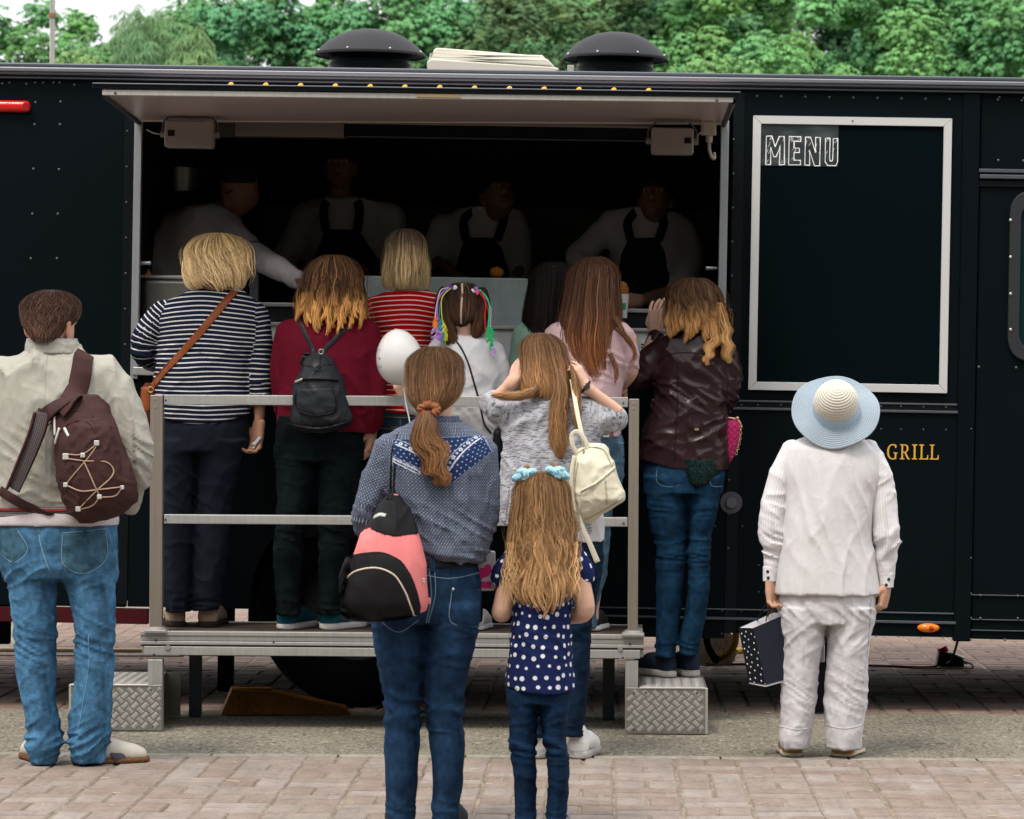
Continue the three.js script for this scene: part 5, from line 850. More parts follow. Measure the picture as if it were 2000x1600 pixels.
// ------------------------------------------------------------------ odds and ends on the ground
{
  const p = onGround(440, 1378), q = onGround(676, 1386), o = thing('wheel_chock', 'yellow steel levelling wedge lying under the platform', 'wheel chock', V((p.x + q.x) / 2, 0, -14.45));
  const sh = new THREE.Shape(); sh.moveTo(-0.27, 0.005); sh.lineTo(0.29, 0.0); sh.lineTo(0.28, 0.018); sh.lineTo(-0.03, 0.088); sh.lineTo(-0.225, 0.105); sh.closePath();
  part('wedge', new THREE.ExtrudeGeometry(sh, { depth: 0.2, bevelEnabled: true, bevelSize: 0.004, bevelThickness: 0.004, bevelSegments: 2 }).rotateY(0.12).translate(0, 0, -0.1), mat([0.27, 0.11, 0.014], { map: T.speck, roughness: 0.6 }), o, false);
  part('rib', boxG(-0.12, 0.104, -0.02, 0.16, 0.012, 0.05, 0.003).rotateY(0.12), mat([0.42, 0.18, 0.03], { map: T.speck }), o, false);
  const pp = thing('pipe', 'long brown pipe lying on the bricks beyond the truck', 'pipe', onGround(130, 1278)); part('tube', cylG(V(-2.4, 0.02, 0), V(0.9, 0.02, -0.02), 0.0125, 0.0125, 14), mat([0.32, 0.24, 0.15], { metalness: 0.3, roughness: 0.5 }), pp, false);
  const p2 = thing('rod', 'thin white rod lying just in front of the brown pipe', 'rod', onGround(130, 1285)); part('tube', cylG(V(-2.4, 0.012, 0), V(0.62, 0.012, -0.01), 0.007, 0.007, 10), M.white, p2, false);
  // power distributor and its cable
  const d = thing('power_socket', 'black and white power distributor with a red socket lid on the bricks under the truck', 'power socket', onGround(1858, 1304)), k = 1 / 376, sq = (n, g, m, par = d) => part(n, g, m, par, false), prof = new THREE.Shape(); prof.moveTo(-0.075, 0.012); prof.lineTo(-0.062, 0.082); prof.lineTo(-0.02, 0.075); prof.lineTo(0.056, 0.044); prof.lineTo(0.062, 0.003); prof.lineTo(-0.03, 0.002); prof.closePath();
  sq('housing', new THREE.ExtrudeGeometry(prof, { depth: 0.08, bevelEnabled: true, bevelSize: 0.003, bevelThickness: 0.003, bevelSegments: 2 }).translate(0, 0, -0.05), mat([0.018, 0.018, 0.02], { roughness: 0.5 }));
  sq('top_plate', boxG(0.02, 0.064, -0.01, 0.085, 0.006, 0.082, 0.002).rotateZ(-0.0).applyMatrix4(new THREE.Matrix4().makeRotationZ(-0.40).setPosition(-0.012, 0.012, 0)), mat([0.55, 0.54, 0.53], { roughness: 0.4 })); sq('socket_lid', new THREE.CylinderGeometry(0.026, 0.03, 0.03, 20).rotateZ(0.4).translate(-0.042, 0.09, -0.01), mat([0.42, 0.02, 0.035], { roughness: 0.4 })); sq('socket_ring', boxG(-0.04, 0.073, -0.01, 0.05, 0.012, 0.084, 0.004).rotateZ(0.0), mat([0.42, 0.02, 0.035], { roughness: 0.4 })); sq('gland', cylG(V(0.06, 0.03, -0.01), V(0.085, 0.022, -0.01), 0.012, 0.008), mat([0.5, 0.5, 0.48]));
  const cb = thing('cable', 'dark cable running along the bricks to the power distributor under the truck', 'cable', onGround(1700, 1303)), g0 = (x, y, h = 0.008) => { const v = onGround(x, y); v.y = h; return v; };
  part('cable_run', tubeG([g0(1380, 1302), g0(1480, 1300), g0(1600, 1301), g0(1720, 1304), g0(1820, 1306), g0(1842, 1303, 0.02), at(1858, 1290, 16.7), at(1868, 1262, 16.6), at(1872, 1245, 16.55)], 0.0065, 80, 8), mat([0.03, 0.026, 0.024]), cb); part('cable_run', tubeG([at(1884, 1293, 16.75), at(1898, 1298, 16.75), at(1900, 1305, 16.7), g0(1880, 1308), g0(1780, 1309)], 0.005, 40, 8), mat([0.22, 0.19, 0.17]), cb);
  const hs = thing('hose', 'yellow hose hanging below the truck behind the leather jacket woman', 'hose', onGround(1430, 1300)); part('hose_run', tubeG([at(1437, 1230, 16.2), at(1437, 1252, 16.2), at(1428, 1272, 16.2), at(1412, 1284, 16.25), g0(1440, 1283, 0.03), g0(1500, 1284, 0.03)], 0.018, 50, 10), mat([0.62, 0.40, 0.05], { roughness: 0.5 }), hs);
  const dh = thing('drain_hose', 'black drain hose hanging below the truck next to the plastic sack', 'hose', onGround(1395, 1295)); part('hose_run', tubeG([at(1378, 1230, 16.1), at(1382, 1260, 16.1), at(1392, 1280, 16.15), g0(1404, 1290, 0.02)], 0.018, 40, 10), M.rubber, dh);
  const sk = thing('plastic_sack', 'crumpled clear plastic sack lying under the truck by the yellow hose', 'plastic sack', onGround(1400, 1298)), fs = new Fig(16.4), FS = new Field([fs.chain([[1372, 1284, 0, 16], [1392, 1262, 0, 26], [1416, 1258, 0, 20], [1424, 1284, 6, 10]], 8), fs.chain([[1376, 1290, 4, 9], [1400, 1290, 6, 10], [1418, 1292, 6, 7]], 6)], { disp: addD(wrinkle(3, 0.02, 16, 16, 16), wrinkle(7, 0.008, 45, 45, 45)), amp: 0.03, cut: (x, y) => 0.004 - y }); part('film', solid(FS, 0.009), mat([0.62, 0.58, 0.53], { cls: 'P', roughness: 0.25, transmission: 0.35, thickness: 0, side: THREE.DoubleSide }), sk);
  // straws and bits on the ground
  reseed(222); const gs = []; for (let i = 0; i < 70; i++) { const v = onGround(rr(-20, 2020), i < 12 ? rr(1388, 1400) : i < 30 ? rr(1400, 1476) : rr(1484, 1600)); const a = rr(0, 3.14), L = rr(0.006, i % 9 === 0 ? 0.06 : 0.018); gs.push(cylG(V(v.x - Math.cos(a) * L, 0.0025, v.z - Math.sin(a) * L), V(v.x + Math.cos(a) * L, 0.0025, v.z + Math.sin(a) * L), 0.0013, 0.001, 5)); } tag(part('litter', merge(gs), mat([0.62, 0.52, 0.36]), scene, false), 'scattered dry straws and crumbs on the pavement and road', 'litter', null, 'stuff');
}
// ------------------------------------------------------------------ cloth prints
T.navyStripe = tex(64, 128, 0.2, 0.0202, (u, v, c) => { const w = smooth(0.33, 0.37, v) * (1 - smooth(0.60, 0.64, v)), n = 0.93 + 0.14 * (hash(u * 64 | 0, v * 128 | 0) - 0.5); c[0] = mix(0.105, 0.86, w) * n; c[1] = mix(0.125, 0.85, w) * n; c[2] = mix(0.20, 0.85, w) * n; return c; });
T.redStripe = tex(64, 128, 0.2, 0.0215, (u, v, c) => { const w = smooth(0.36, 0.40, v) * (1 - smooth(0.60, 0.64, v)), n = 0.94 + 0.12 * (hash(u * 64 | 0, v * 128 | 0) - 0.5); c[0] = mix(0.70, 0.90, w) * n; c[1] = mix(0.035, 0.78, w) * n; c[2] = mix(0.06, 0.76, w) * n; return c; });
T.polka = tex(1024, 1024, 0.30, 0.30, (u, v, c) => { const N = 9, gx = u * N, gy = v * N, i = Math.floor(gx), j = Math.floor(gy); let w = 0; for (let a = -1; a <= 1; a++) for (let b = -1; b <= 1; b++) { const p = (i + a + N) % N, q = (j + b + N) % N, cx = i + a + 0.5 + 0.42 * (hash(p, q, 1) - 0.5) + (q % 2) * 0.25, cy = j + b + 0.5 + 0.42 * (hash(p, q, 2) - 0.5), r = 0.14 + 0.12 * hash(p, q, 3); w = Math.max(w, 1 - smooth(r - 0.02, r + 0.02, Math.hypot(gx - cx, gy - cy))); } const n = 0.92 + 0.12 * (hash(u * 512 | 0, v * 512 | 0) - 0.5); c[0] = mix(0.115, 0.90, w) * n; c[1] = mix(0.155, 0.91, w) * n; c[2] = mix(0.325, 0.93, w) * n; return c; });
T.blouse = tex(512, 512, 0.088, 0.088, (u, v, c) => { const N = 8, x = u * N, y = v * N, a = x + y, b = x - y, fa = Math.abs(a - Math.round(a)), fb = Math.abs(b - Math.round(b)), line = Math.max(1 - smooth(0.05, 0.12, fa), 1 - smooth(0.05, 0.12, fb)), dx = x - Math.floor(x) - 0.5, dy = y - Math.floor(y) - 0.5, dot = 1 - smooth(0.10, 0.17, Math.hypot(dx, dy)), d2 = 1 - smooth(0.10, 0.2, Math.hypot(x - Math.round(x), y - Math.round(y))); const w = Math.max(line * 0.35, dot * 0.85, d2 * 0.5) , n = 0.95 + 0.1 * (hash(u * 512 | 0, v * 512 | 0) - 0.5); c[0] = mix(0.285, 0.78, w) * n; c[1] = mix(0.32, 0.80, w) * n; c[2] = mix(0.385, 0.84, w) * n; return c; });
T.scarf = tex(256, 256, 0.12, 0.12, (u, v, c) => { const a = noise(u * 26, v * 26, 1), b = noise(u * 20 + 5, v * 20, 3), g = smooth(0.16, 0.26, Math.abs(a)), r = smooth(0.42, 0.5, b); c[0] = mix(mix(0.03, 0.10, g), 0.75, r); c[1] = mix(mix(0.06, 0.42, g), 0.35, r); c[2] = mix(mix(0.09, 0.36, g), 0.42, r); return c; });
T.rib = tex(8, 64, 0.1, 0.006, (u, v) => 0.7 + 0.3 * Math.sin(v * 6.28));
T.mesh = tex(64, 64, 0.008, 0.008, (u, v) => 0.45 + 0.5 * smooth(0.2, 0.45, Math.hypot(u - 0.5, v - 0.5)));
T.wcord = tex(64, 64, 0.010, 0.2, (u, v) => 0.95 + 0.035 * Math.sin(u * 6.28));
const canvasTex = (w, h, fn) => { const cv = document.createElement('canvas'); cv.width = w; cv.height = h; fn(cv.getContext('2d'), w, h); const t = new THREE.CanvasTexture(cv); t.colorSpace = THREE.SRGBColorSpace; return t; };

// ------------------------------------------------------------------ the man with the brown backpack
{
  const f = new Fig(12.46), g = personG('man in beige windbreaker and faded blue jeans, short dark hair, at the left edge', 120, 1502, 12.46), Y = (v) => f.X(0, v).y;
  const b = bodyGeo(f, { head: [99, 640, 0], neck: [103, 690, 0], chest: [103, 790, 0], pelvis: [110, 1050, 0], shL: [0, 740, 0], elL: [-58, 885, 0], wrL: [-45, 975, -50], shR: [205, 740, 0], elR: [266, 885, 0], wrR: [252, 985, -50], hipL: [62, 1080, 0], knL: [72, 1270, 0], anL: [84, 1470, 0], hipR: [170, 1080, 0], knR: [184, 1270, 0], anR: [172, 1470, 0] }, { yaw: -0.42, headSc: 1.14 });
  part('body', b.geo, MS.fair, g);
  part('hair', hairGeo(f, [[565, 84, 118, 20, 0], [570, 62, 138, 42, 0], [585, 46, 152, 56, 0], [605, 40, 157, 62, 0], [622, 42, 152, 62, 2], [638, 47, 136, 60, 6], [650, 55, 128, 58, 8], [662, 62, 122, 54, 8], [672, 70, 114, 46, 8]], { seed: 3, root: [0.052, 0.032, 0.026], tip: [0.070, 0.042, 0.034], n: 5200, short: 20, startLo: 654, seg: 4, width: 0.0035, fluff: 0.004, drift: 3, clump: 0, domeH: 0.38, baseEnd: 664, hi: 2.0, hiP: 0.2, face: ellPrim((() => { const p = b.H.P(0, -0.05, -0.075); return p; })(), [0.095, 0.10, 0.075], qEuler(-0.36)) }), hairMat(0.6), g);
  const jm = mat([0.44, 0.425, 0.37], { cls: 'P', map: T.weave, roughness: 0.62, bumpMap: T.crumple, bumpScale: 0.003 });
  const dj = addD(wrinkle(3, 0.015, 6, 2.4, 5), wrinkle(8, 0.003, 18, 11, 12), bands([[Y(885), 0.10, 0.009, 22, 0.7, 5], [Y(960), 0.09, 0.010, 16, 0.3, 9]]));
  const F1 = garment(f, 'jacket', [f.loft([[668, 62, 146, 36, 0], [688, 40, 166, 48], [704, 10, 196, 58], [740, -20, 222, 70], [800, -30, 228, 78], [870, -32, 230, 80], [940, -30, 232, 80], [985, -27, 228, 76], [1000, -22, 224, 72]], 20), f.chain([[200, 735, 0, 40], [240, 800, 0, 42], [268, 885, 4, 36], [258, 945, -20, 30], [254, 985, -50, 24]], 24), f.chain([[-2, 735, 0, 40], [-42, 805, 0, 42], [-64, 888, 4, 36], [-55, 950, -20, 30], [-48, 985, -50, 24]], 24)], jm, g, { disp: dj, cell: 0.007 });
  garment(f, 'collar', [f.loft([[661, 52, 150, 46, 0], [674, 49, 156, 48], [692, 47, 160, 50]], 4)], jm, g, { cell: 0.006, subs: [f.loft([[640, 58, 144, 40, 0], [692, 58, 148, 42]], 2)], disp: wrinkle(4, 0.002, 20, 40, 20) });
  stitch(F1, f, g, [[100, 690], [101, 800], [104, 960]], jm, 0.004, { n: 40 }); stitch(F1, f, g, [[205, 720], [214, 780], [216, 830]], jm, 0.004);
  garment(f, 'ribbed_hem', [f.loft([[984, -26, 229, 77, 0], [996, -25, 229, 77, 0], [1008, -24, 229, 75]], 3)], mat([0.42, 0.40, 0.39], { map: T.rib }), g, { cell: 0.0055 });
  garment(f, 'hem_stripe', [f.loft([[991, -29, 232, 80, 0], [997, -28, 232, 80, 0]], 1)], mat([0.24, 0.035, 0.04]), g, { cell: 0.0045 });
  garment(f, 'undershirt', [f.loft([[1000, -20, 230, 77, 0], [1018, -19, 233, 80, 0], [1025, -18, 232, 79]], 3)], cloth([0.66, 0.60, 0.62]), g, { cell: 0.0055, disp: wrinkle(2, 0.003, 8, 12, 8) });
  const jn = denim([0.115, 0.305, 0.54]), stm = mat([0.20, 0.32, 0.42]);
  const dd = addD(wrinkle(5, 0.005, 10, 9, 10), wrinkle(15, 0.002, 26, 24, 20), bands([[Y(1250), 0.10, 0.010, 26, 0.35, 2], [Y(1440), 0.07, 0.014, 26, -0.4, 7], [Y(1120), 0.06, 0.008, 22, -0.5, 4]]));
  const F2 = garment(f, 'jeans', [f.loft([[1008, -12, 226, 70], [1040, -12, 231, 76], [1100, -3, 228, 74], [1128, 2, 226, 62]], 14), f.loft([[1080, 0, 110, 62], [1118, 10, 111, 58], [1203, 24, 110, 50], [1263, 28, 111, 48], [1304, 30, 110, 48], [1371, 44, 108, 46], [1405, 50, 115, 46], [1449, 48, 124, 48], [1470, 54, 116, 44], [1490, 59, 110, 40]], 10), f.loft([[1080, 114, 228, 62], [1118, 118, 226, 58], [1169, 136, 225, 52], [1236, 146, 224, 50], [1304, 146, 222, 48], [1371, 140, 219, 46], [1412, 133, 218, 46], [1450, 134, 214, 46], [1473, 136, 207, 42], [1489, 140, 205, 38]], 10)], jn, g, { disp: dd, cell: 0.0068 });
  const pk = denim([0.11, 0.26, 0.39]);
  quadPocket(F2, f, 'pocket', [[133, 1037], [213, 1030], [214, 1091], [172, 1118], [135, 1098]], pk, g); quadPocket(F2, f, 'pocket', [[-14, 1024], [44, 1028], [66, 1070], [38, 1097], [2, 1078]], pk, g);
  for (const p of [[[134, 1038], [213, 1031]], [[134, 1040], [136, 1098], [172, 1117], [213, 1091], [212, 1033]], [[134, 1047], [213, 1040]], [[44, 1030], [66, 1070], [38, 1095], [4, 1077]], [[-14, 1034], [47, 1037]]]) stitch(F2, f, g, p, stm, 0.003);
  stitch(F2, f, g, [[86, 1020], [92, 1060], [108, 1110]], stm, 0.004); stitch(F2, f, g, [[181, 1236], [180, 1300], [170, 1360], [160, 1420]], mat([0.13, 0.30, 0.48]), 0.003);
  { const bl = quadPocket(F2, f, 'belt_loop', [[83, 1012], [91, 1012], [91, 1040], [87, 1041], [83, 1040]], pk, g, { nu: 4, nv: 6, thick: 0.003 }); }
  for (const [x, y, z, dir] of [[146, 1505, -8, [1, -0.42]], [92, 1507, -6, [-0.5, -1]]]) {
    const s = shoe(f, g, { x, y, z, dir, len: 0.275, w: 0.046, h: 0.05, sole: 0.020, m: mat([0.50, 0.47, 0.41], { roughness: 0.8 }), ms: mat([0.27, 0.12, 0.05], { map: T.speck }) });
    s.userData.label = undefined;
  }
  { // dark flash on the outer shoe
    const q = f.X(146, 1505, -8), d = V(1, 0, -0.42).normalize(), S = new Field([chainPrim([[q.x + d.x * 0.033, q.y + 0.05, q.z + d.z * 0.033, 0.042], [q.x + d.x * 0.1375, q.y + 0.048, q.z + d.z * 0.1375, 0.0465], [q.x + d.x * 0.22, q.y + 0.032, q.z + d.z * 0.22, 0.0435]], 0.01)], { cut: (x, y, z) => { const t = (x - q.x) * d.x + (z - q.z) * d.z; return Math.max(Math.abs(t - 0.168 - (y - q.y - 0.04) * -0.6) - 0.027, q.y + 0.021 - y); }, amp: 0.002 });
    part('shoe_stripe', solid(S, 0.005), mat([0.075, 0.065, 0.085]), g);
  }
  // backpack
  const bp = thing('backpack', 'brown backpack with criss-crossed cords slung from one shoulder of the man in jeans', 'backpack', f.X(190, 900, 100)), bm = mat([0.058, 0.025, 0.023], { cls: 'P', map: T.weave, roughness: 0.72, bumpMap: T.weave, bumpScale: 0.0004 });
  const FB = garment(f, 'main_compartment', [f.loft([[772, 146, 194, 18, 92], [800, 98, 214, 36, 98], [830, 103, 226, 44, 108], [870, 106, 240, 54, 114], [937, 113, 263, 60, 114], [970, 120, 267, 58, 112], [1000, 132, 243, 50, 106], [1022, 152, 184, 22, 98]], 10)], bm, bp, { disp: addD(wrinkle(6, 0.006, 9, 9, 9), bands([[Y(965), 0.08, 0.006, 30, 0.5, 3]])), cell: 0.006 });
  garment(f, 'front_pocket', [f.loft([[818, 160, 196, 20, 140], [835, 140, 216, 34, 142], [880, 136, 232, 42, 142], [940, 140, 244, 44, 142], [985, 158, 236, 38, 134], [1006, 186, 214, 16, 124]], 6)], bm, bp, { disp: addD(wrinkle(9, 0.006, 8, 10, 8), wrinkle(2, 0.003, 22, 22, 20)), cell: 0.006 });
  const FP = new Field([f.loft([[772, 146, 194, 18, 92], [800, 98, 214, 36, 98], [830, 103, 226, 44, 108], [870, 106, 240, 54, 114], [937, 113, 263, 60, 114], [970, 120, 267, 58, 112], [1000, 132, 243, 50, 106], [1022, 152, 184, 22, 98]], 10), f.loft([[818, 160, 196, 20, 140], [835, 140, 216, 34, 142], [880, 136, 232, 42, 142], [940, 140, 244, 44, 142], [985, 158, 236, 38, 134], [1006, 186, 214, 16, 124]], 6)], { amp: 0 });
  const bd = mat([0.055, 0.022, 0.020], { roughness: 0.7 }), cord = mat([0.40, 0.27, 0.20], { roughness: 0.6 }), tabm = mat([0.55, 0.53, 0.50], { roughness: 0.5, metalness: 0.3 });
  const FU = new Field([...F1.prims, ...FP.prims], { disp: dj, amp: 0 });
  part('shoulder_strap', strapG(FU, f.path([[170, 692], [167, 735], [158, 775], [138, 800]]), (t) => (38 + 10 * t) / f.s, 0.009, { ...zr(f), n: 30, e: 0.02 }), bm, bp);
  part('shoulder_strap', strapG(FU, f.path([[160, 776], [128, 796], [98, 815], [84, 812]]), 34 / f.s, 0.010, { ...zr(f), n: 24, e: 0.03 }), bm, bp);
  part('loose_strap', strapG(null, [f.X(82, 806, 112), f.X(72, 845, 118), f.X(48, 905, 112), f.X(26, 955, 100)], 30 / f.s, 0.007, { n: 26, nor: () => V(-0.25, 0.15, 1) }), mat([0.12, 0.10, 0.105], { map: T.mesh, roughness: 0.9 }), bp);
  for (const e of [-1, 1]) part('strap_binding', strapG(null, [f.X(82 + e * 14, 806, 114), f.X(72 + e * 14.5, 845, 120), f.X(48 + e * 14, 905, 114), f.X(26 + e * 12, 955, 102)], 5 / f.s, 0.009, { n: 26, nor: () => V(-0.25, 0.15, 1) }), bd, bp);
  part('webbing', strapG(FU, f.path([[12, 956], [50, 978], [90, 996], [128, 1006]]), 19 / f.s, 0.006, { ...zr(f), lift: 0.008, n: 26, e: 0.03 }), bm, bp);
  for (const [p, w] of [[[[128, 905], [134, 850], [165, 822], [200, 824], [228, 870], [236, 905]], 0.005], [[[112, 830], [150, 805], [200, 806], [222, 850]], 0.005], [[[136, 855], [134, 920], [150, 975]], 0.006]]) part('zip', strapG(FP, f.path(p), w, 0.0018, { ...zr(f), n: 34, e: 0.01 }), bd, bp);
  for (const p of [[[158, 884], [191, 883], [216, 866], [206, 884], [156, 940]], [[158, 892], [195, 896], [236, 899], [248, 918], [214, 955], [180, 987]], [[156, 943], [186, 953], [222, 950], [260, 946]], [[193, 897], [206, 925], [222, 962]], [[260, 949], [250, 962], [222, 965]], [[222, 965], [208, 980], [180, 989]]]) part('cord', strapG(FP, f.path(p), 0.0048, 0.004, { ...zr(f), n: 30, e: 0.01, relax: 6 }), cord, bp);
  for (const [x, y, w] of [[155, 888, 12], [217, 862, 10], [154, 942, 9], [262, 947, 8], [222, 964, 9], [178, 988, 10], [191, 885, 9]]) { const p = f.xy(x, y), z = FP.hitZ(p[0], p[1], -11, -14) ?? -12.2; part('cord_lock', boxG(p[0], p[1], z + 0.006, w / f.s, w / f.s, 0.010, 0.003), tabm, bp); }
  for (const [x0, y0, x1, y1] of [[121, 812, 108, 852], [128, 812, 130, 848], [140, 834, 131, 864], [150, 834, 160, 850]]) part('zip_pull', strapG(FP, f.path([[x0, y0], [x1, y1]]), 0.011, 0.005, { ...zr(f), n: 8 }), tabm, bp);
}
// ------------------------------------------------------------------ woman in the navy striped top
{
  const D = 14.04, f = new Fig(D), g = personG('blonde woman in navy top with thin white stripes and dark trousers on the platform', 385, 1231, D), Y = (v) => f.X(0, v).y;
  const hw = f.X(505, 832, 0), hand = { w: hw, f: V(-0.16, -1, 0.05), n: V(0.75, -0.1, -0.65), side: -1, curl: [0.75, 0.8, 0.85, 0.8], sc: 1.05, thumb: [0.8, 0.2], cell: 0.004 };
  const b = bodyGeo(f, { head: [424, 514, 0], neck: [424, 572, 0], chest: [405, 660, 0], pelvis: [398, 830, 0], shL: [330, 610, 0], elL: [290, 692, -10], wrL: [308, 706, -70], shR: [496, 612, 0], elR: [508, 735, 0], wrR: [506, 826, 0], hipL: [355, 850, 0], knL: [347, 1030, 0], anL: [346, 1185, 0], hipR: [436, 850, 0], knR: [412, 1030, 0], anR: [402, 1185, 0] }, { yaw: -0.5, headSc: 1.08, hands: [hand] });
  part('body', b.geo, MS.tan, g);
  part('hair', hairGeo(f, [[455, 410, 444, 16, 0], [462, 390, 470, 38], [478, 372, 481, 48], [505, 365, 485, 52], [533, 363, 483, 52], [548, 366, 476, 48], [560, 371, 471, 42], [572, 388, 458, 30], [577, 400, 440, 20]], { seed: 8, root: [0.52, 0.37, 0.18], tip: [0.98, 0.79, 0.48], n: 1700, endLo: 520, endHi: 580, baseEnd: 555, wave: 0.006, waveLen: 0.13, width: 0.0055, fluff: 0.014, drift: 1.5, hi: 0.55, hiP: 0.25, startLo: 520, sweep: -0.5, clump: 0.5, g0: 0, g1: 0.6, face: ellPrim(b.H.P(0, -0.04, -0.09), [0.09, 0.11, 0.075], qEuler(-0.5)) }), hairMat(0.55), g);
  const hem = (x, y) => { const c = f.X(395, 826).x, px = (x - c) * f.s; return f.X(0, 827).y + Math.max(0, (px / 92) ** 2 * 20 / f.s) - y; };
  const F1 = garment(f, 'striped_top', [f.loft([[564, 392, 462, 26, 0], [573, 360, 480, 38], [590, 324, 500, 50], [620, 308, 512, 58], [660, 308, 508, 62], [722, 302, 492, 65], [765, 300, 490, 68], [805, 308, 488, 68], [838, 312, 487, 66]], 16), f.chain([[318, 612, 0, 25], [287, 655, -5, 28], [282, 690, -14, 26], [300, 706, -62, 21]], 12), f.chain([[500, 616, 0, 25], [507, 670, 0, 26], [506, 730, 4, 25], [508, 796, 2, 20]], 12)], cloth([1, 1, 1], { map: T.navyStripe }), g, { disp: addD(wrinkle(4, 0.005, 6, 9, 7), bands([[Y(735), 0.12, 0.007, 16, 0.35, 3], [Y(690), 0.07, 0.008, 22, 0.4, 6]])), cell: 0.0068, cut: (x, y) => Math.max(x < f.X(489, 0).x ? hem(x, y) : -1, f.X(0, 791).y - y - (x < f.X(489, 0).x ? 1 : 0)), uvd: (x, y, z, w) => { const e = (x - f.X(398, 0).x) / 0.2; return w ? 0.004 * noise(x * 9, y * 9, 2) : 0.020 * e * e * smooth(Y(760), Y(580), y) + 0.006 * noise(x * 6, y * 5, 3) - 0.006 * e * e * smooth(Y(700), Y(820), y); } });
  const tr = denim([0.0125, 0.016, 0.026], { map: T.weave });
  garment(f, 'trousers', [f.loft([[805, 316, 482, 60], [840, 313, 486, 66], [880, 314, 480, 62]], 10), f.loft([[860, 313, 388, 58], [907, 313, 384, 52], [1035, 313, 378, 44], [1100, 315, 375, 40], [1141, 317, 373, 39], [1170, 320, 371, 37], [1194, 324, 370, 33]], 8), f.loft([[860, 386, 484, 58], [907, 385, 474, 52], [1001, 381, 451, 44], [1035, 379, 449, 42], [1099, 376, 443, 39], [1154, 375, 434, 36], [1192, 377, 428, 33]], 8)], tr, g, { disp: addD(wrinkle(7, 0.006, 9, 9, 9), bands([[Y(960), 0.16, 0.007, 15, 0.6, 5], [Y(1180), 0.05, 0.010, 30, 0, 8]])), cell: 0.0075 });
  const sm = mat([0.50, 0.36, 0.26], { map: T.speck, roughness: 0.8 }); shoe(f, g, { x: 343, y: 1230, z: -2, dir: [-0.18, -1], len: 0.25, w: 0.048, h: 0.052, sole: 0.026, m: sm, ms: mat([0.035, 0.022, 0.018]) }); shoe(f, g, { x: 403, y: 1232, z: 0, dir: [0.12, -1], len: 0.25, w: 0.048, h: 0.052, sole: 0.026, m: sm, ms: mat([0.035, 0.022, 0.018]) });
  const k = thing('key_fob', 'small pale blue key fob in the fist of the blonde woman in navy stripes', 'key fob', f.X(502, 862, 18)); part('fob', boxG(0, 0, 0, 0.014, 0.045, 0.012, 0.004).rotateZ(-0.7), mat([0.45, 0.55, 0.62], { roughness: 0.35 }), k, false); part('ring', new THREE.TorusGeometry(0.011, 0.0016, 6, 20).translate(-0.016, -0.018, 0), M.silver, k, false);
  const bag = thing('shoulder_bag', 'tan leather shoulder bag worn across the back of the blonde woman in navy stripes', 'bag', f.X(288, 775, 0)), tan = leather([0.22, 0.060, 0.022]);
  part('strap', strapG(F1, f.path([[462, 570], [440, 598], [405, 642], [360, 692], [318, 735], [296, 762]]), 14.5 / f.s, 0.004, { ...zr(f), n: 50, e: 0.02 }), tan, bag);
  for (const e of [-1, 1]) part('stitching', strapG(F1, f.path([[462, 570], [440, 598], [405, 642], [360, 692], [318, 735], [296, 762]].map(([x, y]) => [x + e * 4.2, y + e * 3.6])), 1.3 / f.s, 0.0058, { ...zr(f), n: 50, e: 0.02 }), leather([0.33, 0.10, 0.04]), bag);
  const F3 = garment(f, 'bag_body', [f.loft([[748, 284, 300, 20, 0], [760, 277, 304, 34], [800, 275, 306, 36], [838, 277, 304, 34], [846, 284, 300, 24]], 4)], leather([0.085, 0.028, 0.016]), bag, { cell: 0.006 });
  quadPocket(F3, f, 'flap', [[278, 756], [303, 756], [304, 796], [291, 802], [277, 796]], tan, bag, { thick: 0.004 }); part('buckle', new THREE.TorusGeometry(0.012, 0.002, 6, 20).translate(...f.arr(294, 761, 38)), mat([0.65, 0.48, 0.2], { metalness: 0.8, roughness: 0.35 }), bag);
}
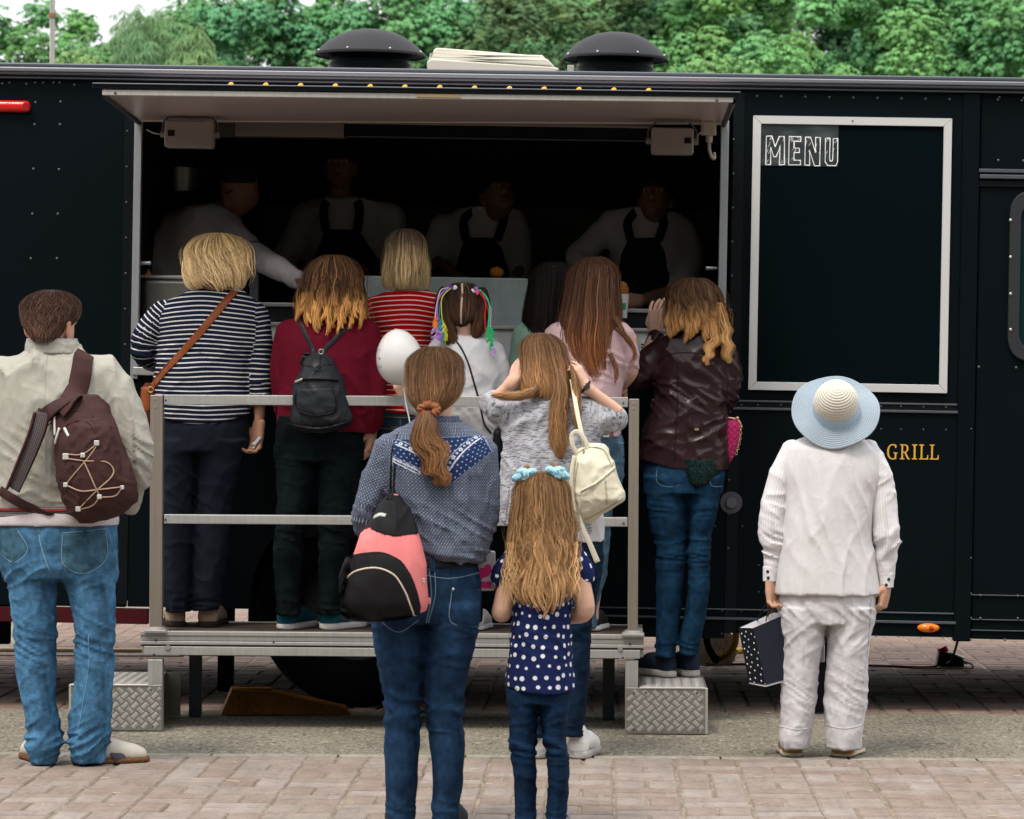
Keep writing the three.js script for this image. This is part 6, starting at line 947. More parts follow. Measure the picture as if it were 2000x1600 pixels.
// ------------------------------------------------------------------ woman in the burgundy cardigan with the black leather backpack
{
  const D = 13.94, f = new Fig(D), g = personG('woman in burgundy cardigan and teal sneakers, wavy brown hair with golden tips', 620, 1234, D), Y = (v) => f.X(0, v).y;
  const b = bodyGeo(f, { head: [652, 558, 0], neck: [652, 618, 0], chest: [642, 700, 0], pelvis: [625, 850, 0], shL: [568, 655, 0], elL: [551, 745, 0], wrL: [560, 815, -60], shR: [716, 655, 0], elR: [732, 755, 0], wrR: [728, 838, -20], hipL: [585, 870, 0], knL: [570, 1040, 0], anL: [563, 1190, 0], hipR: [664, 870, 0], knR: [652, 1040, 0], anR: [643, 1190, 0] }, { headSc: 1.05, hands: [{ w: f.X(727, 838, -20), f: V(-0.15, -1, 0.1), n: V(1, 0, 0.2), side: 1, curl: 0.4 }] });
  part('body', b.geo, MS.mid, g);
  const hr = { seed: 11, root: [0.040, 0.021, 0.015], tip: [0.66, 0.36, 0.13], wave: 0.010, waveLen: 0.12, clump: 0.5, ragged: 0.3, width: 0.005, fluff: 0.010, drift: 1.4, hi: 1.3, hiP: 0.2, g0: 0.40, g1: 1.0, face: ellPrim(b.H.P(0, -0.04, -0.09), [0.085, 0.11, 0.075]) };
  part('hair', hairGeo(f, [[497, 638, 664, 16, 0], [505, 622, 684, 36], [525, 608, 699, 46], [563, 592, 708, 52], [600, 582, 714, 54], [625, 582, 716, 52], [645, 600, 704, 50], [660, 618, 684, 46]], { ...hr, n: 1150, endLo: 590, endHi: 634, baseEnd: 612, startLo: 555 }), hairMat(0.5), g);
  part('hair', curlsGeo(f, { x0: 584, x1: 708, y0: 566, y1lo: 622, y1hi: 664, side: 22, n: 30, z: 58, dz: 6, r: 4.2, amp: 4.5, spread: 6, turns: 1.15, root: [0.075, 0.036, 0.02], tip: [0.72, 0.41, 0.15], seed: 12, per: 26 }), hairMat(0.5), g);
  const F1 = garment(f, 'cardigan', [f.loft([[612, 618, 690, 26, 0], [620, 578, 720, 40], [642, 548, 733, 52], [667, 542, 738, 58], [709, 546, 738, 62], [769, 545, 738, 62], [815, 541, 736, 60], [846, 540, 734, 58]], 14), f.chain([[560, 650, 0, 23], [552, 710, 0, 24], [554, 770, -10, 22], [560, 812, -52, 18]], 10), f.chain([[720, 650, 0, 23], [728, 710, 0, 24], [733, 768, 0, 22], [729, 826, -16, 19]], 10)], cloth([0.125, 0.006, 0.018], { sheen: 0.5, sheenColor: new THREE.Color(0.5, 0.1, 0.12), sheenRoughness: 0.5 }), g, { disp: addD(wrinkle(5, 0.006, 8, 7, 8), bands([[Y(790), 0.1, 0.006, 14, 0.6, 2]])), cell: 0.007, cut: (x, y) => f.X(0, 830).y - (x - f.X(540, 0).x) * 0.075 - y });
  const tr = denim([0.0085, 0.0165, 0.0205], { bumpScale: 0.003 });
  garment(f, 'trousers', [f.loft([[812, 543, 708, 58], [860, 537, 712, 64], [899, 536, 711, 60]], 10), f.loft([[870, 536, 626, 56], [930, 539, 617, 48], [1005, 540, 602, 43], [1077, 533, 594, 41], [1133, 536, 586, 37], [1170, 538, 586, 33], [1202, 541, 588, 30]], 8), f.loft([[870, 623, 711, 56], [958, 621, 699, 47], [1035, 621, 686, 42], [1090, 622, 680, 39], [1120, 622, 675, 37], [1160, 620, 669, 33], [1199, 620, 666, 30]], 8)], tr, g, { disp: addD(wrinkle(3, 0.004, 9, 12, 9), bands([[Y(1030), 0.12, 0.007, 26, 0.2, 4], [Y(1185), 0.05, 0.009, 34, 0, 3], [Y(910), 0.05, 0.006, 26, 0.1, 8]])), cell: 0.0075 });
  const sm = mat([0.016, 0.115, 0.17], { map: T.speck, roughness: 0.85 }), ws = mat([0.60, 0.57, 0.54], { roughness: 0.6 }); shoe(f, g, { x: 552, y: 1232, z: 2, dir: [0.42, -1], len: 0.265, w: 0.044, h: 0.06, sole: 0.026, m: sm, ms: ws }); shoe(f, g, { x: 634, y: 1235, z: 4, dir: [0.60, -1], len: 0.275, w: 0.045, h: 0.06, sole: 0.028, m: sm, ms: ws });
  const bp = thing('backpack', 'black leather backpack with a flap worn over the burgundy cardigan', 'backpack', f.X(628, 780, 80)), lm = leather([0.015, 0.017, 0.021]);
  const FB = garment(f, 'main_compartment', [f.loft([[690, 612, 640, 12, 68], [704, 594, 652, 24, 72], [716, 589, 657, 30, 76], [750, 574, 673, 38, 80], [795, 568, 684, 42, 84], [819, 566, 690, 42, 84], [836, 572, 672, 36, 80], [845, 590, 650, 18, 74]], 6)], lm, bp, { disp: addD(wrinkle(6, 0.005, 9, 9, 9), wrinkle(2, 0.003, 24, 16, 20)), cell: 0.006 });
  quadPocket(FB, f, 'front_pocket', [[588, 758], [662, 756], [666, 802], [634, 813], [590, 800]], lm, bp, { thick: 0.009 }); quadPocket(FB, f, 'flap', [[602, 690], [642, 690], [656, 711], [622, 720], [590, 711]], lm, bp, { thick: 0.007 });
  quadPocket(FB, f, 'flap_tab', [[616, 690], [635, 690], [636, 718], [625, 725], [616, 718]], lm, bp, { thick: 0.012 });
  for (const p of [[[586, 744], [626, 741], [668, 744]], [[590, 762], [592, 798], [634, 810], [664, 800], [660, 760]], [[570, 825], [630, 833], [688, 822]]]) part('zip', strapG(FB, f.path(p), 0.005, 0.0105, { ...zr(f), n: 30 }), leather([0.006, 0.006, 0.007]), bp);
  part('zip_pull', strapG(FB, f.path([[588, 747], [602, 742]]), 0.010, 0.013, { ...zr(f), n: 6 }), mat([0.65, 0.58, 0.45], { metalness: 0.7, roughness: 0.3 }), bp);
  const FU = new Field([...F1.prims, ...FB.prims], { amp: 0 }); for (const p of [[[580, 612], [594, 640], [608, 668], [620, 690]], [[692, 628], [672, 650], [648, 674], [634, 690]]]) part('shoulder_strap', strapG(FU, f.path(p), 9.5 / f.s, 0.004, { ...zr(f), n: 26, e: 0.02 }), lm, bp);
 part('ring', new THREE.TorusGeometry(0.010, 0.0018, 6, 18).translate(...f.arr(627, 687, 98)), M.silver, bp);
}
// ------------------------------------------------------------------ woman in the red striped top
{
  const D = 14.15, f = new Fig(D), g = personG('woman with a straight blonde bob in a red and white striped top', 792, 1228, D), Y = (v) => f.X(0, v).y;
  const b = bodyGeo(f, { head: [792, 512, -10], neck: [795, 572, 0], chest: [795, 660, 0], pelvis: [790, 820, 0], shL: [728, 600, 0], elL: [712, 700, 0], wrL: [720, 745, -70], shR: [860, 600, 0], elR: [872, 700, 0], wrR: [862, 745, -70], hipL: [760, 850, 0], knL: [762, 1030, 0], anL: [762, 1190, 0], hipR: [822, 850, 0], knR: [818, 1030, 0], anR: [816, 1190, 0] }, { yaw: -0.1, headSc: 0.95 });
  part('body', b.geo, MS.fair, g);
  part('hair', hairGeo(f, [[446, 780, 804, 14, 0], [454, 766, 820, 34], [478, 756, 832, 44], [520, 749, 838, 48], [545, 747, 838, 48], [560, 750, 836, 42], [569, 757, 830, 36]], { seed: 21, root: [0.075, 0.055, 0.040], tip: [0.50, 0.385, 0.225], clump: 0.3, ragged: 0.06, n: 900, endLo: 552, endHi: 571, endPow: 0.4, baseEnd: 556, wave: 0.003, waveLen: 0.14, width: 0.005, fluff: 0.004, drift: 0.5, hi: 0.45, hiP: 0.3, startLo: 500, g0: 0.1, g1: 0.6, face: ellPrim(b.H.P(0, -0.04, -0.09), [0.085, 0.11, 0.075]) }), hairMat(0.45), g);
  garment(f, 'striped_top', [f.loft([[566, 772, 838, 24, 0], [572, 745, 852, 34], [590, 718, 868, 48], [620, 716, 866, 55], [651, 732, 858, 58], [722, 740, 852, 58], [770, 737, 852, 60], [806, 735, 852, 60]], 12), f.chain([[726, 602, 0, 21], [714, 650, 0, 22], [712, 710, -16, 20], [722, 744, -66, 16]], 10), f.chain([[860, 602, 0, 21], [870, 650, 0, 22], [870, 710, -16, 20], [860, 744, -66, 16]], 10)], cloth([1, 1, 1], { map: T.redStripe }), g, { disp: addD(wrinkle(4, 0.004, 7, 7, 7), bands([[Y(740), 0.14, 0.006, 14, 0.4, 5]])), cell: 0.007, uvd: (x, y, z, w) => { const e = (x - f.X(792, 0).x) / 0.15; return w ? 0 : 0.014 * e * e * smooth(Y(740), Y(580), y) + 0.005 * noise(x * 7, y * 6, 3); }, cut: (x, y) => Y(806) - y });
  const jn = denim([0.030, 0.075, 0.13]), F2 = garment(f, 'jeans', [f.loft([[798, 738, 849, 57], [860, 730, 850, 60], [900, 731, 848, 56]], 10), f.loft([[860, 731, 791, 54], [1000, 738, 787, 42], [1208, 744, 782, 30]], 8), f.loft([[860, 790, 848, 54], [1000, 794, 842, 42], [1208, 796, 835, 30]], 8)], jn, g, { disp: wrinkle(3, 0.004, 9, 12, 9), cell: 0.009 });
  const st = mat([0.22, 0.17, 0.11]); for (const p of [[[736, 812], [800, 815], [848, 812]], [[766, 833], [785, 834]], [[785, 820], [786, 850]], [[744, 836], [784, 838]]]) stitch(F2, f, g, p, st, 0.003);
  const sm = mat([0.03, 0.03, 0.035]); for (const x of [763, 816]) shoe(f, g, { x, y: 1229, dir: [0, -1], m: sm, ms: mat([0.3, 0.3, 0.3]), w: 0.04 });
}
// ------------------------------------------------------------------ girl with pigtails and the balloon
{
  const D = 13.95, f = new Fig(D), g = personG('girl with pigtails, bright feathers in her hair and a pale grey tee', 900, 1240, D), Y = (v) => f.X(0, v).y;
  const b = bodyGeo(f, { head: [905, 604, 0], neck: [908, 656, 0], chest: [910, 720, 0], pelvis: [898, 860, 0], shL: [856, 692, 0], elL: [822, 790, 12], wrL: [796, 782, 30], shR: [966, 692, 0], elR: [980, 770, 0], wrR: [962, 795, -60], hipL: [868, 890, 0], knL: [872, 1050, 0], anL: [876, 1200, 0], hipR: [926, 890, 0], knR: [926, 1050, 0], anR: [926, 1200, 0] }, { headSc: 0.98, sc: 0.86, hands: [{ w: f.X(798, 784, 28), f: V(-0.5, 0.85, 0.1), n: V(-0.5, -0.3, 0.8), side: -1, curl: [0.8, 0.85, 0.9, 0.7], sc: 0.85, thumb: [0.9, 0.1] }] });
  part('body', b.geo, MS.fair, g);
  const hc = { root: [0.030, 0.017, 0.013], tip: [0.050, 0.028, 0.020] };
  part('hair', hairGeo(f, [[551, 890, 918, 16, 0], [556, 872, 938, 34], [575, 863, 947, 46], [600, 861, 948, 50], [620, 866, 943, 46], [634, 878, 930, 36], [646, 888, 922, 22]], { ...hc, seed: 31, n: 620, endLo: 615, endHi: 645, baseEnd: 640, wave: 0.001, width: 0.004, fluff: 0.002, drift: 0.8, hi: 2.0, hiP: 0.2, face: ellPrim(b.H.P(0, -0.04, -0.09), [0.085, 0.11, 0.075]) }), hairMat(0.42), g);
  { const L = new Field([f.loft([[551, 890, 918, 16, 0], [556, 872, 938, 34], [575, 863, 947, 46], [600, 861, 948, 50], [620, 866, 943, 46], [634, 878, 930, 36]], 4)], { amp: 0 }); part('hair_parting', strapG(L, f.path([[904, 556], [905, 575], [903, 605], [902, 632]]), 4.2 / f.s, 0.0062, { ...zr(f), n: 18 }), MS.fairPlain = mat([0.50, 0.36, 0.28]), g); }
  part('pigtail', locksGeo(f, [[866, 568, 18, 10], [864, 590, 26, 15], [868, 620, 30, 17], [875, 650, 30, 16], [888, 678, 28, 11], [902, 702, 26, 4]], { ...hc, tip: [0.10, 0.055, 0.035], seed: 5, n: 260, wave: 0.003, width: 0.0035, flare: 0.35 }), hairMat(0.42), g);
  part('pigtail', locksGeo(f, [[942, 568, 18, 10], [944, 590, 26, 14], [940, 618, 28, 15], [934, 642, 28, 13], [926, 664, 26, 5]], { ...hc, tip: [0.10, 0.055, 0.035], seed: 6, n: 220, wave: 0.003, width: 0.0035, flare: 0.3 }), hairMat(0.42), g);
  const col = { purple: [0.42, 0.14, 0.62], pink: [0.75, 0.10, 0.35], orange: [0.85, 0.25, 0.03], blue: [0.03, 0.28, 0.50], yellow: [0.62, 0.62, 0.04], green: [0.02, 0.48, 0.16], white: [0.72, 0.70, 0.70], red: [0.70, 0.02, 0.05], lilac: [0.50, 0.36, 0.66] }, cm = {}; for (const k in col) cm[k] = mat(col[k], { roughness: 0.8 });
  reseed(7); const fluff = (x, y, c) => { const gs = []; const p = f.X(x, y, 34); for (let i = 0; i < 60; i++) { const d = V(rr(-1, 1), rr(-1, 1), rr(-0.3, 1)).normalize().multiplyScalar(rr(0.012, 0.022)); gs.push(cylG(p, p.clone().add(d), 0.0016, 0.0004, 4)); } return part('hair_clip', merge(gs), cm[c], g); };
  fluff(879, 563, 'purple'); fluff(930, 566, 'lilac'); for (const [x, y, c] of [[889, 563, 'white'], [923, 570, 'white'], [932, 571, 'pink']]) part('hair_clip', new THREE.OctahedronGeometry(0.010, 1).scale(1, 1.4, 0.6).translate(...f.arr(x, y, 38)), cm[c], g);
  const thread = (c, pts, r = 0.0022) => part('hair_thread', tubeG(pts.map(([x, y, z]) => f.X(x, y, z)), r, 30, 6), cm[c], g);
  thread('white', [[876, 562, 38], [862, 566, 42], [854, 590, 46], [850, 620, 48]]); thread('purple', [[872, 564, 38], [858, 580, 46], [854, 605, 50], [856, 640, 50]], 0.003); thread('orange', [[868, 568, 38], [856, 588, 44], [850, 615, 46], [849, 640, 46]]); thread('yellow', [[880, 563, 38], [864, 580, 48], [862, 600, 50], [864, 632, 50]]); thread('blue', [[874, 564, 38], [861, 590, 48], [857, 625, 50]]);
  thread('green', [[936, 566, 38], [950, 580, 44], [956, 600, 48], [954, 636, 50]], 0.0032); thread('red', [[934, 568, 38], [948, 590, 46], [947, 620, 48], [950, 668, 48]]); thread('lilac', [[938, 566, 38], [958, 600, 46], [958, 634, 48], [964, 692, 46]]); thread('red', [[938, 566, 36], [952, 600, 44], [957, 640, 46]]);
  const feather = (c, x0, y0, x1, y1, w) => { const a = f.X(x0, y0, 52), b2 = f.X(x1, y1, 52), gs = [cylG(a, b2, 0.0012, 0.0008, 5)], d = b2.clone().sub(a), n = V(-d.y, d.x, 0).normalize(); for (let i = 0; i < 46; i++) { const t = rr(0.02, 1), e = rnd() < 0.5 ? -1 : 1, p = a.clone().addScaledVector(d, t), L = w * Math.sin(Math.PI * clamp(t * 0.85 + 0.12, 0, 1)) * rr(0.8, 1.15); const q = p.clone().addScaledVector(n, e * L).addScaledVector(d, 0.22 * rr(0.6, 1.4)); q.z += rr(-0.008, 0.01); gs.push(cylG(p, q, 0.0024, 0.0010, 4)); } part('feather', merge(gs), cm[c], g); };
  feather('orange', 851, 618, 850, 640, 0.012); feather('lilac', 853, 634, 850, 664, 0.022); feather('blue', 860, 622, 863, 660, 0.014); feather('yellow', 866, 626, 870, 664, 0.014); feather('green', 955, 632, 958, 674, 0.022); feather('lilac', 964, 672, 964, 695, 0.008); feather('purple', 858, 636, 858, 662, 0.012);
  const tm = cloth([0.60, 0.60, 0.63]), F1 = garment(f, 'tee', [f.loft([[652, 888, 934, 22, 0], [660, 862, 956, 34], [680, 846, 976, 46], [717, 840, 982, 53], [760, 834, 976, 56], [820, 826, 974, 60], [872, 820, 972, 62]], 12), f.chain([[854, 688, 0, 21], [838, 740, 8, 21], [820, 792, 14, 18], [800, 790, 26, 14]], 14), f.chain([[964, 690, 0, 20], [976, 730, 0, 21], [978, 772, -14, 19], [966, 792, -52, 15]], 12)], tm, g, { disp: addD(wrinkle(6, 0.006, 7, 7, 7), bands([[Y(830), 0.12, 0.008, 14, 0.9, 3], [Y(760), 0.1, 0.006, 15, -0.5, 8]])), cell: 0.007, cut: (x, y) => Y(868) - y });
  garment(f, 'leggings', [f.loft([[850, 832, 960, 50], [900, 834, 958, 50]], 8), f.loft([[870, 834, 898, 44], [1000, 848, 893, 34], [1215, 862, 891, 24]], 8), f.loft([[870, 897, 960, 44], [1000, 905, 950, 34], [1215, 912, 942, 24]], 8)], denim([0.012, 0.014, 0.02]), g, { disp: wrinkle(3, 0.003, 9, 12, 9), cell: 0.009 });
  const ws = mat([0.62, 0.61, 0.60]); shoe(f, g, { x: 876, y: 1240, dir: [-0.1, -1], len: 0.22, w: 0.036, m: ws, ms: ws }); shoe(f, g, { x: 928, y: 1241, dir: [0.2, -1], len: 0.22, w: 0.036, m: ws, ms: ws });
  const bag = thing('shoulder_bag', 'small black shoulder bag on a thin cord across the pale grey tee', 'bag', f.X(966, 850, 0)), bk = leather([0.012, 0.012, 0.014]);
  part('cord', strapG(F1, f.path([[885, 660], [900, 676], [916, 708], [928, 748], [938, 784], [948, 828], [960, 846]]), 3.6 / f.s, 0.004, { ...zr(f), n: 46, e: 0.02 }), bk, bag); garment(f, 'bag_body', [f.loft([[836, 964, 984, 24, 0], [845, 958, 986, 34], [885, 958, 986, 34], [892, 964, 980, 26]], 4)], bk, bag, { cell: 0.007 });
  // balloon
  const bd = 13.62, fb = new Fig(bd), bl = thing('balloon', 'shiny white balloon on a string in front of the red striped top', 'balloon', fb.X(789, 755, 0)), R = fb.s;
  const prof = []; for (let i = 0; i <= 40; i++) { const t = i / 40 * Math.PI, r = 46 / R * Math.sin(t) * (1 - 0.10 * Math.cos(t)) ; prof.push(new THREE.Vector2(Math.max(0.0008, i === 40 ? 0.004 : r), -Math.cos(t) * 55.5 / R - (i === 0 ? 0.002 : 0))); }
  const q0 = fb.X(780, 698, 0), bt = canvasTex(1024, 512, (x, w, h) => { x.fillStyle = '#e9e8e6'; x.fillRect(0, 0, w, h); x.strokeStyle = '#2b4a6a'; x.lineWidth = 4; reseed(3); const u = 0.165 * w; for (const [dy, n] of [[205, 3], [262, 2], [300, 3]]) for (let i = 0; i < n; i++) { x.beginPath(); const a = u - 26 + i * 22; x.moveTo(a, dy + rr(-6, 6)); x.quadraticCurveTo(a + rr(-8, 12), dy + 12, a + 12, dy + rr(10, 20)); x.stroke(); } x.fillStyle = '#b1372b'; x.beginPath(); x.ellipse(u + 20, 262, 12, 5, 0.3, 0, 7); x.fill(); });
  const bg = new THREE.LatheGeometry(prof, 48); bg.scale(1, -1, 1); { const ix = bg.index.array; for (let i = 0; i < ix.length; i += 3) { const t = ix[i]; ix[i] = ix[i + 1]; ix[i + 1] = t; } bg.computeVertexNormals(); } bg.rotateY(-2.1); bg.rotateZ(0.14); bg.translate(q0.x, q0.y, q0.z);
  part('skin', bg, mat([0.86, 0.86, 0.86], { cls: 'P', map: bt, roughness: 0.22, clearcoat: 0.7, clearcoatRoughness: 0.12, transmission: 0.18, thickness: 0, side: THREE.DoubleSide }), bl);
  part('knot', cylG(fb.X(787, 751, 0), fb.X(790, 762, 0), 0.004, 0.009, 12), mat([0.8, 0.8, 0.79], { roughness: 0.4 }), bl); part('string', tubeG([fb.X(789, 760, 0), fb.X(792, 785, 4), fb.X(797, 808, 4), fb.X(803, 840, 0), fb.X(808, 880, -10)], 0.0028, 30, 6), mat([0.72, 0.72, 0.70]), bl);
}
// ------------------------------------------------------------------ dark haired girl in mint
{
  const D = 14.22, f = new Fig(D), g = personG('dark haired girl in a mint green jacket at the counter', 1075, 1226, D);
  const b = bodyGeo(f, { head: [1080, 566, 0], neck: [1080, 630, 0], chest: [1080, 710, 0], pelvis: [1080, 860, 0], shL: [1018, 660, 0], elL: [1006, 750, -10], wrL: [1020, 780, -70], shR: [1146, 660, 0], elR: [1156, 750, -10], wrR: [1140, 780, -70], hipL: [1045, 880, 0], knL: [1046, 1040, 0], anL: [1048, 1190, 0], hipR: [1115, 880, 0], knR: [1112, 1040, 0], anR: [1110, 1190, 0] }, { headSc: 1.02 });
  part('body', b.geo, MS.fair, g);
  part('hair', hairGeo(f, [[510, 1066, 1094, 16, 0], [518, 1050, 1112, 36], [545, 1037, 1122, 46], [575, 1030, 1126, 52], [610, 1024, 1124, 54], [640, 1022, 1114, 52], [665, 1030, 1092, 46], [698, 1046, 1074, 30]], { seed: 41, root: [0.0085, 0.007, 0.0075], tip: [0.014, 0.009, 0.009], n: 800, endLo: 628, endHi: 695, baseEnd: 640, wave: 0.003, clump: 0.5, waveLen: 0.2, width: 0.0045, fluff: 0.006, drift: 0.9, hi: 1.5, hiP: 0.15, face: ellPrim(b.H.P(0, -0.04, -0.09), [0.085, 0.11, 0.075]) }), hairMat(0.35), g);
  garment(f, 'jacket', [f.loft([[622, 1046, 1116, 28, 0], [632, 1018, 1146, 42], [660, 1006, 1160, 53], [722, 1004, 1158, 58], [800, 1004, 1158, 60], [850, 1004, 1158, 60]], 12), f.chain([[1020, 656, 0, 18], [1011, 710, 0, 19], [1012, 752, -12, 18], [1024, 780, -62, 15]], 10), f.chain([[1142, 656, 0, 18], [1153, 710, 0, 19], [1152, 752, -12, 18], [1138, 780, -62, 15]], 10)], cloth([0.40, 0.66, 0.53]), g, { disp: wrinkle(5, 0.005, 8, 8, 8), cell: 0.0075 });
  garment(f, 'trousers', [f.loft([[840, 1012, 1150, 54], [900, 1012, 1150, 56]], 8), f.loft([[870, 1013, 1080, 48], [1040, 1024, 1072, 36], [1210, 1032, 1066, 26]], 8), f.loft([[870, 1082, 1149, 48], [1040, 1090, 1138, 36], [1210, 1094, 1128, 26]], 8)], denim([0.012, 0.016, 0.026]), g, { cell: 0.010 });
  const k = mat([0.02, 0.02, 0.022]); for (const x of [1049, 1111]) shoe(f, g, { x, y: 1227, dir: [0, -1], len: 0.23, w: 0.037, m: k, ms: k });
}
// ------------------------------------------------------------------ long haired woman in pink
{
  const D = 13.95, f = new Fig(D), g = personG('woman with long straight chestnut hair in pale pink tee and light blue jeans', 1150, 1248, D), Y = (v) => f.X(0, v).y;
  const b = bodyGeo(f, { head: [1160, 560, 0], neck: [1160, 628, 0], chest: [1152, 710, 0], pelvis: [1152, 860, 0], shL: [1082, 660, 0], elL: [1076, 740, -10], wrL: [1090, 770, -70], shR: [1226, 662, 0], elR: [1234, 725, -6], wrR: [1206, 765, -60], hipL: [1122, 880, 0], knL: [1120, 1050, 0], anL: [1116, 1200, 0], hipR: [1182, 880, 0], knR: [1170, 1050, 0], anR: [1156, 1205, 0] }, { headSc: 1.05, hands: [{ w: f.X(1210, 764, -55), f: V(-0.4, -0.3, -0.9), n: V(0, 1, -0.3), side: 1, curl: 0.4 }] });
  part('body', b.geo, MS.fair, g);
  part('hair', hairGeo(f, [[500, 1146, 1176, 16, 0], [507, 1126, 1194, 36], [530, 1114, 1204, 48], [560, 1107, 1208, 54], [622, 1094, 1213, 58], [656, 1088, 1212, 60], [700, 1098, 1206, 60], [735, 1128, 1198, 56], [762, 1150, 1186, 48]], { seed: 51, root: [0.058, 0.031, 0.022], tip: [0.165, 0.066, 0.028], clump: 0.5, ragged: 0.15, n: 1500, endLo: 665, endHi: 762, endPow: 0.5, baseEnd: 720, wave: 0.003, waveLen: 0.25, width: 0.0045, fluff: 0.006, drift: 0.8, hi: 2.2, hiP: 0.16, g0: 0.3, g1: 1, face: ellPrim(b.H.P(0, -0.04, -0.09), [0.085, 0.11, 0.075]) }), hairMat(0.42), g);
  for (const [p, s] of [[[[1200, 620, 50, 7], [1218, 650, 52, 6], [1240, 690, 44, 4], [1226, 722, 40, 2]], 1], [[[1202, 640, 50, 5], [1226, 665, 48, 4], [1238, 680, 44, 2]], 2], [[[1192, 690, 58, 6], [1204, 725, 58, 4], [1200, 752, 58, 1]], 3]]) part('hair', locksGeo(f, p, { root: [0.10, 0.055, 0.035], tip: [0.20, 0.085, 0.035], seed: 60 + s, n: 26, wave: 0.004, waves: 3, width: 0.003, noBase: true, flare: 0.8 }), hairMat(0.42), g);
  garment(f, 'tee', [f.loft([[624, 1104, 1200, 28, 0], [634, 1076, 1226, 42], [652, 1066, 1238, 51], [700, 1070, 1230, 56], [748, 1080, 1218, 57], [800, 1084, 1213, 58], [852, 1086, 1214, 60]], 12), f.chain([[1222, 662, 0, 17], [1234, 694, 0, 16], [1232, 724, -8, 14], [1212, 752, -46, 12]], 10), f.chain([[1080, 662, 0, 17], [1074, 700, 0, 16], [1078, 740, -12, 14]], 10)], cloth([0.62, 0.43, 0.455]), g, { disp: addD(wrinkle(5, 0.005, 8, 8, 8), bands([[Y(715), 0.07, 0.008, 20, 0.5, 3]])), cell: 0.007, cut: (x, y) => Y(848) - y });
  const jn = denim([0.165, 0.315, 0.45]), F2 = garment(f, 'jeans', [f.loft([[838, 1092, 1212, 54], [880, 1089, 1220, 58], [930, 1090, 1216, 54]], 10), f.loft([[900, 1089, 1153, 50], [1050, 1098, 1146, 36], [1215, 1100, 1132, 20]], 8), f.loft([[900, 1152, 1219, 50], [942, 1152, 1214, 46], [995, 1150, 1197, 40], [1050, 1148, 1191, 36], [1119, 1146, 1186, 33], [1163, 1143, 1173, 26], [1187, 1143, 1167, 22], [1225, 1145, 1166, 18]], 8)], jn, g, { disp: addD(wrinkle(3, 0.004, 9, 12, 9), bands([[Y(1000), 0.2, 0.006, 20, 0.2, 4]])), cell: 0.0075 });
  quadPocket(F2, f, 'pocket', [[1168, 856], [1210, 860], [1208, 906], [1190, 914], [1168, 902]], denim([0.15, 0.29, 0.42]), g); stitch(F2, f, g, [[1168, 858], [1210, 862]], mat([0.34, 0.42, 0.48]), 0.003); stitch(F2, f, g, [[1150, 868], [1186, 862], [1218, 866]], mat([0.34, 0.42, 0.48]), 0.003);
  const c = thing('card', 'small printed card sticking out of the back pocket of the light blue jeans', 'card', f.X(1186, 848, 60)); part('sheet', boxG(0, 0, 0, 0.052, 0.036, 0.003, 0.001), mat([0.10, 0.09, 0.12]), c, false); part('print', boxG(-0.004, -0.002, 0.0022, 0.026, 0.022, 0.001, 0.0003), mat([0.55, 0.60, 0.66]), c, false); part('print', boxG(0.016, 0.002, 0.0022, 0.008, 0.022, 0.001, 0.0003), mat([0.50, 0.08, 0.08]), c, false);
  const k = mat([0.02, 0.02, 0.022]), w = mat([0.62, 0.61, 0.6]); shoe(f, g, { x: 1116, y: 1248, dir: [0, -1], len: 0.23, w: 0.037, m: k, ms: w }); shoe(f, g, { x: 1153, y: 1249, dir: [0.25, -1], len: 0.23, w: 0.037, m: k, ms: w });
}
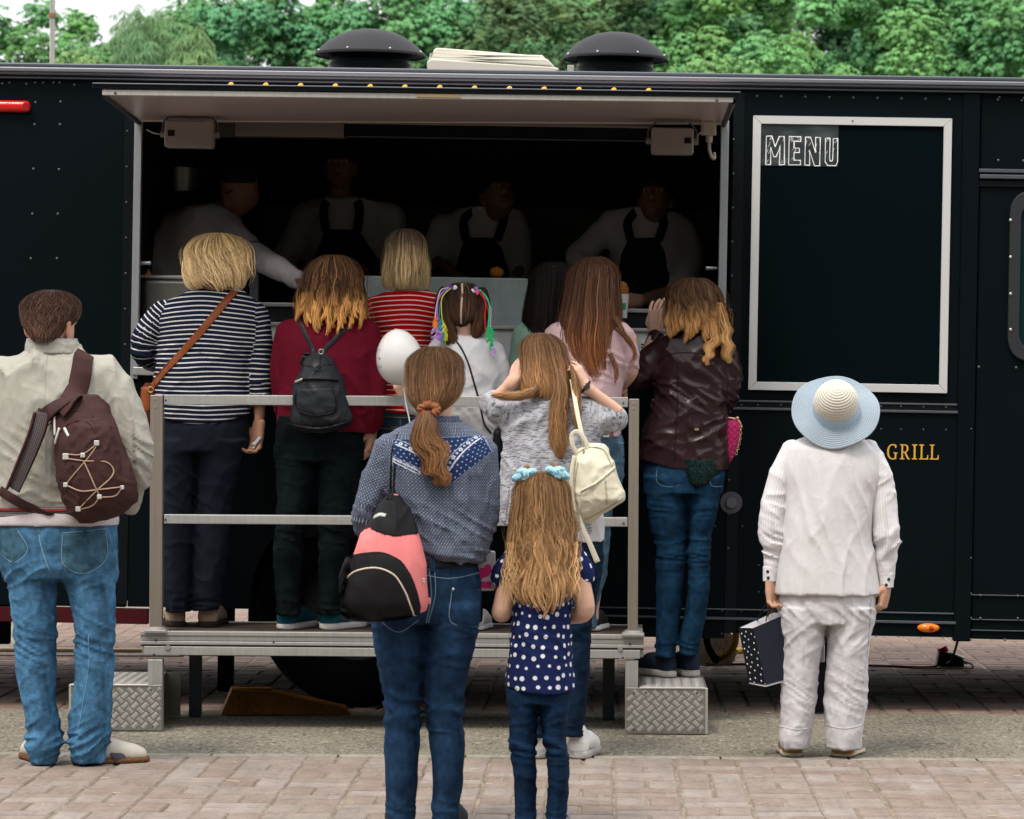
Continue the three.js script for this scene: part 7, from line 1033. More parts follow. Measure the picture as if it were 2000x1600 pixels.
// ------------------------------------------------------------------ woman with the pony tail (foreground)
{
  const D = 10.6, f = new Fig(D), g = personG('woman with a low pony tail in a patterned blue blouse and jeans, in front', 825, 1648, D), Y = (v) => f.X(0, v).y;
  const b = bodyGeo(f, { head: [851, 746, 0], neck: [850, 826, 0], chest: [852, 930, 0], pelvis: [835, 1130, 0], shL: [764, 880, 0], elL: [722, 1010, 0], wrL: [745, 1050, -110], shR: [942, 880, 0], elR: [944, 1020, -5], wrR: [925, 1070, -110], hipL: [782, 1200, 0], knL: [786, 1405, 0], anL: [783, 1600, 0], hipR: [884, 1200, 0], knR: [868, 1405, 0], anR: [869, 1600, 0] }, { yaw: -0.45, roll: -0.04, headSc: 0.98, sc: 0.98, headCell: 0.0042, hands: [{ w: f.X(745, 1050, -110), f: V(0.4, 0, -1), n: V(-0.5, 1, 0), side: 1, curl: 0.5 }, { w: f.X(925, 1070, -110), f: V(-0.4, 0, -1), n: V(0.5, 1, 0), side: -1, curl: 0.5 }] });
  part('body', b.geo, MS.fair, g);
  const hc = { root: [0.085, 0.050, 0.032], tip: [0.18, 0.105, 0.06] };
  part('hair', hairGeo(f, [[675, 834, 866, 22, 0], [683, 812, 888, 50], [705, 797, 901, 66], [742, 793, 905, 74], [770, 797, 897, 74], [792, 808, 880, 66], [806, 818, 866, 54], [816, 826, 856, 40]], { ...hc, tip: [0.15, 0.085, 0.045], seed: 61, n: 1500, seg: 16, endLo: 775, endHi: 815, baseEnd: 806, wave: 0.003, waveLen: 0.1, width: 0.004, fluff: 0.003, drift: 0.6, hi: 1.7, hiP: 0.25, startLo: 740, cell: 0.006, clump: 0.2, ragged: 0.05, face: ellPrim(b.H.P(0.0, -0.045, -0.085), [0.085, 0.105, 0.072], qEuler(-0.45)) }), hairMat(0.45), g);
  part('pony_tail', locksGeo(f, [[838, 802, 66, 10], [832, 834, 84, 25], [836, 872, 88, 29], [852, 905, 88, 24], [858, 930, 86, 14], [852, 946, 84, 5]], { ...hc, tip: [0.34, 0.185, 0.09], seed: 9, n: 760, seg: 22, wave: 0.016, waves: 2.4, width: 0.004, flare: 0.5, sync: true }), hairMat(0.45), g);
  { const c = f.X(838, 802, 74), pr = []; reseed(12); for (let i = 0; i < 22; i++) { const a = i / 22 * 6.283; pr.push(ellPrim([c.x + Math.cos(a) * 0.026, c.y + 0.002 + Math.sin(a) * 0.016 + rr(-0.002, 0.002), c.z + 0.006 + rr(-0.004, 0.008)], [0.007, 0.014, 0.016], qEuler(0, 0, a - 1.57 + rr(-0.3, 0.3)), 0.003)); } part('hair_tie', solid(new Field(pr, { amp: 0.002 }), 0.003), mat([0.22, 0.075, 0.03], { roughness: 0.6 }), g); }
  const bl = cloth([0.92, 0.92, 0.95], { map: T.blouse, bumpMap: T.crumple, bumpScale: 0.004 });
  const rows = [[818, 812, 892, 40, 0], [830, 790, 915, 50], [847, 764, 940, 60], [870, 744, 958, 68], [900, 742, 966, 74], [950, 752, 964, 76], [1000, 764, 962, 79], [1050, 788, 957, 82], [1080, 808, 953, 82], [1100, 822, 944, 74], [1108, 830, 930, 66]];
  const F1 = garment(f, 'blouse', [f.loft(rows, 18), f.chain([[758, 878, 0, 30], [740, 932, 0, 32], [723, 985, 0, 33], [716, 1024, -14, 27], [738, 1046, -70, 20]], 16), f.chain([[946, 880, 0, 25], [952, 950, 0, 27], [944, 1020, -6, 28], [930, 1062, -60, 22]], 16)], bl, g, { disp: addD(wrinkle(5, 0.006, 14, 5, 8), wrinkle(11, 0.004, 26, 9, 14), bands([[Y(1085), 0.04, 0.009, 30, 0.3, 4], [Y(1020), 0.07, 0.008, 26, 0.5, 9]])), cell: 0.0062, cut: (x, y) => Y(1092) - (x - f.X(880, 0).x) * 0.10 - y - (Math.abs(x - f.X(880, 0).x) > 0.12 ? 0.02 : 0) });
  // printed yoke
  const yt = canvasTex(1024, 512, (x, w, h) => {
    x.fillStyle = '#1d3058'; x.fillRect(0, 0, w, h); x.strokeStyle = '#dfe4ee'; x.fillStyle = '#e3e7ef'; reseed(17);
    const flower = (a, b, r) => { x.fillStyle = '#c3c9d6'; for (let i = 0; i < 5; i++) { x.beginPath(); x.arc(a + Math.cos(i * 1.257) * r, b + Math.sin(i * 1.257) * r, r * 0.62, 0, 7); x.fill(); } x.fillStyle = '#4a5f90'; x.beginPath(); x.arc(a, b, r * 0.45, 0, 7); x.fill(); };
    for (let j = 0; j < 9; j++) for (let i = 0; i < 18; i++) flower(i * 58 + (j % 2) * 29 + rr(-6, 6), j * 60 + rr(-6, 6), 5.5);
    const band = (x0, y0, x1, y1, e) => { x.lineWidth = 5; x.strokeStyle = '#dfe4ee'; for (const o of [-44, 44]) { x.beginPath(); x.moveTo(x0, y0 + o); x.lineTo(x1, y1 + o); x.stroke(); } x.save(); x.beginPath(); x.moveTo(x0, y0 - 40); x.lineTo(x1, y1 - 40); x.lineTo(x1, y1 + 40); x.lineTo(x0, y0 + 40); x.clip(); x.fillStyle = '#1d3058'; x.fillRect(0, 0, w, h); for (let i = 0; i <= 9; i++) flower(mix(x0, x1, i / 9), mix(y0, y1, i / 9) + rr(-8, 8), 10 + 7 * (i % 2)); x.restore(); for (let i = 0; i <= 40; i++) { x.fillStyle = '#e3e7ef'; x.beginPath(); x.arc(mix(x0, x1, i / 40), mix(y0, y1, i / 40) + 58, 7, 0, 7); x.fill(); } };
    band(40, 40, 520, 330, 1); band(984, 30, 520, 330, 1); band(-20, 360, 260, 470, 1);
    x.lineWidth = 8; x.strokeStyle = '#8f9bb8'; x.strokeRect(2, 2, w - 4, h - 4);
  });
  quadPocket(F1, f, 'yoke', [[770, 858], [944, 850], [962, 882], [884, 944], [770, 908]], mat([1, 1, 1], { map: yt, roughness: 0.9 }), g, { nu: 30, nv: 20, thick: 0.003, uv: (u, v) => [u, 1 - v] });
  garment(f, 'collar', [f.loft([[812, 812, 896, 44, 0], [834, 806, 900, 47]], 3)], bl, g, { cell: 0.006, subs: [f.loft([[800, 818, 888, 38, 0], [840, 818, 888, 40]], 2)], disp: wrinkle(2, 0.003, 30, 30, 30) });
  const jn = denim([0.026, 0.070, 0.155]), st = mat([0.13, 0.20, 0.27]);
  const F2 = garment(f, 'jeans', [f.loft([[1076, 760, 926, 66], [1110, 745, 934, 71], [1143, 733, 940, 74], [1187, 726, 938, 72], [1214, 725, 934, 64]], 12), f.loft([[1180, 725, 836, 68], [1242, 729, 832, 60], [1308, 739, 825, 52], [1342, 745, 823, 50], [1404, 751, 821, 48], [1445, 750, 820, 48], [1514, 752, 816, 46], [1586, 754, 811, 40], [1634, 757, 808, 36]], 8), f.loft([[1180, 834, 938, 68], [1236, 833, 932, 60], [1304, 828, 917, 52], [1370, 829, 906, 49], [1404, 832, 906, 48], [1462, 840, 909, 47], [1524, 846, 904, 43], [1593, 842, 896, 38], [1634, 842, 892, 34]], 8)], jn, g, { disp: addD(wrinkle(5, 0.003, 10, 10, 10), bands([[Y(1385), 0.07, 0.013, 24, 0.12, 3], [Y(1275), 0.06, 0.007, 20, 0.10, 5], [Y(1225), 0.03, 0.008, 26, 0.3, 8], [Y(1590), 0.06, 0.007, 30, 0.2, 6]])), cell: 0.0065 });
  quadPocket(F2, f, 'pocket', [[885, 1143], [938, 1148], [936, 1224], [902, 1220], [882, 1210]], jn, g); for (const p of [[[885, 1146], [937, 1151]], [[886, 1146], [883, 1209], [902, 1218], [934, 1223]], [[826, 1118], [880, 1126], [936, 1118]], [[842, 1105], [846, 1160], [836, 1212]], [[852, 1105], [854, 1155], [840, 1212]], [[742, 1206], [782, 1230], [822, 1206]]]) stitch(F2, f, g, p, st, 0.003, { n: 30 });
  const rv = f.xy(888, 1147), rz = F2.hitZ(rv[0], rv[1], -9, -12); if (rz !== null) part('rivet', new THREE.SphereGeometry(0.005, 10, 8).scale(1, 1, 0.5).translate(rv[0], rv[1], rz + 0.003), M.silver, g);
  const F3 = garment(f, 'belt', [f.loft([[1083, 757, 930, 69.5, 0], [1106, 749, 935, 73, 0]], 3)], leather([0.012, 0.012, 0.014]), g, { cell: 0.006 }); quadPocket(F3, f, 'belt_loop', [[843, 1078], [853, 1078], [853, 1112], [848, 1112], [843, 1112]], jn, g, { nu: 4, nv: 8, thick: 0.004 });
  const sm = mat([0.03, 0.03, 0.035]); shoe(f, g, { x: 783, y: 1650, dir: [-0.15, -1], m: sm, ms: mat([0.5, 0.5, 0.48]) }); shoe(f, g, { x: 869, y: 1650, dir: [0.15, -1], m: sm, ms: mat([0.5, 0.5, 0.48]) });
  // drawstring bag
  const bag = thing('drawstring_bag', 'black and pink drawstring bag hanging on the back of the pony tail woman', 'bag', f.X(752, 1100, 110)), bk = mat([0.0115, 0.011, 0.013], { cls: 'P', map: T.weave, roughness: 0.75 }), pkm = mat([0.80, 0.235, 0.235], { map: T.weave, roughness: 0.7 }), cd = mat([0.010, 0.010, 0.012]);
  const br = [[966, 758, 780, 12, 104], [994, 738, 797, 28, 110], [1027, 716, 812, 40, 116], [1076, 694, 827, 52, 122], [1136, 678, 833, 60, 124], [1169, 671, 836, 60, 122], [1192, 678, 832, 52, 118], [1206, 694, 770, 34, 112]], dB = addD(wrinkle(4, 0.005, 14, 6, 9), bands([[Y(1010), 0.05, 0.010, 6, 2.5, 3]]));
  const FB = garment(f, 'pink_panel', [f.loft(br, 6)], pkm, bag, { disp: dB, cell: 0.006 });
  garment(f, 'top_panel', [f.loft(br.map(([y, a, c, d, z]) => [y, a - 1.5, c + 1.5, d + 1.5, z]), 6)], bk, bag, { disp: dB, cell: 0.005, cut: (x, y) => { const u = (x - f.X(765, 0).x) * f.s; return Y(1032 + 6 * Math.sin(u * 0.05)) - y; } });
  const topY = pchip([672, 689, 752, 790, 812, 824, 832], [1120, 1080, 1069, 1083, 1112, 1145, 1182]);
  part('front_pocket', patchG(FB, (u, v) => { const x = mix(674, 830, u), t = topY(x), bo = 1204 - 16 * Math.pow(Math.abs(u - 0.4) / 0.6, 3); return f.xy(mix(x, mix(690, 822, u), v * v * 0.3), mix(t, Math.max(bo, t + 2), v)); }, 0.005, 26, 18, zr(f)), bk, bag);
  part('piping', strapG(FB, f.path([[680, 1180], [683, 1140], [696, 1116], [718, 1104], [752, 1100], [780, 1112], [800, 1142], [811, 1172], [817, 1192]]), 0.0058, 0.0075, { ...zr(f), n: 50 }), mat([0.62, 0.53, 0.42]), bag);
  part('reflector', strapG(FB, f.path([[741, 1005], [752, 1000], [763, 1002]]), 0.014, 0.004, { ...zr(f), n: 12 }), mat([0.42, 0.45, 0.41], { roughness: 0.4 }), bag);
  for (const e of [0, 7]) part('drawstring', strapG(new Field([...F1.prims, ...FB.prims], { amp: 0 }), f.path([[776 + e * 0.4, 850], [771 + e, 880], [768 + e, 920], [766 + e, 960], [766 + e, 972]]), 5.5 / f.s, 0.006, { ...zr(f), n: 36, e: 0.02 }), cd, bag);
  for (const [x, y] of [[668, 1158], [836, 1174]]) part('loop', boxG(...f.arr(x, y, 118), 0.016, 0.02, 0.012, 0.004), pkm, bag); part('eyelet', new THREE.TorusGeometry(0.005, 0.0016, 6, 16).translate(...f.arr(828, 1134, 150)), M.silver, bag);
  const pb = thing('carrier_bag', 'small white carrier bag with pink butterfly print beside the pony tail woman', 'bag', f.X(945, 1115, -60)); part('bag_body', boxG(0, 0, 0, 0.075, 0.13, 0.03, 0.008), mat([0.62, 0.55, 0.58]), pb, false); { const sh = new THREE.Shape(); for (let i = 0; i <= 40; i++) { const a = i / 40 * 6.283, r = 0.024 * (0.45 + 0.55 * Math.abs(Math.cos(a))) * (1 + 0.3 * Math.sin(2 * a)); i ? sh.lineTo(Math.cos(a) * r, Math.sin(a) * r * 1.4) : sh.moveTo(r, 0); } part('print', new THREE.ExtrudeGeometry(sh, { depth: 0.001, bevelEnabled: false }).translate(0.0, -0.005, 0.0155), mat([0.75, 0.035, 0.22]), pb, false); part('print', boxG(0, -0.045, 0.016, 0.05, 0.022, 0.001, 0.0003), mat([0.75, 0.035, 0.22]), pb, false); }
}
// ------------------------------------------------------------------ woman in the leather jacket on the step
{
  const D = 14.12, f = new Fig(D), g = personG('woman in dark burgundy leather jacket and blue jeans standing on the metal step', 1335, 1324, D), Y = (v) => f.X(0, v).y;
  const b = bodyGeo(f, { head: [1352, 602, 0], neck: [1354, 660, 0], chest: [1350, 740, 0], pelvis: [1334, 930, 0], shL: [1298, 690, 0], elL: [1243, 738, -15], wrL: [1281, 650, -62], shR: [1416, 690, 0], elR: [1428, 768, -5], wrR: [1410, 790, -70], hipL: [1298, 950, 0], knL: [1310, 1110, 0], anL: [1300, 1265, 0], hipR: [1378, 950, 0], knR: [1364, 1110, 0], anR: [1346, 1262, 0] }, { yaw: 0.4, headSc: 1.05, hands: [{ w: f.X(1281, 648, -62), f: V(0.02, 1, -0.25), n: V(-0.55, -0.1, 0.8), side: -1, curl: [0.25, 0.3, 0.35, 0.3], sc: 1.0, thumb: [0.3, 0.6] }] });
  part('body', b.geo, MS.fair, g);
  const hc = { root: [0.070, 0.042, 0.030], tip: [0.62, 0.355, 0.15] };
  part('hair', hairGeo(f, [[541, 1340, 1368, 16, 0], [548, 1326, 1388, 36], [567, 1313, 1401, 48], [605, 1304, 1412, 54], [635, 1300, 1419, 54], [652, 1304, 1422, 50], [668, 1350, 1424, 44]], { ...hc, seed: 71, n: 1150, endLo: 606, endHi: 652, baseEnd: 630, wave: 0.011, waveLen: 0.12, width: 0.005, fluff: 0.012, drift: 1.4, hi: 0.55, hiP: 0.25, startLo: 595, clump: 0.5, ragged: 0.25, sweep: -0.25, g0: 0.35, g1: 0.95, face: ellPrim(b.H.P(0, -0.04, -0.09), [0.085, 0.11, 0.075], qEuler(0.4)) }), hairMat(0.5), g);
  for (const [p, s] of [[[[1404, 600, 40, 12], [1414, 640, 46, 13], [1418, 672, 48, 11], [1424, 706, 46, 6]], 1], [[[1392, 630, 50, 11], [1396, 660, 54, 11], [1384, 690, 56, 8], [1380, 712, 56, 4]], 2]]) part('hair', locksGeo(f, p, { root: [0.36, 0.20, 0.09], tip: [0.70, 0.45, 0.21], seed: 70 + s, n: 110, wave: 0.011, waves: 3, width: 0.0045, flare: 0.5, sync: true }), hairMat(0.5), g);
  part('hair', curlsGeo(f, { x0: 1306, x1: 1416, y0: 590, y1lo: 640, y1hi: 672, n: 28, z: 55, dz: 6, r: 4.2, amp: 4.5, spread: 4, turns: 1.1, root: [0.10, 0.058, 0.036], tip: [0.62, 0.36, 0.15], seed: 75, per: 24 }), hairMat(0.5), g);
  const lm = leather([0.024, 0.0095, 0.0115], { roughness: 0.3, specularIntensity: 0.6 });
  const F1 = garment(f, 'leather_jacket', [f.loft([[646, 1330, 1400, 32, 0], [656, 1302, 1420, 46], [682, 1284, 1432, 55], [720, 1280, 1430, 59], [761, 1280, 1424, 59], [800, 1268, 1420, 60], [861, 1251, 1420, 62], [898, 1249, 1425, 62], [920, 1252, 1424, 60]], 16), f.chain([[1294, 684, 0, 25], [1264, 714, -2, 28], [1243, 736, -16, 27], [1262, 704, -50, 22], [1282, 662, -60, 17]], 14), f.chain([[1418, 690, 0, 20], [1428, 735, 0, 20], [1427, 772, -12, 18], [1410, 792, -64, 16]], 12)], lm, g, { disp: addD(wrinkle(5, 0.009, 5, 6, 6), wrinkle(9, 0.005, 10, 15, 10), bands([[Y(835), 0.07, 0.012, 14, -0.7, 3], [Y(740), 0.09, 0.010, 16, 0.6, 6], [Y(775), 0.05, 0.010, 20, 0.8, 2]])), cell: 0.0066, cut: (x, y) => { const u = (x - f.X(1335, 0).x) * f.s; return Y(914) + Math.max(0, -u) * 0.26 / f.s - y; } });
  for (const p of [[[1284, 706], [1310, 692], [1355, 690], [1400, 698], [1428, 712]], [[1280, 775], [1268, 820], [1258, 880]], [[1322, 705], [1322, 780], [1316, 900]], [[1322, 808], [1352, 838], [1384, 826], [1412, 806]], [[1350, 834], [1362, 838], [1366, 846]]]) stitch(F1, f, g, p, leather([0.016, 0.007, 0.008]), 0.006, { n: 36 });
  part('buckle', boxG(...(() => { const p = f.xy(1359, 838), z = F1.hitZ(p[0], p[1], -12.5, -15.2); return [p[0], p[1], z + 0.004]; })(), 0.018, 0.010, 0.004, 0.001), mat([0.5, 0.36, 0.16], { metalness: 0.8, roughness: 0.35 }), g);
  const jn = denim([0.0165, 0.068, 0.145]), st = mat([0.10, 0.17, 0.24]);
  const F2 = garment(f, 'jeans', [f.loft([[885, 1260, 1412, 56], [914, 1257, 1415, 58], [963, 1258, 1411, 59]], 10), f.loft([[930, 1257, 1343, 56], [1000, 1266, 1343, 47], [1040, 1272, 1342, 43], [1075, 1281, 1340, 40], [1110, 1281, 1337, 39], [1145, 1281, 1334, 38], [1180, 1281, 1331, 36], [1215, 1281, 1327, 33], [1250, 1280, 1323, 30], [1284, 1279, 1321, 28]], 6), f.loft([[930, 1342, 1413, 56], [1000, 1343, 1401, 47], [1040, 1344, 1391, 43], [1110, 1344, 1386, 39], [1145, 1343, 1386, 38], [1180, 1340, 1382, 35], [1215, 1334, 1377, 33], [1250, 1326, 1369, 29], [1279, 1324, 1366, 27]], 6)], jn, g, { disp: addD(wrinkle(5, 0.003, 10, 12, 10), bands([[Y(1090), 0.06, 0.008, 40, 0.05, 3], [Y(990), 0.05, 0.006, 24, 0.1, 5], [Y(1262), 0.04, 0.010, 34, 0.2, 8], [Y(1045), 0.03, 0.006, 24, 0.1, 2]])), cell: 0.0066 });
  quadPocket(F2, f, 'pocket', [[1282, 902], [1338, 906], [1336, 940], [1316, 950], [1284, 942]], jn, g); for (const p of [[[1284, 904], [1284, 942], [1316, 949], [1336, 938]], [[1386, 908], [1388, 946], [1410, 950]]]) stitch(F2, f, g, p, st, 0.003);
  const F4 = garment(f, 'shirt_tail', [f.loft([[896, 1300, 1408, 68, 0], [918, 1312, 1408, 68], [938, 1324, 1402, 66], [947, 1340, 1388, 63]], 4)], mat([0.28, 0.28, 0.30], { map: T.scarf, roughness: 0.9 }), g, { cell: 0.006, disp: wrinkle(3, 0.003, 20, 16, 20), subs: [f.loft([[880, 1250, 1420, 52, -20], [960, 1250, 1420, 52, -20]], 2)] });
  const sm = mat([0.018, 0.030, 0.058], { map: T.speck, roughness: 0.75 }), ws = mat([0.60, 0.57, 0.53], { roughness: 0.6, map: T.speck });
  shoe(f, g, { x: 1313, y: 1325, z: 4, dir: [-0.62, -0.8], len: 0.26, w: 0.042, h: 0.085, sole: 0.030, m: sm, ms: ws }); shoe(f, g, { x: 1356, y: 1319, z: -8, dir: [-0.42, -0.9], len: 0.26, w: 0.042, h: 0.085, sole: 0.030, m: sm, ms: ws });
  const bag = thing('purse', 'quilted magenta purse with gilt frame at the side of the leather jacket woman', 'purse', f.X(1430, 860, -12)), mg = mat([0.36, 0.012, 0.090], { cls: 'P', roughness: 0.42, sheen: 0.6, sheenColor: new THREE.Color(0.9, 0.2, 0.4) }), gold = mat([0.62, 0.42, 0.28], { metalness: 0.8, roughness: 0.35 });
  garment(f, 'purse_body', [f.loft([[820, 1398, 1446, 18, -16], [832, 1392, 1447, 24, -16], [860, 1394, 1444, 26, -16], [892, 1398, 1434, 22, -16], [908, 1404, 1424, 12, -16]], 4)], mg, bag, { cell: 0.005, disp: (x, y) => 0.0028 * Math.abs(Math.sin((x + y) * 120) * Math.sin((x - y) * 120)) });
  part('purse_frame', tubeG([f.X(1396, 819, -10), f.X(1420, 816, -8), f.X(1442, 822, -8), f.X(1448, 834, -10)], 0.0055, 20, 8), gold, bag); part('clasp', new THREE.SphereGeometry(0.008, 12, 8).translate(...f.arr(1440, 817, -4)), gold, bag);
  { reseed(5); const gs = []; for (let i = 0; i < 11; i++) gs.push(new THREE.TorusGeometry(0.0055, 0.0014, 5, 12).rotateY(i % 2 ? 1.3 : 0.2).translate(...f.arr(1447 - i * i * 0.09, 836 + i * 5, -6))); part('chain', merge(gs), gold, bag); }
  { const gs = []; for (let i = 0; i < 9; i++) gs.push(new THREE.SphereGeometry(0.0022, 6, 5).translate(...f.arr(1416 + (i % 3) * 9 - (i / 3 | 0) * 2, 868 + (i / 3 | 0) * 12 + (i % 2) * 4, 10))); part('studs', merge(gs), gold, bag); }
}
// ------------------------------------------------------------------ girl in the grey tee with raised arms
{
  const D = 12.75, f = new Fig(D), g = personG('girl in marled grey tee holding both hands to her long brown hair', 1090, 1481, D), Y = (v) => f.X(0, v).y;
  const b = bodyGeo(f, { head: [1066, 712, 0], neck: [1072, 776, 0], chest: [1076, 850, 0], pelvis: [1092, 1060, 0], shL: [1014, 808, 0], elL: [962, 788, -6], wrL: [1003, 744, 12], shR: [1144, 808, 0], elR: [1206, 806, -8], wrR: [1145, 757, 22], hipL: [1052, 1090, 0], knL: [1050, 1260, 0], anL: [1052, 1425, 0], hipR: [1136, 1090, 0], knR: [1124, 1260, 0], anR: [1122, 1425, 0] }, { headSc: 1.0, sc: 0.92, hands: [{ w: f.X(1002, 745, 12), f: V(0.55, 0.83, 0.05), n: V(-0.55, 0.35, 0.75), side: -1, curl: [0.10, 0.06, 0.05, 0.12], sc: 0.86, thumb: [0.1, 0.7], arm: f.X(962, 785, -2) }, { w: f.X(1144, 756, 24), f: V(-0.42, 0.9, 0.05), n: V(0.8, 0.35, 0.45), side: 1, curl: [0.9, 0.85, 0.75, 0.5], sc: 0.86, thumb: [0.5, 0.3], arm: f.X(1204, 803, 0) }] });
  part('body', b.geo, MS.fair, g);
  const hc = { root: [0.115, 0.070, 0.044], tip: [0.28, 0.165, 0.085] };
  part('hair', hairGeo(f, [[649, 1042, 1070, 18, 0], [655, 1028, 1084, 40], [672, 1020, 1097, 52], [700, 1017, 1110, 58], [740, 1016, 1119, 60], [765, 1018, 1118, 56], [782, 1024, 1108, 50]], { ...hc, seed: 81, clump: 0.5, ragged: 0.06, n: 1350, endLo: 750, endHi: 784, baseEnd: 770, wave: 0.004, waveLen: 0.12, width: 0.0038, fluff: 0.004, drift: 0.9, hi: 1.6, hiP: 0.22, startLo: 700, face: ellPrim(b.H.P(0, -0.04, -0.09), [0.085, 0.11, 0.075]) }), hairMat(0.42), g);
  for (const [p, n, s] of [[[[1086, 712, 44, 5], [1094, 755, 58, 15], [1092, 795, 64, 18], [1090, 830, 66, 17], [1092, 866, 64, 16], [1094, 890, 62, 10]], 330, 1], [[[1116, 716, 44, 3], [1124, 745, 54, 8], [1126, 780, 60, 8], [1126, 815, 62, 8], [1128, 840, 60, 4]], 110, 2], [[[1056, 742, 50, 5], [1046, 762, 54, 9], [1018, 773, 56, 8], [988, 774, 50, 7], [958, 772, 40, 3]], 140, 3]]) part('hair', locksGeo(f, p, { ...hc, root: [0.17, 0.10, 0.06], tip: [0.38, 0.225, 0.115], seed: 80 + s, n, wave: 0.006, waves: 3.5, width: 0.0036, flare: 0.2 }), hairMat(0.42), g);
  const tm = cloth([0.60, 0.60, 0.66], { map: T.heather });
  const F1 = garment(f, 'tee', [f.loft([[769, 1032, 1108, 30, 0], [779, 1010, 1142, 42], [800, 985, 1170, 54], [845, 983, 1172, 62], [900, 977, 1172, 66], [964, 971, 1174, 68], [1007, 975, 1176, 68], [1060, 988, 1172, 66]], 22), f.chain([[1014, 806, 0, 36], [984, 800, -4, 33], [958, 787, -8, 23]], 22), f.chain([[1146, 812, 0, 36], [1180, 818, -4, 31], [1206, 818, -8, 24]], 22)], tm, g, { disp: addD(wrinkle(5, 0.008, 7, 6, 7), wrinkle(13, 0.005, 16, 9, 12), bands([[Y(880), 0.09, 0.010, 12, 0.9, 3], [Y(830), 0.05, 0.010, 15, -0.8, 7]])), cell: 0.0066, cut: (x, y) => { const u = (x - f.X(1075, 0).x) * f.s; return Y(1052) + Math.max(0, -u * 0.42) / f.s + Math.max(0, (u - 40) * 0.45) / f.s - y; } });
  garment(f, 'undershirt', [f.loft([[1000, 1010, 1179, 60], [1056, 1012, 1181, 60]], 4)], cloth([0.66, 0.65, 0.67]), g, { disp: wrinkle(3, 0.005, 9, 9, 9), cell: 0.007 });
  garment(f, 'neckband', [f.loft([[768, 1034, 1106, 34, 0], [776, 1024, 1114, 38]], 3)], cloth([0.60, 0.58, 0.60]), g, { cell: 0.006 });
  const jn = denim([0.0125, 0.036, 0.082]); garment(f, 'jeans', [f.loft([[1040, 1010, 1179, 57], [1100, 1008, 1177, 59]], 10), f.loft([[1080, 1009, 1095, 56], [1170, 1012, 1084, 47], [1291, 1022, 1076, 40], [1411, 1032, 1068, 34], [1440, 1036, 1064, 29]], 8), f.loft([[1080, 1095, 1178, 56], [1112, 1095, 1176, 53], [1170, 1094, 1166, 47], [1215, 1090, 1156, 43], [1291, 1089, 1153, 41], [1359, 1091, 1147, 37], [1411, 1096, 1141, 33], [1438, 1100, 1138, 29]], 8)], jn, g, { disp: addD(wrinkle(4, 0.003, 9, 12, 9), bands([[Y(1225), 0.06, 0.007, 34, 0.05, 3], [Y(1420), 0.05, 0.010, 34, 0.1, 8], [Y(1120), 0.06, 0.006, 22, 0.15, 5]])), cell: 0.007 });
  const ws = mat([0.74, 0.73, 0.72], { roughness: 0.6, bumpMap: T.crumple, bumpScale: 0.003 }); shoe(f, g, { x: 1126, y: 1481, z: 2, dir: [0.28, -1], len: 0.25, w: 0.043, h: 0.075, sole: 0.030, m: ws, ms: mat([0.62, 0.60, 0.56], { map: T.speck }) }); shoe(f, g, { x: 1050, y: 1480, z: 2, dir: [-0.15, -1], len: 0.25, w: 0.042, h: 0.075, sole: 0.030, m: ws, ms: mat([0.62, 0.60, 0.56], { map: T.speck }) });
  { const c = f.X(1143, 757, 24), gs = new THREE.TorusGeometry(0.027, 0.0055, 8, 28); gs.applyQuaternion(new THREE.Quaternion().setFromUnitVectors(V(0, 0, 1), V(-0.8, 0.62, 0.05).normalize())); gs.translate(c.x, c.y, c.z); const w = part('watch', gs, leather([0.015, 0.012, 0.012]), g); part('watch_face', new THREE.CylinderGeometry(0.013, 0.013, 0.006, 20).rotateX(1.2).translate(c.x + 0.006, c.y + 0.004, c.z + 0.027), mat([0.03, 0.025, 0.022], { roughness: 0.2 }), w, true); }
  const bag = thing('backpack', 'cream leather backpack dangling by one strap from the girl in marled grey', 'backpack', f.X(1168, 950, 92)), cm = leather([0.62, 0.58, 0.45], { roughness: 0.5 }), cs = leather([0.40, 0.36, 0.26]);
  const bp = [f.loft([[865, 1150, 1174, 8, 84], [872, 1136, 1183, 22, 88], [890, 1122, 1192, 32, 92], [911, 1116, 1201, 38, 96], [948, 1117, 1213, 42, 98], [972, 1119, 1220, 42, 98], [985, 1122, 1206, 38, 96], [1004, 1130, 1176, 28, 90], [1022, 1146, 1156, 10, 84]], 4)];
  const FB = garment(f, 'bag_body', bp, cm, bag, { disp: addD(wrinkle(4, 0.006, 8, 8, 8), wrinkle(9, 0.003, 20, 20, 20)), cell: 0.006 });
  for (const p of [[[1134, 958], [1165, 940], [1200, 914]], [[1124, 905], [1128, 885], [1150, 872], [1178, 876], [1196, 910]], [[1128, 990], [1124, 940], [1130, 900]], [[1182, 930], [1186, 980]], [[1140, 1012], [1180, 992], [1216, 968]]]) part('seam', strapG(FB, f.path(p), 0.006, 0.0022, { ...zr(f), n: 34 }), cs, bag);
  part('flap_edge', strapG(FB, f.path([[1137, 957], [1166, 941], [1200, 913]].map(([x, y]) => [x, y - 3])), 0.010, 0.005, { ...zr(f), n: 34 }), cm, bag);
  const N = () => V(0.2, 0, 1); part('strap', strapG(null, [f.X(1117, 742, 50), f.X(1122, 775, 66), f.X(1129, 815, 86), f.X(1138, 856, 100), f.X(1142, 872, 100)], 9 / f.s, 0.004, { n: 30, nor: N }), cm, bag);
  part('handle', strapG(null, [f.X(1130, 890, 108), f.X(1118, 868, 112), f.X(1118, 848, 112), f.X(1128, 843, 112), f.X(1142, 858, 112), f.X(1150, 880, 112)], 9 / f.s, 0.004, { n: 34, nor: N }), cm, bag);
  part('strap', strapG(null, [f.X(1122, 890, 118), f.X(1116, 925, 122), f.X(1117, 965, 120), f.X(1126, 1000, 116)], 8 / f.s, 0.004, { n: 24, nor: N }), cm, bag);
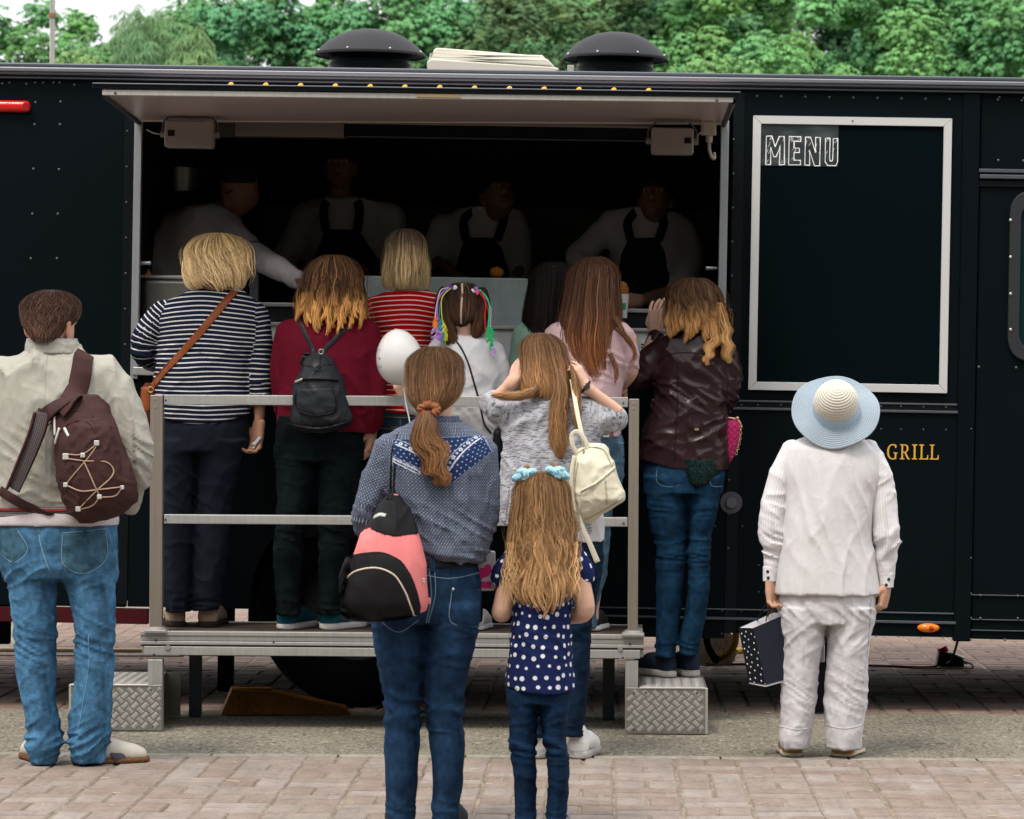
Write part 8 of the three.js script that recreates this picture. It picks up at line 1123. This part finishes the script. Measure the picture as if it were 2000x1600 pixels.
  part('strap', strapG(null, [f.X(1126, 998, 112), f.X(1138, 1030, 106), f.X(1152, 1062, 100), f.X(1167, 1098, 92)], (t) => (8 + 3.5 * t) / f.s, 0.004, { n: 24, nor: N }), cm, bag);
  part('zip_pull', boxG(...f.arr(1140, 882, 118), 0.008, 0.026, 0.004, 0.0015), mat([0.6, 0.55, 0.45], { metalness: 0.6, roughness: 0.3 }), bag);
}
// ------------------------------------------------------------------ little girl in polka dots
{
  const D = 10.65, f = new Fig(D), g = personG('little girl with long fair hair in a navy polka dot tee', 1060, 1644, D), Y = (v) => f.X(0, v).y;
  const b = bodyGeo(f, { head: [1057, 992, 0], neck: [1060, 1066, 0], chest: [1062, 1130, 0], pelvis: [1055, 1310, 0], shL: [1008, 1096, 0], elL: [981, 1200, 8], wrL: [992, 1130, -60], shR: [1122, 1096, 0], elR: [1143, 1196, 8], wrR: [1092, 1204, -50], hipL: [1022, 1340, 0], knL: [1022, 1465, 0], anL: [1027, 1600, 0], hipR: [1084, 1340, 0], knR: [1086, 1465, 0], anR: [1088, 1600, 0] }, { headSc: 0.93, sc: 0.70, cell: 0.008, hands: [{ w: f.X(990, 1140, -58), f: V(-0.2, 1, -0.1), n: V(-0.6, 0, 0.8), side: -1, curl: 0.6, sc: 0.7 }, { w: f.X(1088, 1204, -50), f: V(-1, 0.05, -0.3), n: V(0, -0.6, 0.8), side: 1, curl: 0.5, sc: 0.7 }] });
  // bare arms, thicker than the general build
  const arms = new Field([f.chain([[1006, 1104, 0, 19], [990, 1150, 4, 19.5], [980, 1196, 8, 20], [984, 1168, -30, 17], [988, 1140, -56, 13]], 8), f.chain([[1126, 1104, 0, 19], [1136, 1150, 4, 20], [1142, 1193, 6, 19], [1118, 1203, -30, 16], [1088, 1204, -50, 12]], 8)], { amp: 0 });
  part('body', mergeC([b.geo, whiteVC(solid(arms, 0.007))].map((q) => q.index ? q.toNonIndexed() : q)), MS.fair, g);
  const hc = { root: [0.235, 0.145, 0.080], tip: [0.47, 0.31, 0.165] };
  part('hair', hairGeo(f, [[918, 1040, 1074, 20, 0], [925, 1026, 1092, 46], [948, 1014, 1104, 64], [1000, 1003, 1116, 74], [1054, 998, 1121, 72], [1090, 1003, 1122, 70], [1130, 1011, 1117, 68], [1165, 1018, 1111, 66], [1200, 1029, 1101, 62], [1214, 1038, 1092, 58]], { ...hc, seed: 91, n: 2300, seg: 22, endLo: 1090, endHi: 1190, endPow: 0.8, baseEnd: 1110, wave: 0.016, waveLen: 0.105, width: 0.0042, fluff: 0.008, drift: 0.9, hi: 0.6, hiP: 0.3, startLo: 1000, clump: 0.6, ragged: 0.25, clumps: 4.6, g0: 0.1, g1: 0.9, cell: 0.006, face: ellPrim(b.H.P(0, -0.045, -0.09), [0.078, 0.10, 0.072]) }), hairMat(0.45), g);
  part('hair', curlsGeo(f, { x0: 1017, x1: 1107, y0: 1020, y1lo: 1140, y1hi: 1216, side: 26, n: 38, z: 76, r: 6, amp: 10, spread: 7, turns: 1.7, root: [0.25, 0.155, 0.085], tip: [0.52, 0.345, 0.19], seed: 93, per: 26 }), hairMat(0.45), g);
  reseed(92); for (let i = 0; i < 8; i++) { const x = i < 6 ? rr(990, 1010) : rr(1112, 1130), e = i < 6 ? rr(-13, 0) : rr(0, 8); part('hair', locksGeo(f, [[x, 1060, 40, 6], [x + e * 0.5, 1100, 54, 6], [x + e, 1140, 62, 4], [x + e * 0.8 + rr(-8, 8), 1180 + rr(-20, 20), 60, 1]], { root: [0.42, 0.28, 0.15], tip: [0.62, 0.45, 0.25], seed: 95 + i, n: 12, wave: 0.010, waves: 2.5, width: 0.0028, noBase: true, flare: 1.0, seg: 18 }), hairMat(0.45), g); }
  { const bm = mat([0.40, 0.70, 0.82], { map: T.weave, roughness: 0.7 }), dm = mat([0.10, 0.34, 0.55]); // two bows and little hair knots
    for (const [cx, cy, s] of [[1026, 928, -1], [1088, 924, 1]]) { const lobes = (list) => list.map(([dx, dy, dz, a, bq, c, rot]) => ellPrim(f.arr(cx + dx, cy + dy, 34 + dz), [a / f.s, bq / f.s, c / f.s], qEuler(0, 0, rot), 0.002)); const F3 = new Field([...lobes([[s * 13, 3, 0, 15, 8, 10, -s * 0.5], [-s * 11, -5, 0, 13, 7.5, 10, -s * 0.35], [0, -2, 5, 6, 8, 9, 0], [s * 6, -8, 2, 11, 5, 8, -s * 0.2], [-s * 2, 6, 3, 10, 4, 8, -s * 0.5]])], { disp: wrinkle(3, 0.003, 50, 50, 50), amp: 0.004 }); const bw = part('bow', solid(F3, 0.004), bm, g); reseed(cx); const dots = []; for (let i = 0; i < 14; i++) { const x = cx + rr(-20, 20), y = cy + rr(-9, 9), p = f.xy(x, y), z = F3.hitZ(p[0], p[1], -10, -10.9); if (z !== null && z > -10.85) dots.push(new THREE.SphereGeometry(0.003, 6, 4).scale(1, 1, 0.4).translate(p[0], p[1], z)); } if (dots.length) part('dots', merge(dots), dm, bw); part('hair_knot', locksGeo(f, [[cx - s * 2, cy - 6, 28, 7], [cx - s * 3, cy - 15, 28, 6], [cx - s * 1, cy - 19, 26, 2]], { ...hc, seed: cx, n: 40, width: 0.003, wave: 0.002 }), hairMat(0.45), g); } }
  const F1 = garment(f, 'polka_tee', [f.loft([[1064, 1038, 1086, 28, 0], [1074, 1008, 1120, 46], [1095, 1002, 1130, 56], [1135, 1006, 1126, 58], [1180, 1001, 1116, 59], [1240, 996, 1116, 61], [1290, 991, 1119, 63], [1350, 987, 1123, 65]], 14), f.chain([[1012, 1086, 0, 23], [990, 1112, 0, 25], [983, 1128, 0, 24]], 12), f.chain([[1118, 1086, 0, 23], [1135, 1112, 0, 23], [1139, 1130, 0, 21]], 12)], cloth([1, 1, 1], { map: T.polka }), g, { disp: addD(wrinkle(5, 0.005, 7, 6, 7), bands([[Y(1240), 0.06, 0.006, 22, 0.5, 3]])), cell: 0.006, cut: (x, y) => { const u = (x - f.X(1070, 0).x) * f.s; return Math.max(Y(1348) + (u * u * 0.0022 + Math.max(0, -u) * 0.03) / f.s - y, Math.abs(u) > 58 && y > Y(1160) ? Y(1131) + (u > 0 ? 0 : -0.012) - y - 0.0 * u : -1); } });
  const jn = denim([0.0125, 0.040, 0.100]), F2 = garment(f, 'jeans', [f.loft([[1325, 990, 1115, 58], [1372, 991, 1112, 57]], 8), f.loft([[1345, 989, 1056, 52], [1414, 995, 1049, 47], [1452, 994, 1047, 46], [1490, 1000, 1048, 44], [1531, 1004, 1048, 41], [1560, 1006, 1047, 39], [1597, 1007, 1047, 37], [1632, 1008, 1046, 33]], 6), f.loft([[1345, 1052, 1113, 52], [1394, 1055, 1110, 49], [1438, 1060, 1107, 47], [1483, 1068, 1111, 45], [1548, 1070, 1112, 41], [1570, 1068, 1108, 39], [1597, 1066, 1106, 37], [1632, 1068, 1104, 33]], 6)], jn, g, { disp: addD(wrinkle(4, 0.003, 10, 10, 10), bands([[Y(1455), 0.05, 0.009, 34, 0.12, 3], [Y(1400), 0.03, 0.005, 30, -0.4, 5], [Y(1590), 0.03, 0.009, 34, 0.1, 7], [Y(1520), 0.03, 0.004, 30, 0.2, 2]])), cell: 0.006 });
  const sm = mat([0.3, 0.3, 0.34]); shoe(f, g, { x: 1027, y: 1646, dir: [0, -1], len: 0.2, w: 0.034, m: sm, ms: mat([0.55, 0.55, 0.52]) }); shoe(f, g, { x: 1086, y: 1646, dir: [0.1, -1], len: 0.2, w: 0.034, m: sm, ms: mat([0.55, 0.55, 0.52]) });
}
// ------------------------------------------------------------------ elderly lady in white
{
  const D = 12.88, f = new Fig(D), g = personG('lady all in white with a pale blue straw sun hat, facing the menu board', 1610, 1477, D), Y = (v) => f.X(0, v).y;
  const b = bodyGeo(f, { head: [1634, 812, -34], neck: [1628, 866, -8], chest: [1620, 950, 0], pelvis: [1616, 1170, 0], shL: [1542, 892, 0], elL: [1512, 1030, 2], wrL: [1507, 1130, -2], shR: [1704, 892, 0], elR: [1730, 1035, 2], wrR: [1730, 1142, -4], hipL: [1570, 1200, 0], knL: [1562, 1330, 0], anL: [1550, 1445, 0], hipR: [1662, 1200, 0], knR: [1652, 1330, 0], anR: [1647, 1445, 0] }, { pitch: 0.45, headSc: 0.98, sc: 0.92, hands: [{ w: f.X(1507, 1134, 0), f: V(0.10, -1, 0.05), n: V(-0.75, -0.05, -0.6), side: 1, curl: [0.8, 0.85, 0.9, 0.8], sc: 0.95, thumb: [0.9, 0.1], cell: 0.0036 }, { w: f.X(1731, 1143, -2), f: V(-0.18, -1, 0.02), n: V(0.8, -0.1, 0.35), side: 1, curl: [0.85, 0.9, 0.95, 0.9], sc: 0.95, thumb: [0.9, 0.1], cell: 0.0036 }] });
  part('body', b.geo, MS.mid, g);
  part('hair', hairGeo(f, [[775, 1606, 1662, 26, -34], [800, 1600, 1668, 40, -34], [830, 1602, 1666, 40, -34], [850, 1610, 1658, 32, -30]], { seed: 101, root: [0.4, 0.38, 0.36], tip: [0.5, 0.48, 0.46], n: 300, endLo: 835, endHi: 858, baseEnd: 852, width: 0.005, face: ellPrim(b.H.P(0, -0.04, -0.085), [0.08, 0.10, 0.07], qEuler(0, 0.45)) }), hairMat(0.5), g);
  const wm = cloth([0.755, 0.735, 0.75]), wr = cloth([0.745, 0.725, 0.745], { map: T.wcord });
  const F1 = garment(f, 'shirt', [f.loft([[848, 1596, 1666, 40, 0], [858, 1558, 1690, 50], [880, 1534, 1714, 60], [920, 1528, 1722, 66], [967, 1533, 1710, 70], [1045, 1526, 1704, 73], [1100, 1520, 1711, 75], [1160, 1514, 1720, 76]], 14)], wm, g, { disp: addD(wrinkle(5, 0.005, 7, 3, 6), bands([[Y(1000), 0.20, 0.007, 5, 2.4, 3]])), cell: 0.0066, cut: (x, y) => Y(1152) - (x - f.X(1515, 0).x) * 0.02 - y });
  garment(f, 'sleeve', [f.chain([[1548, 880, 0, 21], [1526, 930, 0, 25], [1512, 990, 0, 27], [1509, 1035, 0, 27], [1512, 1078, -4, 22], [1506, 1118, -4, 15]], 8)], wr, g, { disp: addD(wrinkle(8, 0.005, 12, 10, 10), bands([[Y(1062), 0.06, 0.014, 22, 0.5, 5], [Y(990), 0.06, 0.005, 18, 0.8, 2]])), cell: 0.006 });
  garment(f, 'sleeve', [f.chain([[1696, 880, 0, 21], [1720, 932, 0, 25], [1727, 1000, 0, 26], [1732, 1042, 0, 27], [1730, 1086, -5, 23], [1732, 1126, -5, 16]], 8)], wr, g, { disp: addD(wrinkle(9, 0.005, 12, 10, 10), bands([[Y(1058), 0.06, 0.015, 20, -0.6, 5], [Y(945), 0.05, 0.007, 20, -0.9, 2]])), cell: 0.006 });
  for (const [x, y, r, s] of [[1505, 1122, 15.5, 1], [1732, 1134, 16, -1]]) { const C = garment(f, 'cuff', [f.loft([[y - 16, x - 15, x + 15, 17, -4], [y + 14, x - 14 - (s > 0 ? 1 : 0), x + 13, 16, -2]], 2)], wm, g, { cell: 0.005, subs: [f.loft([[y, x - 11, x + 10, 12, -2], [y + 20, x - 11, x + 10, 12, -2]], 1)] }); for (const [dx, dy] of s > 0 ? [[-6, -6], [-5, 6]] : [[-2, 8], [3, -3]]) { const p = f.xy(x + dx, y + dy), z = C.hitZ(p[0], p[1], -12, -14); if (z !== null) part('button', cylG(V(p[0], p[1], z - 0.001), V(p[0], p[1], z + 0.003), 0.0065, 0.0058, 14), mat([0.035, 0.035, 0.04], { roughness: 0.3 }), g); } }
  const pm = cloth([0.66, 0.645, 0.665]);
  const F2 = garment(f, 'trousers', [f.loft([[1140, 1522, 1712, 66], [1180, 1521, 1710, 67], [1216, 1526, 1704, 63]], 10), f.loft([[1186, 1522, 1620, 61], [1257, 1528, 1609, 54], [1303, 1528, 1599, 49], [1361, 1526, 1594, 47], [1413, 1526, 1587, 46], [1440, 1521, 1583, 46], [1461, 1525, 1579, 43]], 6), f.loft([[1186, 1616, 1710, 61], [1274, 1615, 1697, 54], [1361, 1611, 1694, 49], [1407, 1611, 1688, 48], [1461, 1613, 1682, 45]], 6)], pm, g, { disp: addD(wrinkle(5, 0.005, 7, 5, 7), wrinkle(15, 0.0025, 24, 18, 18), bands([[Y(1185), 0.04, 0.007, 20, 0.9, 3], [Y(1240), 0.06, 0.007, 18, -0.8, 6], [Y(1340), 0.10, 0.005, 26, 0.5, 9]])), cell: 0.0064 });
  for (const p of [[[1520, 1416], [1552, 1420], [1585, 1420]], [[1612, 1414], [1650, 1418], [1686, 1412]]]) stitch(F2, f, g, p, pm, 0.005); stitch(F2, f, g, [[1700, 1168], [1694, 1260], [1682, 1350]], pm, 0.006, { n: 40 });
  const sm = leather([0.33, 0.175, 0.075]), so = mat([0.55, 0.45, 0.33]); shoe(f, g, { x: 1549, y: 1478, z: 4, dir: [-0.05, -1], len: 0.235, w: 0.045, h: 0.05, sole: 0.016, m: sm, ms: so }); shoe(f, g, { x: 1642, y: 1478, z: 4, dir: [0.35, -1], len: 0.235, w: 0.048, h: 0.05, sole: 0.016, m: sm, ms: so });
  { // straw hat: ribbed crown, satin band, wide brim
    const hat = new THREE.Group(); hat.name = 'sun_hat'; const c = f.X(1633, 791, 34); g.add(hat); hat.position.copy(c).sub(g.position); hat.rotation.set(0.90, 0, 0.02); hat.rotation.order = 'XYZ';
    const cr = []; for (let i = 0; i <= 120; i++) { const t = i / 120, a = t * 1.45, r = 0.088 * Math.pow(Math.sin(Math.min(1.5708, a * 1.08)), 0.9), y = 0.105 * Math.cos(a * 1.08) + 0.0; cr.push(new THREE.Vector2(Math.max(0.0008, r + 0.0018 * Math.abs(Math.sin(t * Math.PI * 13))), y + 0.0018 * Math.abs(Math.sin(t * Math.PI * 13)))); } for (let i = 0; i <= 4; i++) cr.push(new THREE.Vector2(0.0885, -0.006 * i));
    part('crown', new THREE.LatheGeometry(cr, 72), mat([0.70, 0.66, 0.58], { map: T.weave, roughness: 0.85, side: THREE.DoubleSide }), hat, false);
    part('hat_band', new THREE.LatheGeometry([[0.0900, 0.006], [0.0915, 0.002], [0.0925, -0.016], [0.094, -0.028], [0.098, -0.031]].map(([x, y]) => new THREE.Vector2(x, y)), 64), mat([0.40, 0.55, 0.68], { cls: 'P', roughness: 0.35, side: THREE.DoubleSide }), hat, false);
    const br = [], N = 140; for (let i = 0; i <= N; i++) { const t = i / N; br.push(new THREE.Vector2(0.092 + 0.080 * t, -0.028 - 0.012 * t + 0.0022 * Math.abs(Math.sin(t * Math.PI * 10)))); } br.push(new THREE.Vector2(0.1725, -0.0415)); for (let i = N; i >= 0; i -= 20) { const t = i / N; br.push(new THREE.Vector2(0.092 + 0.080 * t, -0.031 - 0.012 * t)); }
    const bg = new THREE.LatheGeometry(br, 110), p = bg.attributes.position; for (let i = 0; i < p.count; i++) { const x = p.getX(i), z = p.getZ(i), r = Math.hypot(x, z), a = Math.atan2(z, x), k = (r - 0.092) / 0.08; p.setY(i, p.getY(i) + k * (0.008 * Math.sin(a * 2 + 0.8) + 0.005 * Math.sin(a * 5 + 2)) - k * 0.008 * z / 0.17); } bg.computeVertexNormals();
    part('brim', bg, mat([0.37, 0.445, 0.51], { map: T.weave, roughness: 0.85, side: THREE.DoubleSide }), hat, false);
  }
  // gift bag
  { const bag = thing('gift_bag', 'black paper gift bag with white dotted side, held by the lady in white', 'bag', f.X(1495, 1270, 0)), P = (x, y, z) => f.X(x, y, z), T8 = { A: P(1443, 1226, 0), B: P(1471, 1227, 34), C: P(1543, 1196, 8), E: P(1512, 1195, -30), a: P(1463, 1332, 0), b: P(1495, 1337, 32), c: P(1560, 1320, 8), e: P(1528, 1318, -28) };
    const wall = (p, q, r, s, th, uw) => { const n = q.clone().sub(p).cross(s.clone().sub(p)).normalize().multiplyScalar(th), g8 = new THREE.BoxGeometry(1, 1, 1), a = g8.attributes.position, u = g8.attributes.uv; for (let i = 0; i < a.count; i++) { const x = a.getX(i) + 0.5, y = a.getY(i) + 0.5, z = a.getZ(i) + 0.5, v = p.clone().lerp(q, x).lerp(s.clone().lerp(r, x), 1 - y).addScaledVector(n, -z); a.setXYZ(i, v.x, v.y, v.z); u.setXY(i, x * p.distanceTo(q), y * p.distanceTo(s)); } g8.computeVertexNormals(); return g8; };
    const dark = mat([0.016, 0.019, 0.030], { roughness: 0.45 }), wh = mat([0.62, 0.62, 0.64], { roughness: 0.6 });
    T.dots = tex(128, 256, 0.058, 0.0606, (u, v, c) => { let w = 0; for (const [a, bq] of [[0.22, 0.2], [0.72, 0.33], [0.30, 0.62], [0.82, 0.82], [0.52, 0.02], [0.52, 1.02]]) w = Math.max(w, 1 - smooth(0.050, 0.075, Math.hypot((u - a), (v - bq)))); c[0] = mix(0.09, 0.9, w); c[1] = mix(0.10, 0.9, w); c[2] = mix(0.14, 0.9, w); return c; });
    const pd = mat([1, 1, 1], { map: T.dots, roughness: 0.45 });
    part('side_panel', wall(T8.A, T8.B, T8.b, T8.a, 0.0018), pd, bag); part('side_panel', wall(T8.C, T8.E, T8.e, T8.c, 0.0018), pd, bag); part('front_panel', wall(T8.B, T8.C, T8.c, T8.b, 0.0018), dark, bag); part('back_panel', wall(T8.E, T8.A, T8.a, T8.e, 0.0018), dark, bag);
    const low = new Map(), inn = (p, q) => { const d = (v) => v.clone().lerp(midB, 0.35); return wall(p, q, d(q), d(p), 0.001); }; const mid = T8.A.clone().add(T8.B).add(T8.C).add(T8.E).multiplyScalar(0.25), midB = T8.a.clone().add(T8.b).add(T8.c).add(T8.e).multiplyScalar(0.25), sh = (v) => v.clone().lerp(mid, 0.06).add(V(0, -0.002, 0));
    part('lining', merge([inn(sh(T8.E), sh(T8.C)), inn(sh(T8.A), sh(T8.E)), inn(sh(T8.C), sh(T8.B)), inn(sh(T8.B), sh(T8.A))]), wh, bag); part('base', wall(T8.a.clone().add(V(0, -0.003, 0)), T8.b.clone().add(V(0, -0.006, 0)), T8.c.clone().add(V(0, -0.004, 0)), T8.e.clone().add(V(0, -0.002, 0)), 0.004), wh, bag);
    for (const [x0, y0, z0, x1, y1, z1] of [[1496, 1214, 20, 1526, 1202, 14], [1478, 1214, -14, 1500, 1204, -22]]) part('cord', tubeG([P(x0, y0, z0), P((x0 + 1508) / 2, 1186, 6), P(1508, 1166, 6), P((x1 + 1514) / 2, 1184, 6), P(x1, y1, z1)], 0.0022, 30, 6), mat([0.012, 0.012, 0.014]), bag); }
  { const bag = thing('handbag', 'brown leather handbag half hidden behind the left hand of the lady in white', 'bag', f.X(1512, 1170, -40)), lm = leather([0.085, 0.042, 0.028]); garment(f, 'bag_body', [f.loft([[1138, 1497, 1536, 16, -56], [1160, 1494, 1544, 22, -56], [1206, 1500, 1548, 22, -56], [1216, 1506, 1540, 12, -56]], 4)], lm, bag, { cell: 0.007, disp: wrinkle(3, 0.004, 10, 10, 10) }); part('strap', strapG(null, [f.X(1512, 1146, -50), f.X(1500, 1095, -40), f.X(1496, 1060, -36)], 0.018, 0.004, { n: 16, nor: () => V(-0.3, 0, 1) }), lm, bag); }
  { const bag = thing('paper_bag', 'pale paper bag hanging in front of the lady in white, its corner between her legs', 'bag', f.X(1575, 1250, -90)), bb = f.X(1577, 1246, -90); part('bag_body', boxG(bb.x, bb.y, bb.z, 0.135, 0.19, 0.06, 0.006).translate(0, 0, 0), mat([0.60, 0.585, 0.58], { roughness: 0.7 }), bag); part('handle', tubeG([f.X(1556, 1200, -90), f.X(1560, 1165, -80), f.X(1594, 1165, -80), f.X(1598, 1200, -90)], 0.003, 20, 6), mat([0.6, 0.58, 0.56]), bag); }
}
// ------------------------------------------------------------------ the staff inside
{
  const shirt = cloth([0.54, 0.50, 0.52]), apron = cloth([0.014, 0.017, 0.022]);
  const staff = (label, D, o) => {
    const f = new Fig(D), g = personG(label, o.cx, 1080, D), q = o;
    const b = bodyGeo(f, { head: q.head, neck: q.neck, chest: q.chest, pelvis: [q.cx, 640, -10], shL: q.shL, elL: q.elL, wrL: q.wrL, shR: q.shR, elR: q.elR, wrR: q.wrR, hipL: [q.cx - 36, 680, 0], knL: [q.cx - 36, 850, 0], anL: [q.cx - 36, 1045, 0], hipR: [q.cx + 36, 680, 0], knR: [q.cx + 36, 850, 0], anR: [q.cx + 36, 1045, 0] }, { yaw: q.yaw, pitch: q.pitch || 0, headSc: 1.0, headCell: 0.006, hands: q.hands ? q.hands(f) : [] });
    part('body', b.geo, MS.deep, g);
    part('cap', solid(new Field([ellPrim(b.H.P(0, 0.05, 0.012), [0.086, 0.075, 0.102], qEuler(q.yaw, q.pitch || 0), 0.004)], { cut: (x, y, z) => b.H.P(0, 0.035, 0)[1] - y, amp: 0 }), 0.006), mat([0.012, 0.012, 0.014]), g);
    garment(f, 'shirt', [f.loft(q.rows, 16), f.chain(q.armL, 16), f.chain(q.armR, 16)], shirt, g, { disp: wrinkle(q.cx, 0.007, 7, 6, 7), cell: 0.009 });
    if (q.bib) { garment(f, 'apron', [f.loft(q.bib, 8)], apron, g, { cell: 0.009, disp: wrinkle(3, 0.004, 6, 6, 6) }); for (const p of q.straps) part('apron_strap', strapG(null, p.map(([x, y, z]) => f.X(x, y, z)), 17 / f.s, 0.005, { n: 16, nor: () => V(0, 0.2, 1) }), apron, g); }
    garment(f, 'trousers', [f.loft([[640, q.cx - 78, q.cx + 78, 50, -10], [760, q.cx - 70, q.cx + 70, 46], [1000, q.cx - 62, q.cx - 0, 34], [1045, q.cx - 60, q.cx - 4, 30]], 8), f.loft([[700, q.cx - 4, q.cx + 74, 46], [1000, q.cx + 4, q.cx + 62, 34], [1045, q.cx + 6, q.cx + 58, 30]], 8)], mat([0.02, 0.02, 0.025]), g, { cell: 0.013 });
    for (const e of [-34, 34]) shoe(f, g, { x: q.cx + e, y: 1082, z: -16, dir: [e * 0.002, 1], m: mat([0.02, 0.02, 0.02]), ms: mat([0.02, 0.02, 0.02]) });
    return f;
  };
  staff('server leaning out at the left, white sleeve stretched over the counter', 15.45, { cx: 350, head: [468, 372, 40], neck: [436, 415, 26], chest: [405, 450, 20], shL: [352, 440, 0], elL: [316, 520, 10], wrL: [330, 570, 60], shR: [438, 440, 40], elR: [500, 496, 150], wrR: [585, 550, 270], yaw: 2.2, pitch: -0.5, rows: [[398, 378, 430, 20, 24], [408, 356, 448, 40, 24], [440, 330, 462, 54, 20], [480, 312, 452, 60, 12], [540, 294, 430, 62, 2], [640, 284, 420, 60, -6]], armL: [[345, 445, 10, 34], [314, 510, 14, 34], [330, 566, 50, 26]], armR: [[436, 440, 40, 34], [490, 492, 120, 26], [540, 522, 200, 22], [586, 550, 270, 16]], hands: (f) => [{ w: f.X(588, 551, 274), f: V(0.75, -0.35, 0.4), n: V(0.3, 0.9, 0), side: 1, curl: 0.5, cell: 0.005 }] });
  staff('tall server in white shirt and dark apron with two broad straps', 16.2, { cx: 672, head: [662, 330, 12], neck: [664, 386, 0], chest: [668, 440, 0], shL: [600, 420, 0], elL: [556, 510, 10], wrL: [600, 575, 80], shR: [762, 420, 0], elR: [776, 510, 10], wrR: [740, 575, 80], yaw: Math.PI, pitch: 0.25, rows: [[384, 640, 690, 24, 0], [394, 602, 756, 40], [420, 578, 782, 52], [480, 590, 764, 58], [560, 600, 752, 60], [650, 600, 752, 60]], armL: [[596, 425, 0, 27], [560, 495, 8, 26], [560, 525, 24, 22], [600, 570, 78, 16]], armR: [[764, 425, 0, 27], [778, 495, 8, 26], [774, 530, 24, 22], [742, 570, 78, 16]], bib: [[449, 629, 706, 26, 38], [475, 622, 722, 34, 36], [520, 606, 744, 46, 30], [650, 598, 756, 58, 12]], straps: [[[636, 452, 64], [632, 410, 58], [640, 388, 30]], [[698, 452, 64], [702, 410, 58], [696, 388, 30]]] });
  staff('server bending forward in white shirt and dark apron, centre of the hatch', 16.0, { cx: 940, head: [974, 386, 52], neck: [962, 425, 22], chest: [945, 460, 6], shL: [872, 440, 0], elL: [848, 505, 20], wrL: [905, 548, 110], shR: [1008, 430, 6], elR: [1020, 510, 10], wrR: [1000, 565, 70], yaw: Math.PI + 0.3, pitch: 0.6, rows: [[400, 930, 985, 24, 10], [410, 892, 1010, 42, 8], [440, 868, 1024, 54, 4], [490, 872, 1018, 58], [560, 880, 1004, 58], [650, 876, 1004, 58]], armL: [[866, 445, 0, 26], [848, 490, 10, 26], [845, 508, 18, 20]], armR: [[1006, 440, 4, 24], [1016, 490, 10, 24], [1014, 540, 20, 20], [1000, 560, 66, 15]], bib: [[466, 906, 974, 24, 42], [500, 896, 986, 34, 38], [560, 884, 1000, 48, 24], [650, 880, 1004, 56, 12]], straps: [[[910, 470, 68], [906, 430, 62], [930, 408, 40]], [[970, 470, 68], [984, 430, 60], [982, 408, 36]]], hands: (f) => [{ w: f.X(905, 548, 110), f: V(0.8, -0.2, 0.4), n: V(0, 1, 0.2), side: 1, curl: 0.4, arm: f.X(848, 508, 24), cell: 0.006 }] });
  const fs = staff('server at the right end of the hatch handing over a snack cup', 15.6, { cx: 1268, head: [1280, 392, 40], neck: [1272, 430, 14], chest: [1266, 470, 0], shL: [1196, 440, 0], elL: [1138, 500, 20], wrL: [1190, 560, 90], shR: [1334, 450, 0], elR: [1338, 560, 20], wrR: [1244, 588, 250], yaw: Math.PI - 0.2, pitch: 0.5, rows: [[404, 1230, 1296, 26, 8], [416, 1196, 1330, 44, 4], [445, 1180, 1350, 54], [490, 1190, 1352, 58], [560, 1196, 1340, 58], [650, 1196, 1340, 58]], armL: [[1192, 440, 0, 26], [1152, 480, 10, 25], [1124, 506, 30, 20], [1186, 552, 84, 15]], armR: [[1338, 455, 0, 27], [1346, 510, 8, 26], [1334, 556, 30, 24], [1312, 580, 60, 18]], bib: [[466, 1228, 1290, 24, 42], [500, 1214, 1304, 34, 38], [560, 1204, 1316, 48, 24], [650, 1200, 1320, 56, 12]], straps: [[[1232, 470, 68], [1226, 436, 62], [1242, 412, 40]], [[1286, 470, 68], [1296, 436, 60], [1290, 412, 36]]], hands: (f) => [{ w: f.X(1244, 588, 250), f: V(-1, 0.05, 0.15), n: V(0.1, 0.3, 0.95), side: -1, curl: [0.5, 0.5, 0.55, 0.5], arm: f.X(1320, 585, 90), cell: 0.0045, thumb: [0.3, 0.8] }] });
  { const fx = new Fig(14.78), p = fx.X(1216, 598, 0), c = thing('snack_cup', 'white paper cup with a golden fried snack, in the hand of the right server', 'cup', fx.X(1216, 622, 0)); part('cup', new THREE.LatheGeometry([[0.001, -0.054], [0.020, -0.054], [0.029, 0.054], [0.0275, 0.054], [0.019, -0.05]].map(([x, y]) => new THREE.Vector2(x, y)), 28).translate(p.x, p.y, p.z), mat([0.72, 0.71, 0.69], { side: THREE.DoubleSide }), c); part('print', boxG(p.x + 0.004, p.y - 0.002, p.z + 0.026, 0.022, 0.03, 0.004, 0.002), mat([0.04, 0.30, 0.10]), c); const F5 = new Field([ellPrim([p.x, p.y + 0.075, p.z], [0.026, 0.034, 0.026])], { disp: wrinkle(3, 0.006, 60, 60, 60), amp: 0.008 }); part('fried_snack', solid(F5, 0.004), mat([0.42, 0.17, 0.035], { roughness: 0.8 }), c); }
  { const fx = new Fig(15.0), p = fx.X(970, 532, 0), c = thing('bun', 'orange bun on the counter in front of the bending server', 'bun', fx.X(970, 544, 0)); part('crust', solid(new Field([ellPrim([p.x, p.y, p.z], [0.032, 0.026, 0.03])], { disp: wrinkle(5, 0.003, 40, 40, 40), amp: 0.004 }), 0.005), mat([0.45, 0.16, 0.02]), c); }
  { const p = new Fig(14.8).X(290, 533, 0), c = thing('cheese_wedge', 'small orange wedge on the steel tray at the left end of the hatch', 'snack', p); part('wedge', new THREE.ConeGeometry(0.022, 0.04, 4).translate(0, 0, 0), mat([0.5, 0.2, 0.04]), c, false); }
}
console.log('triangles of solids', TRIS);
renderer.render(scene, camera);
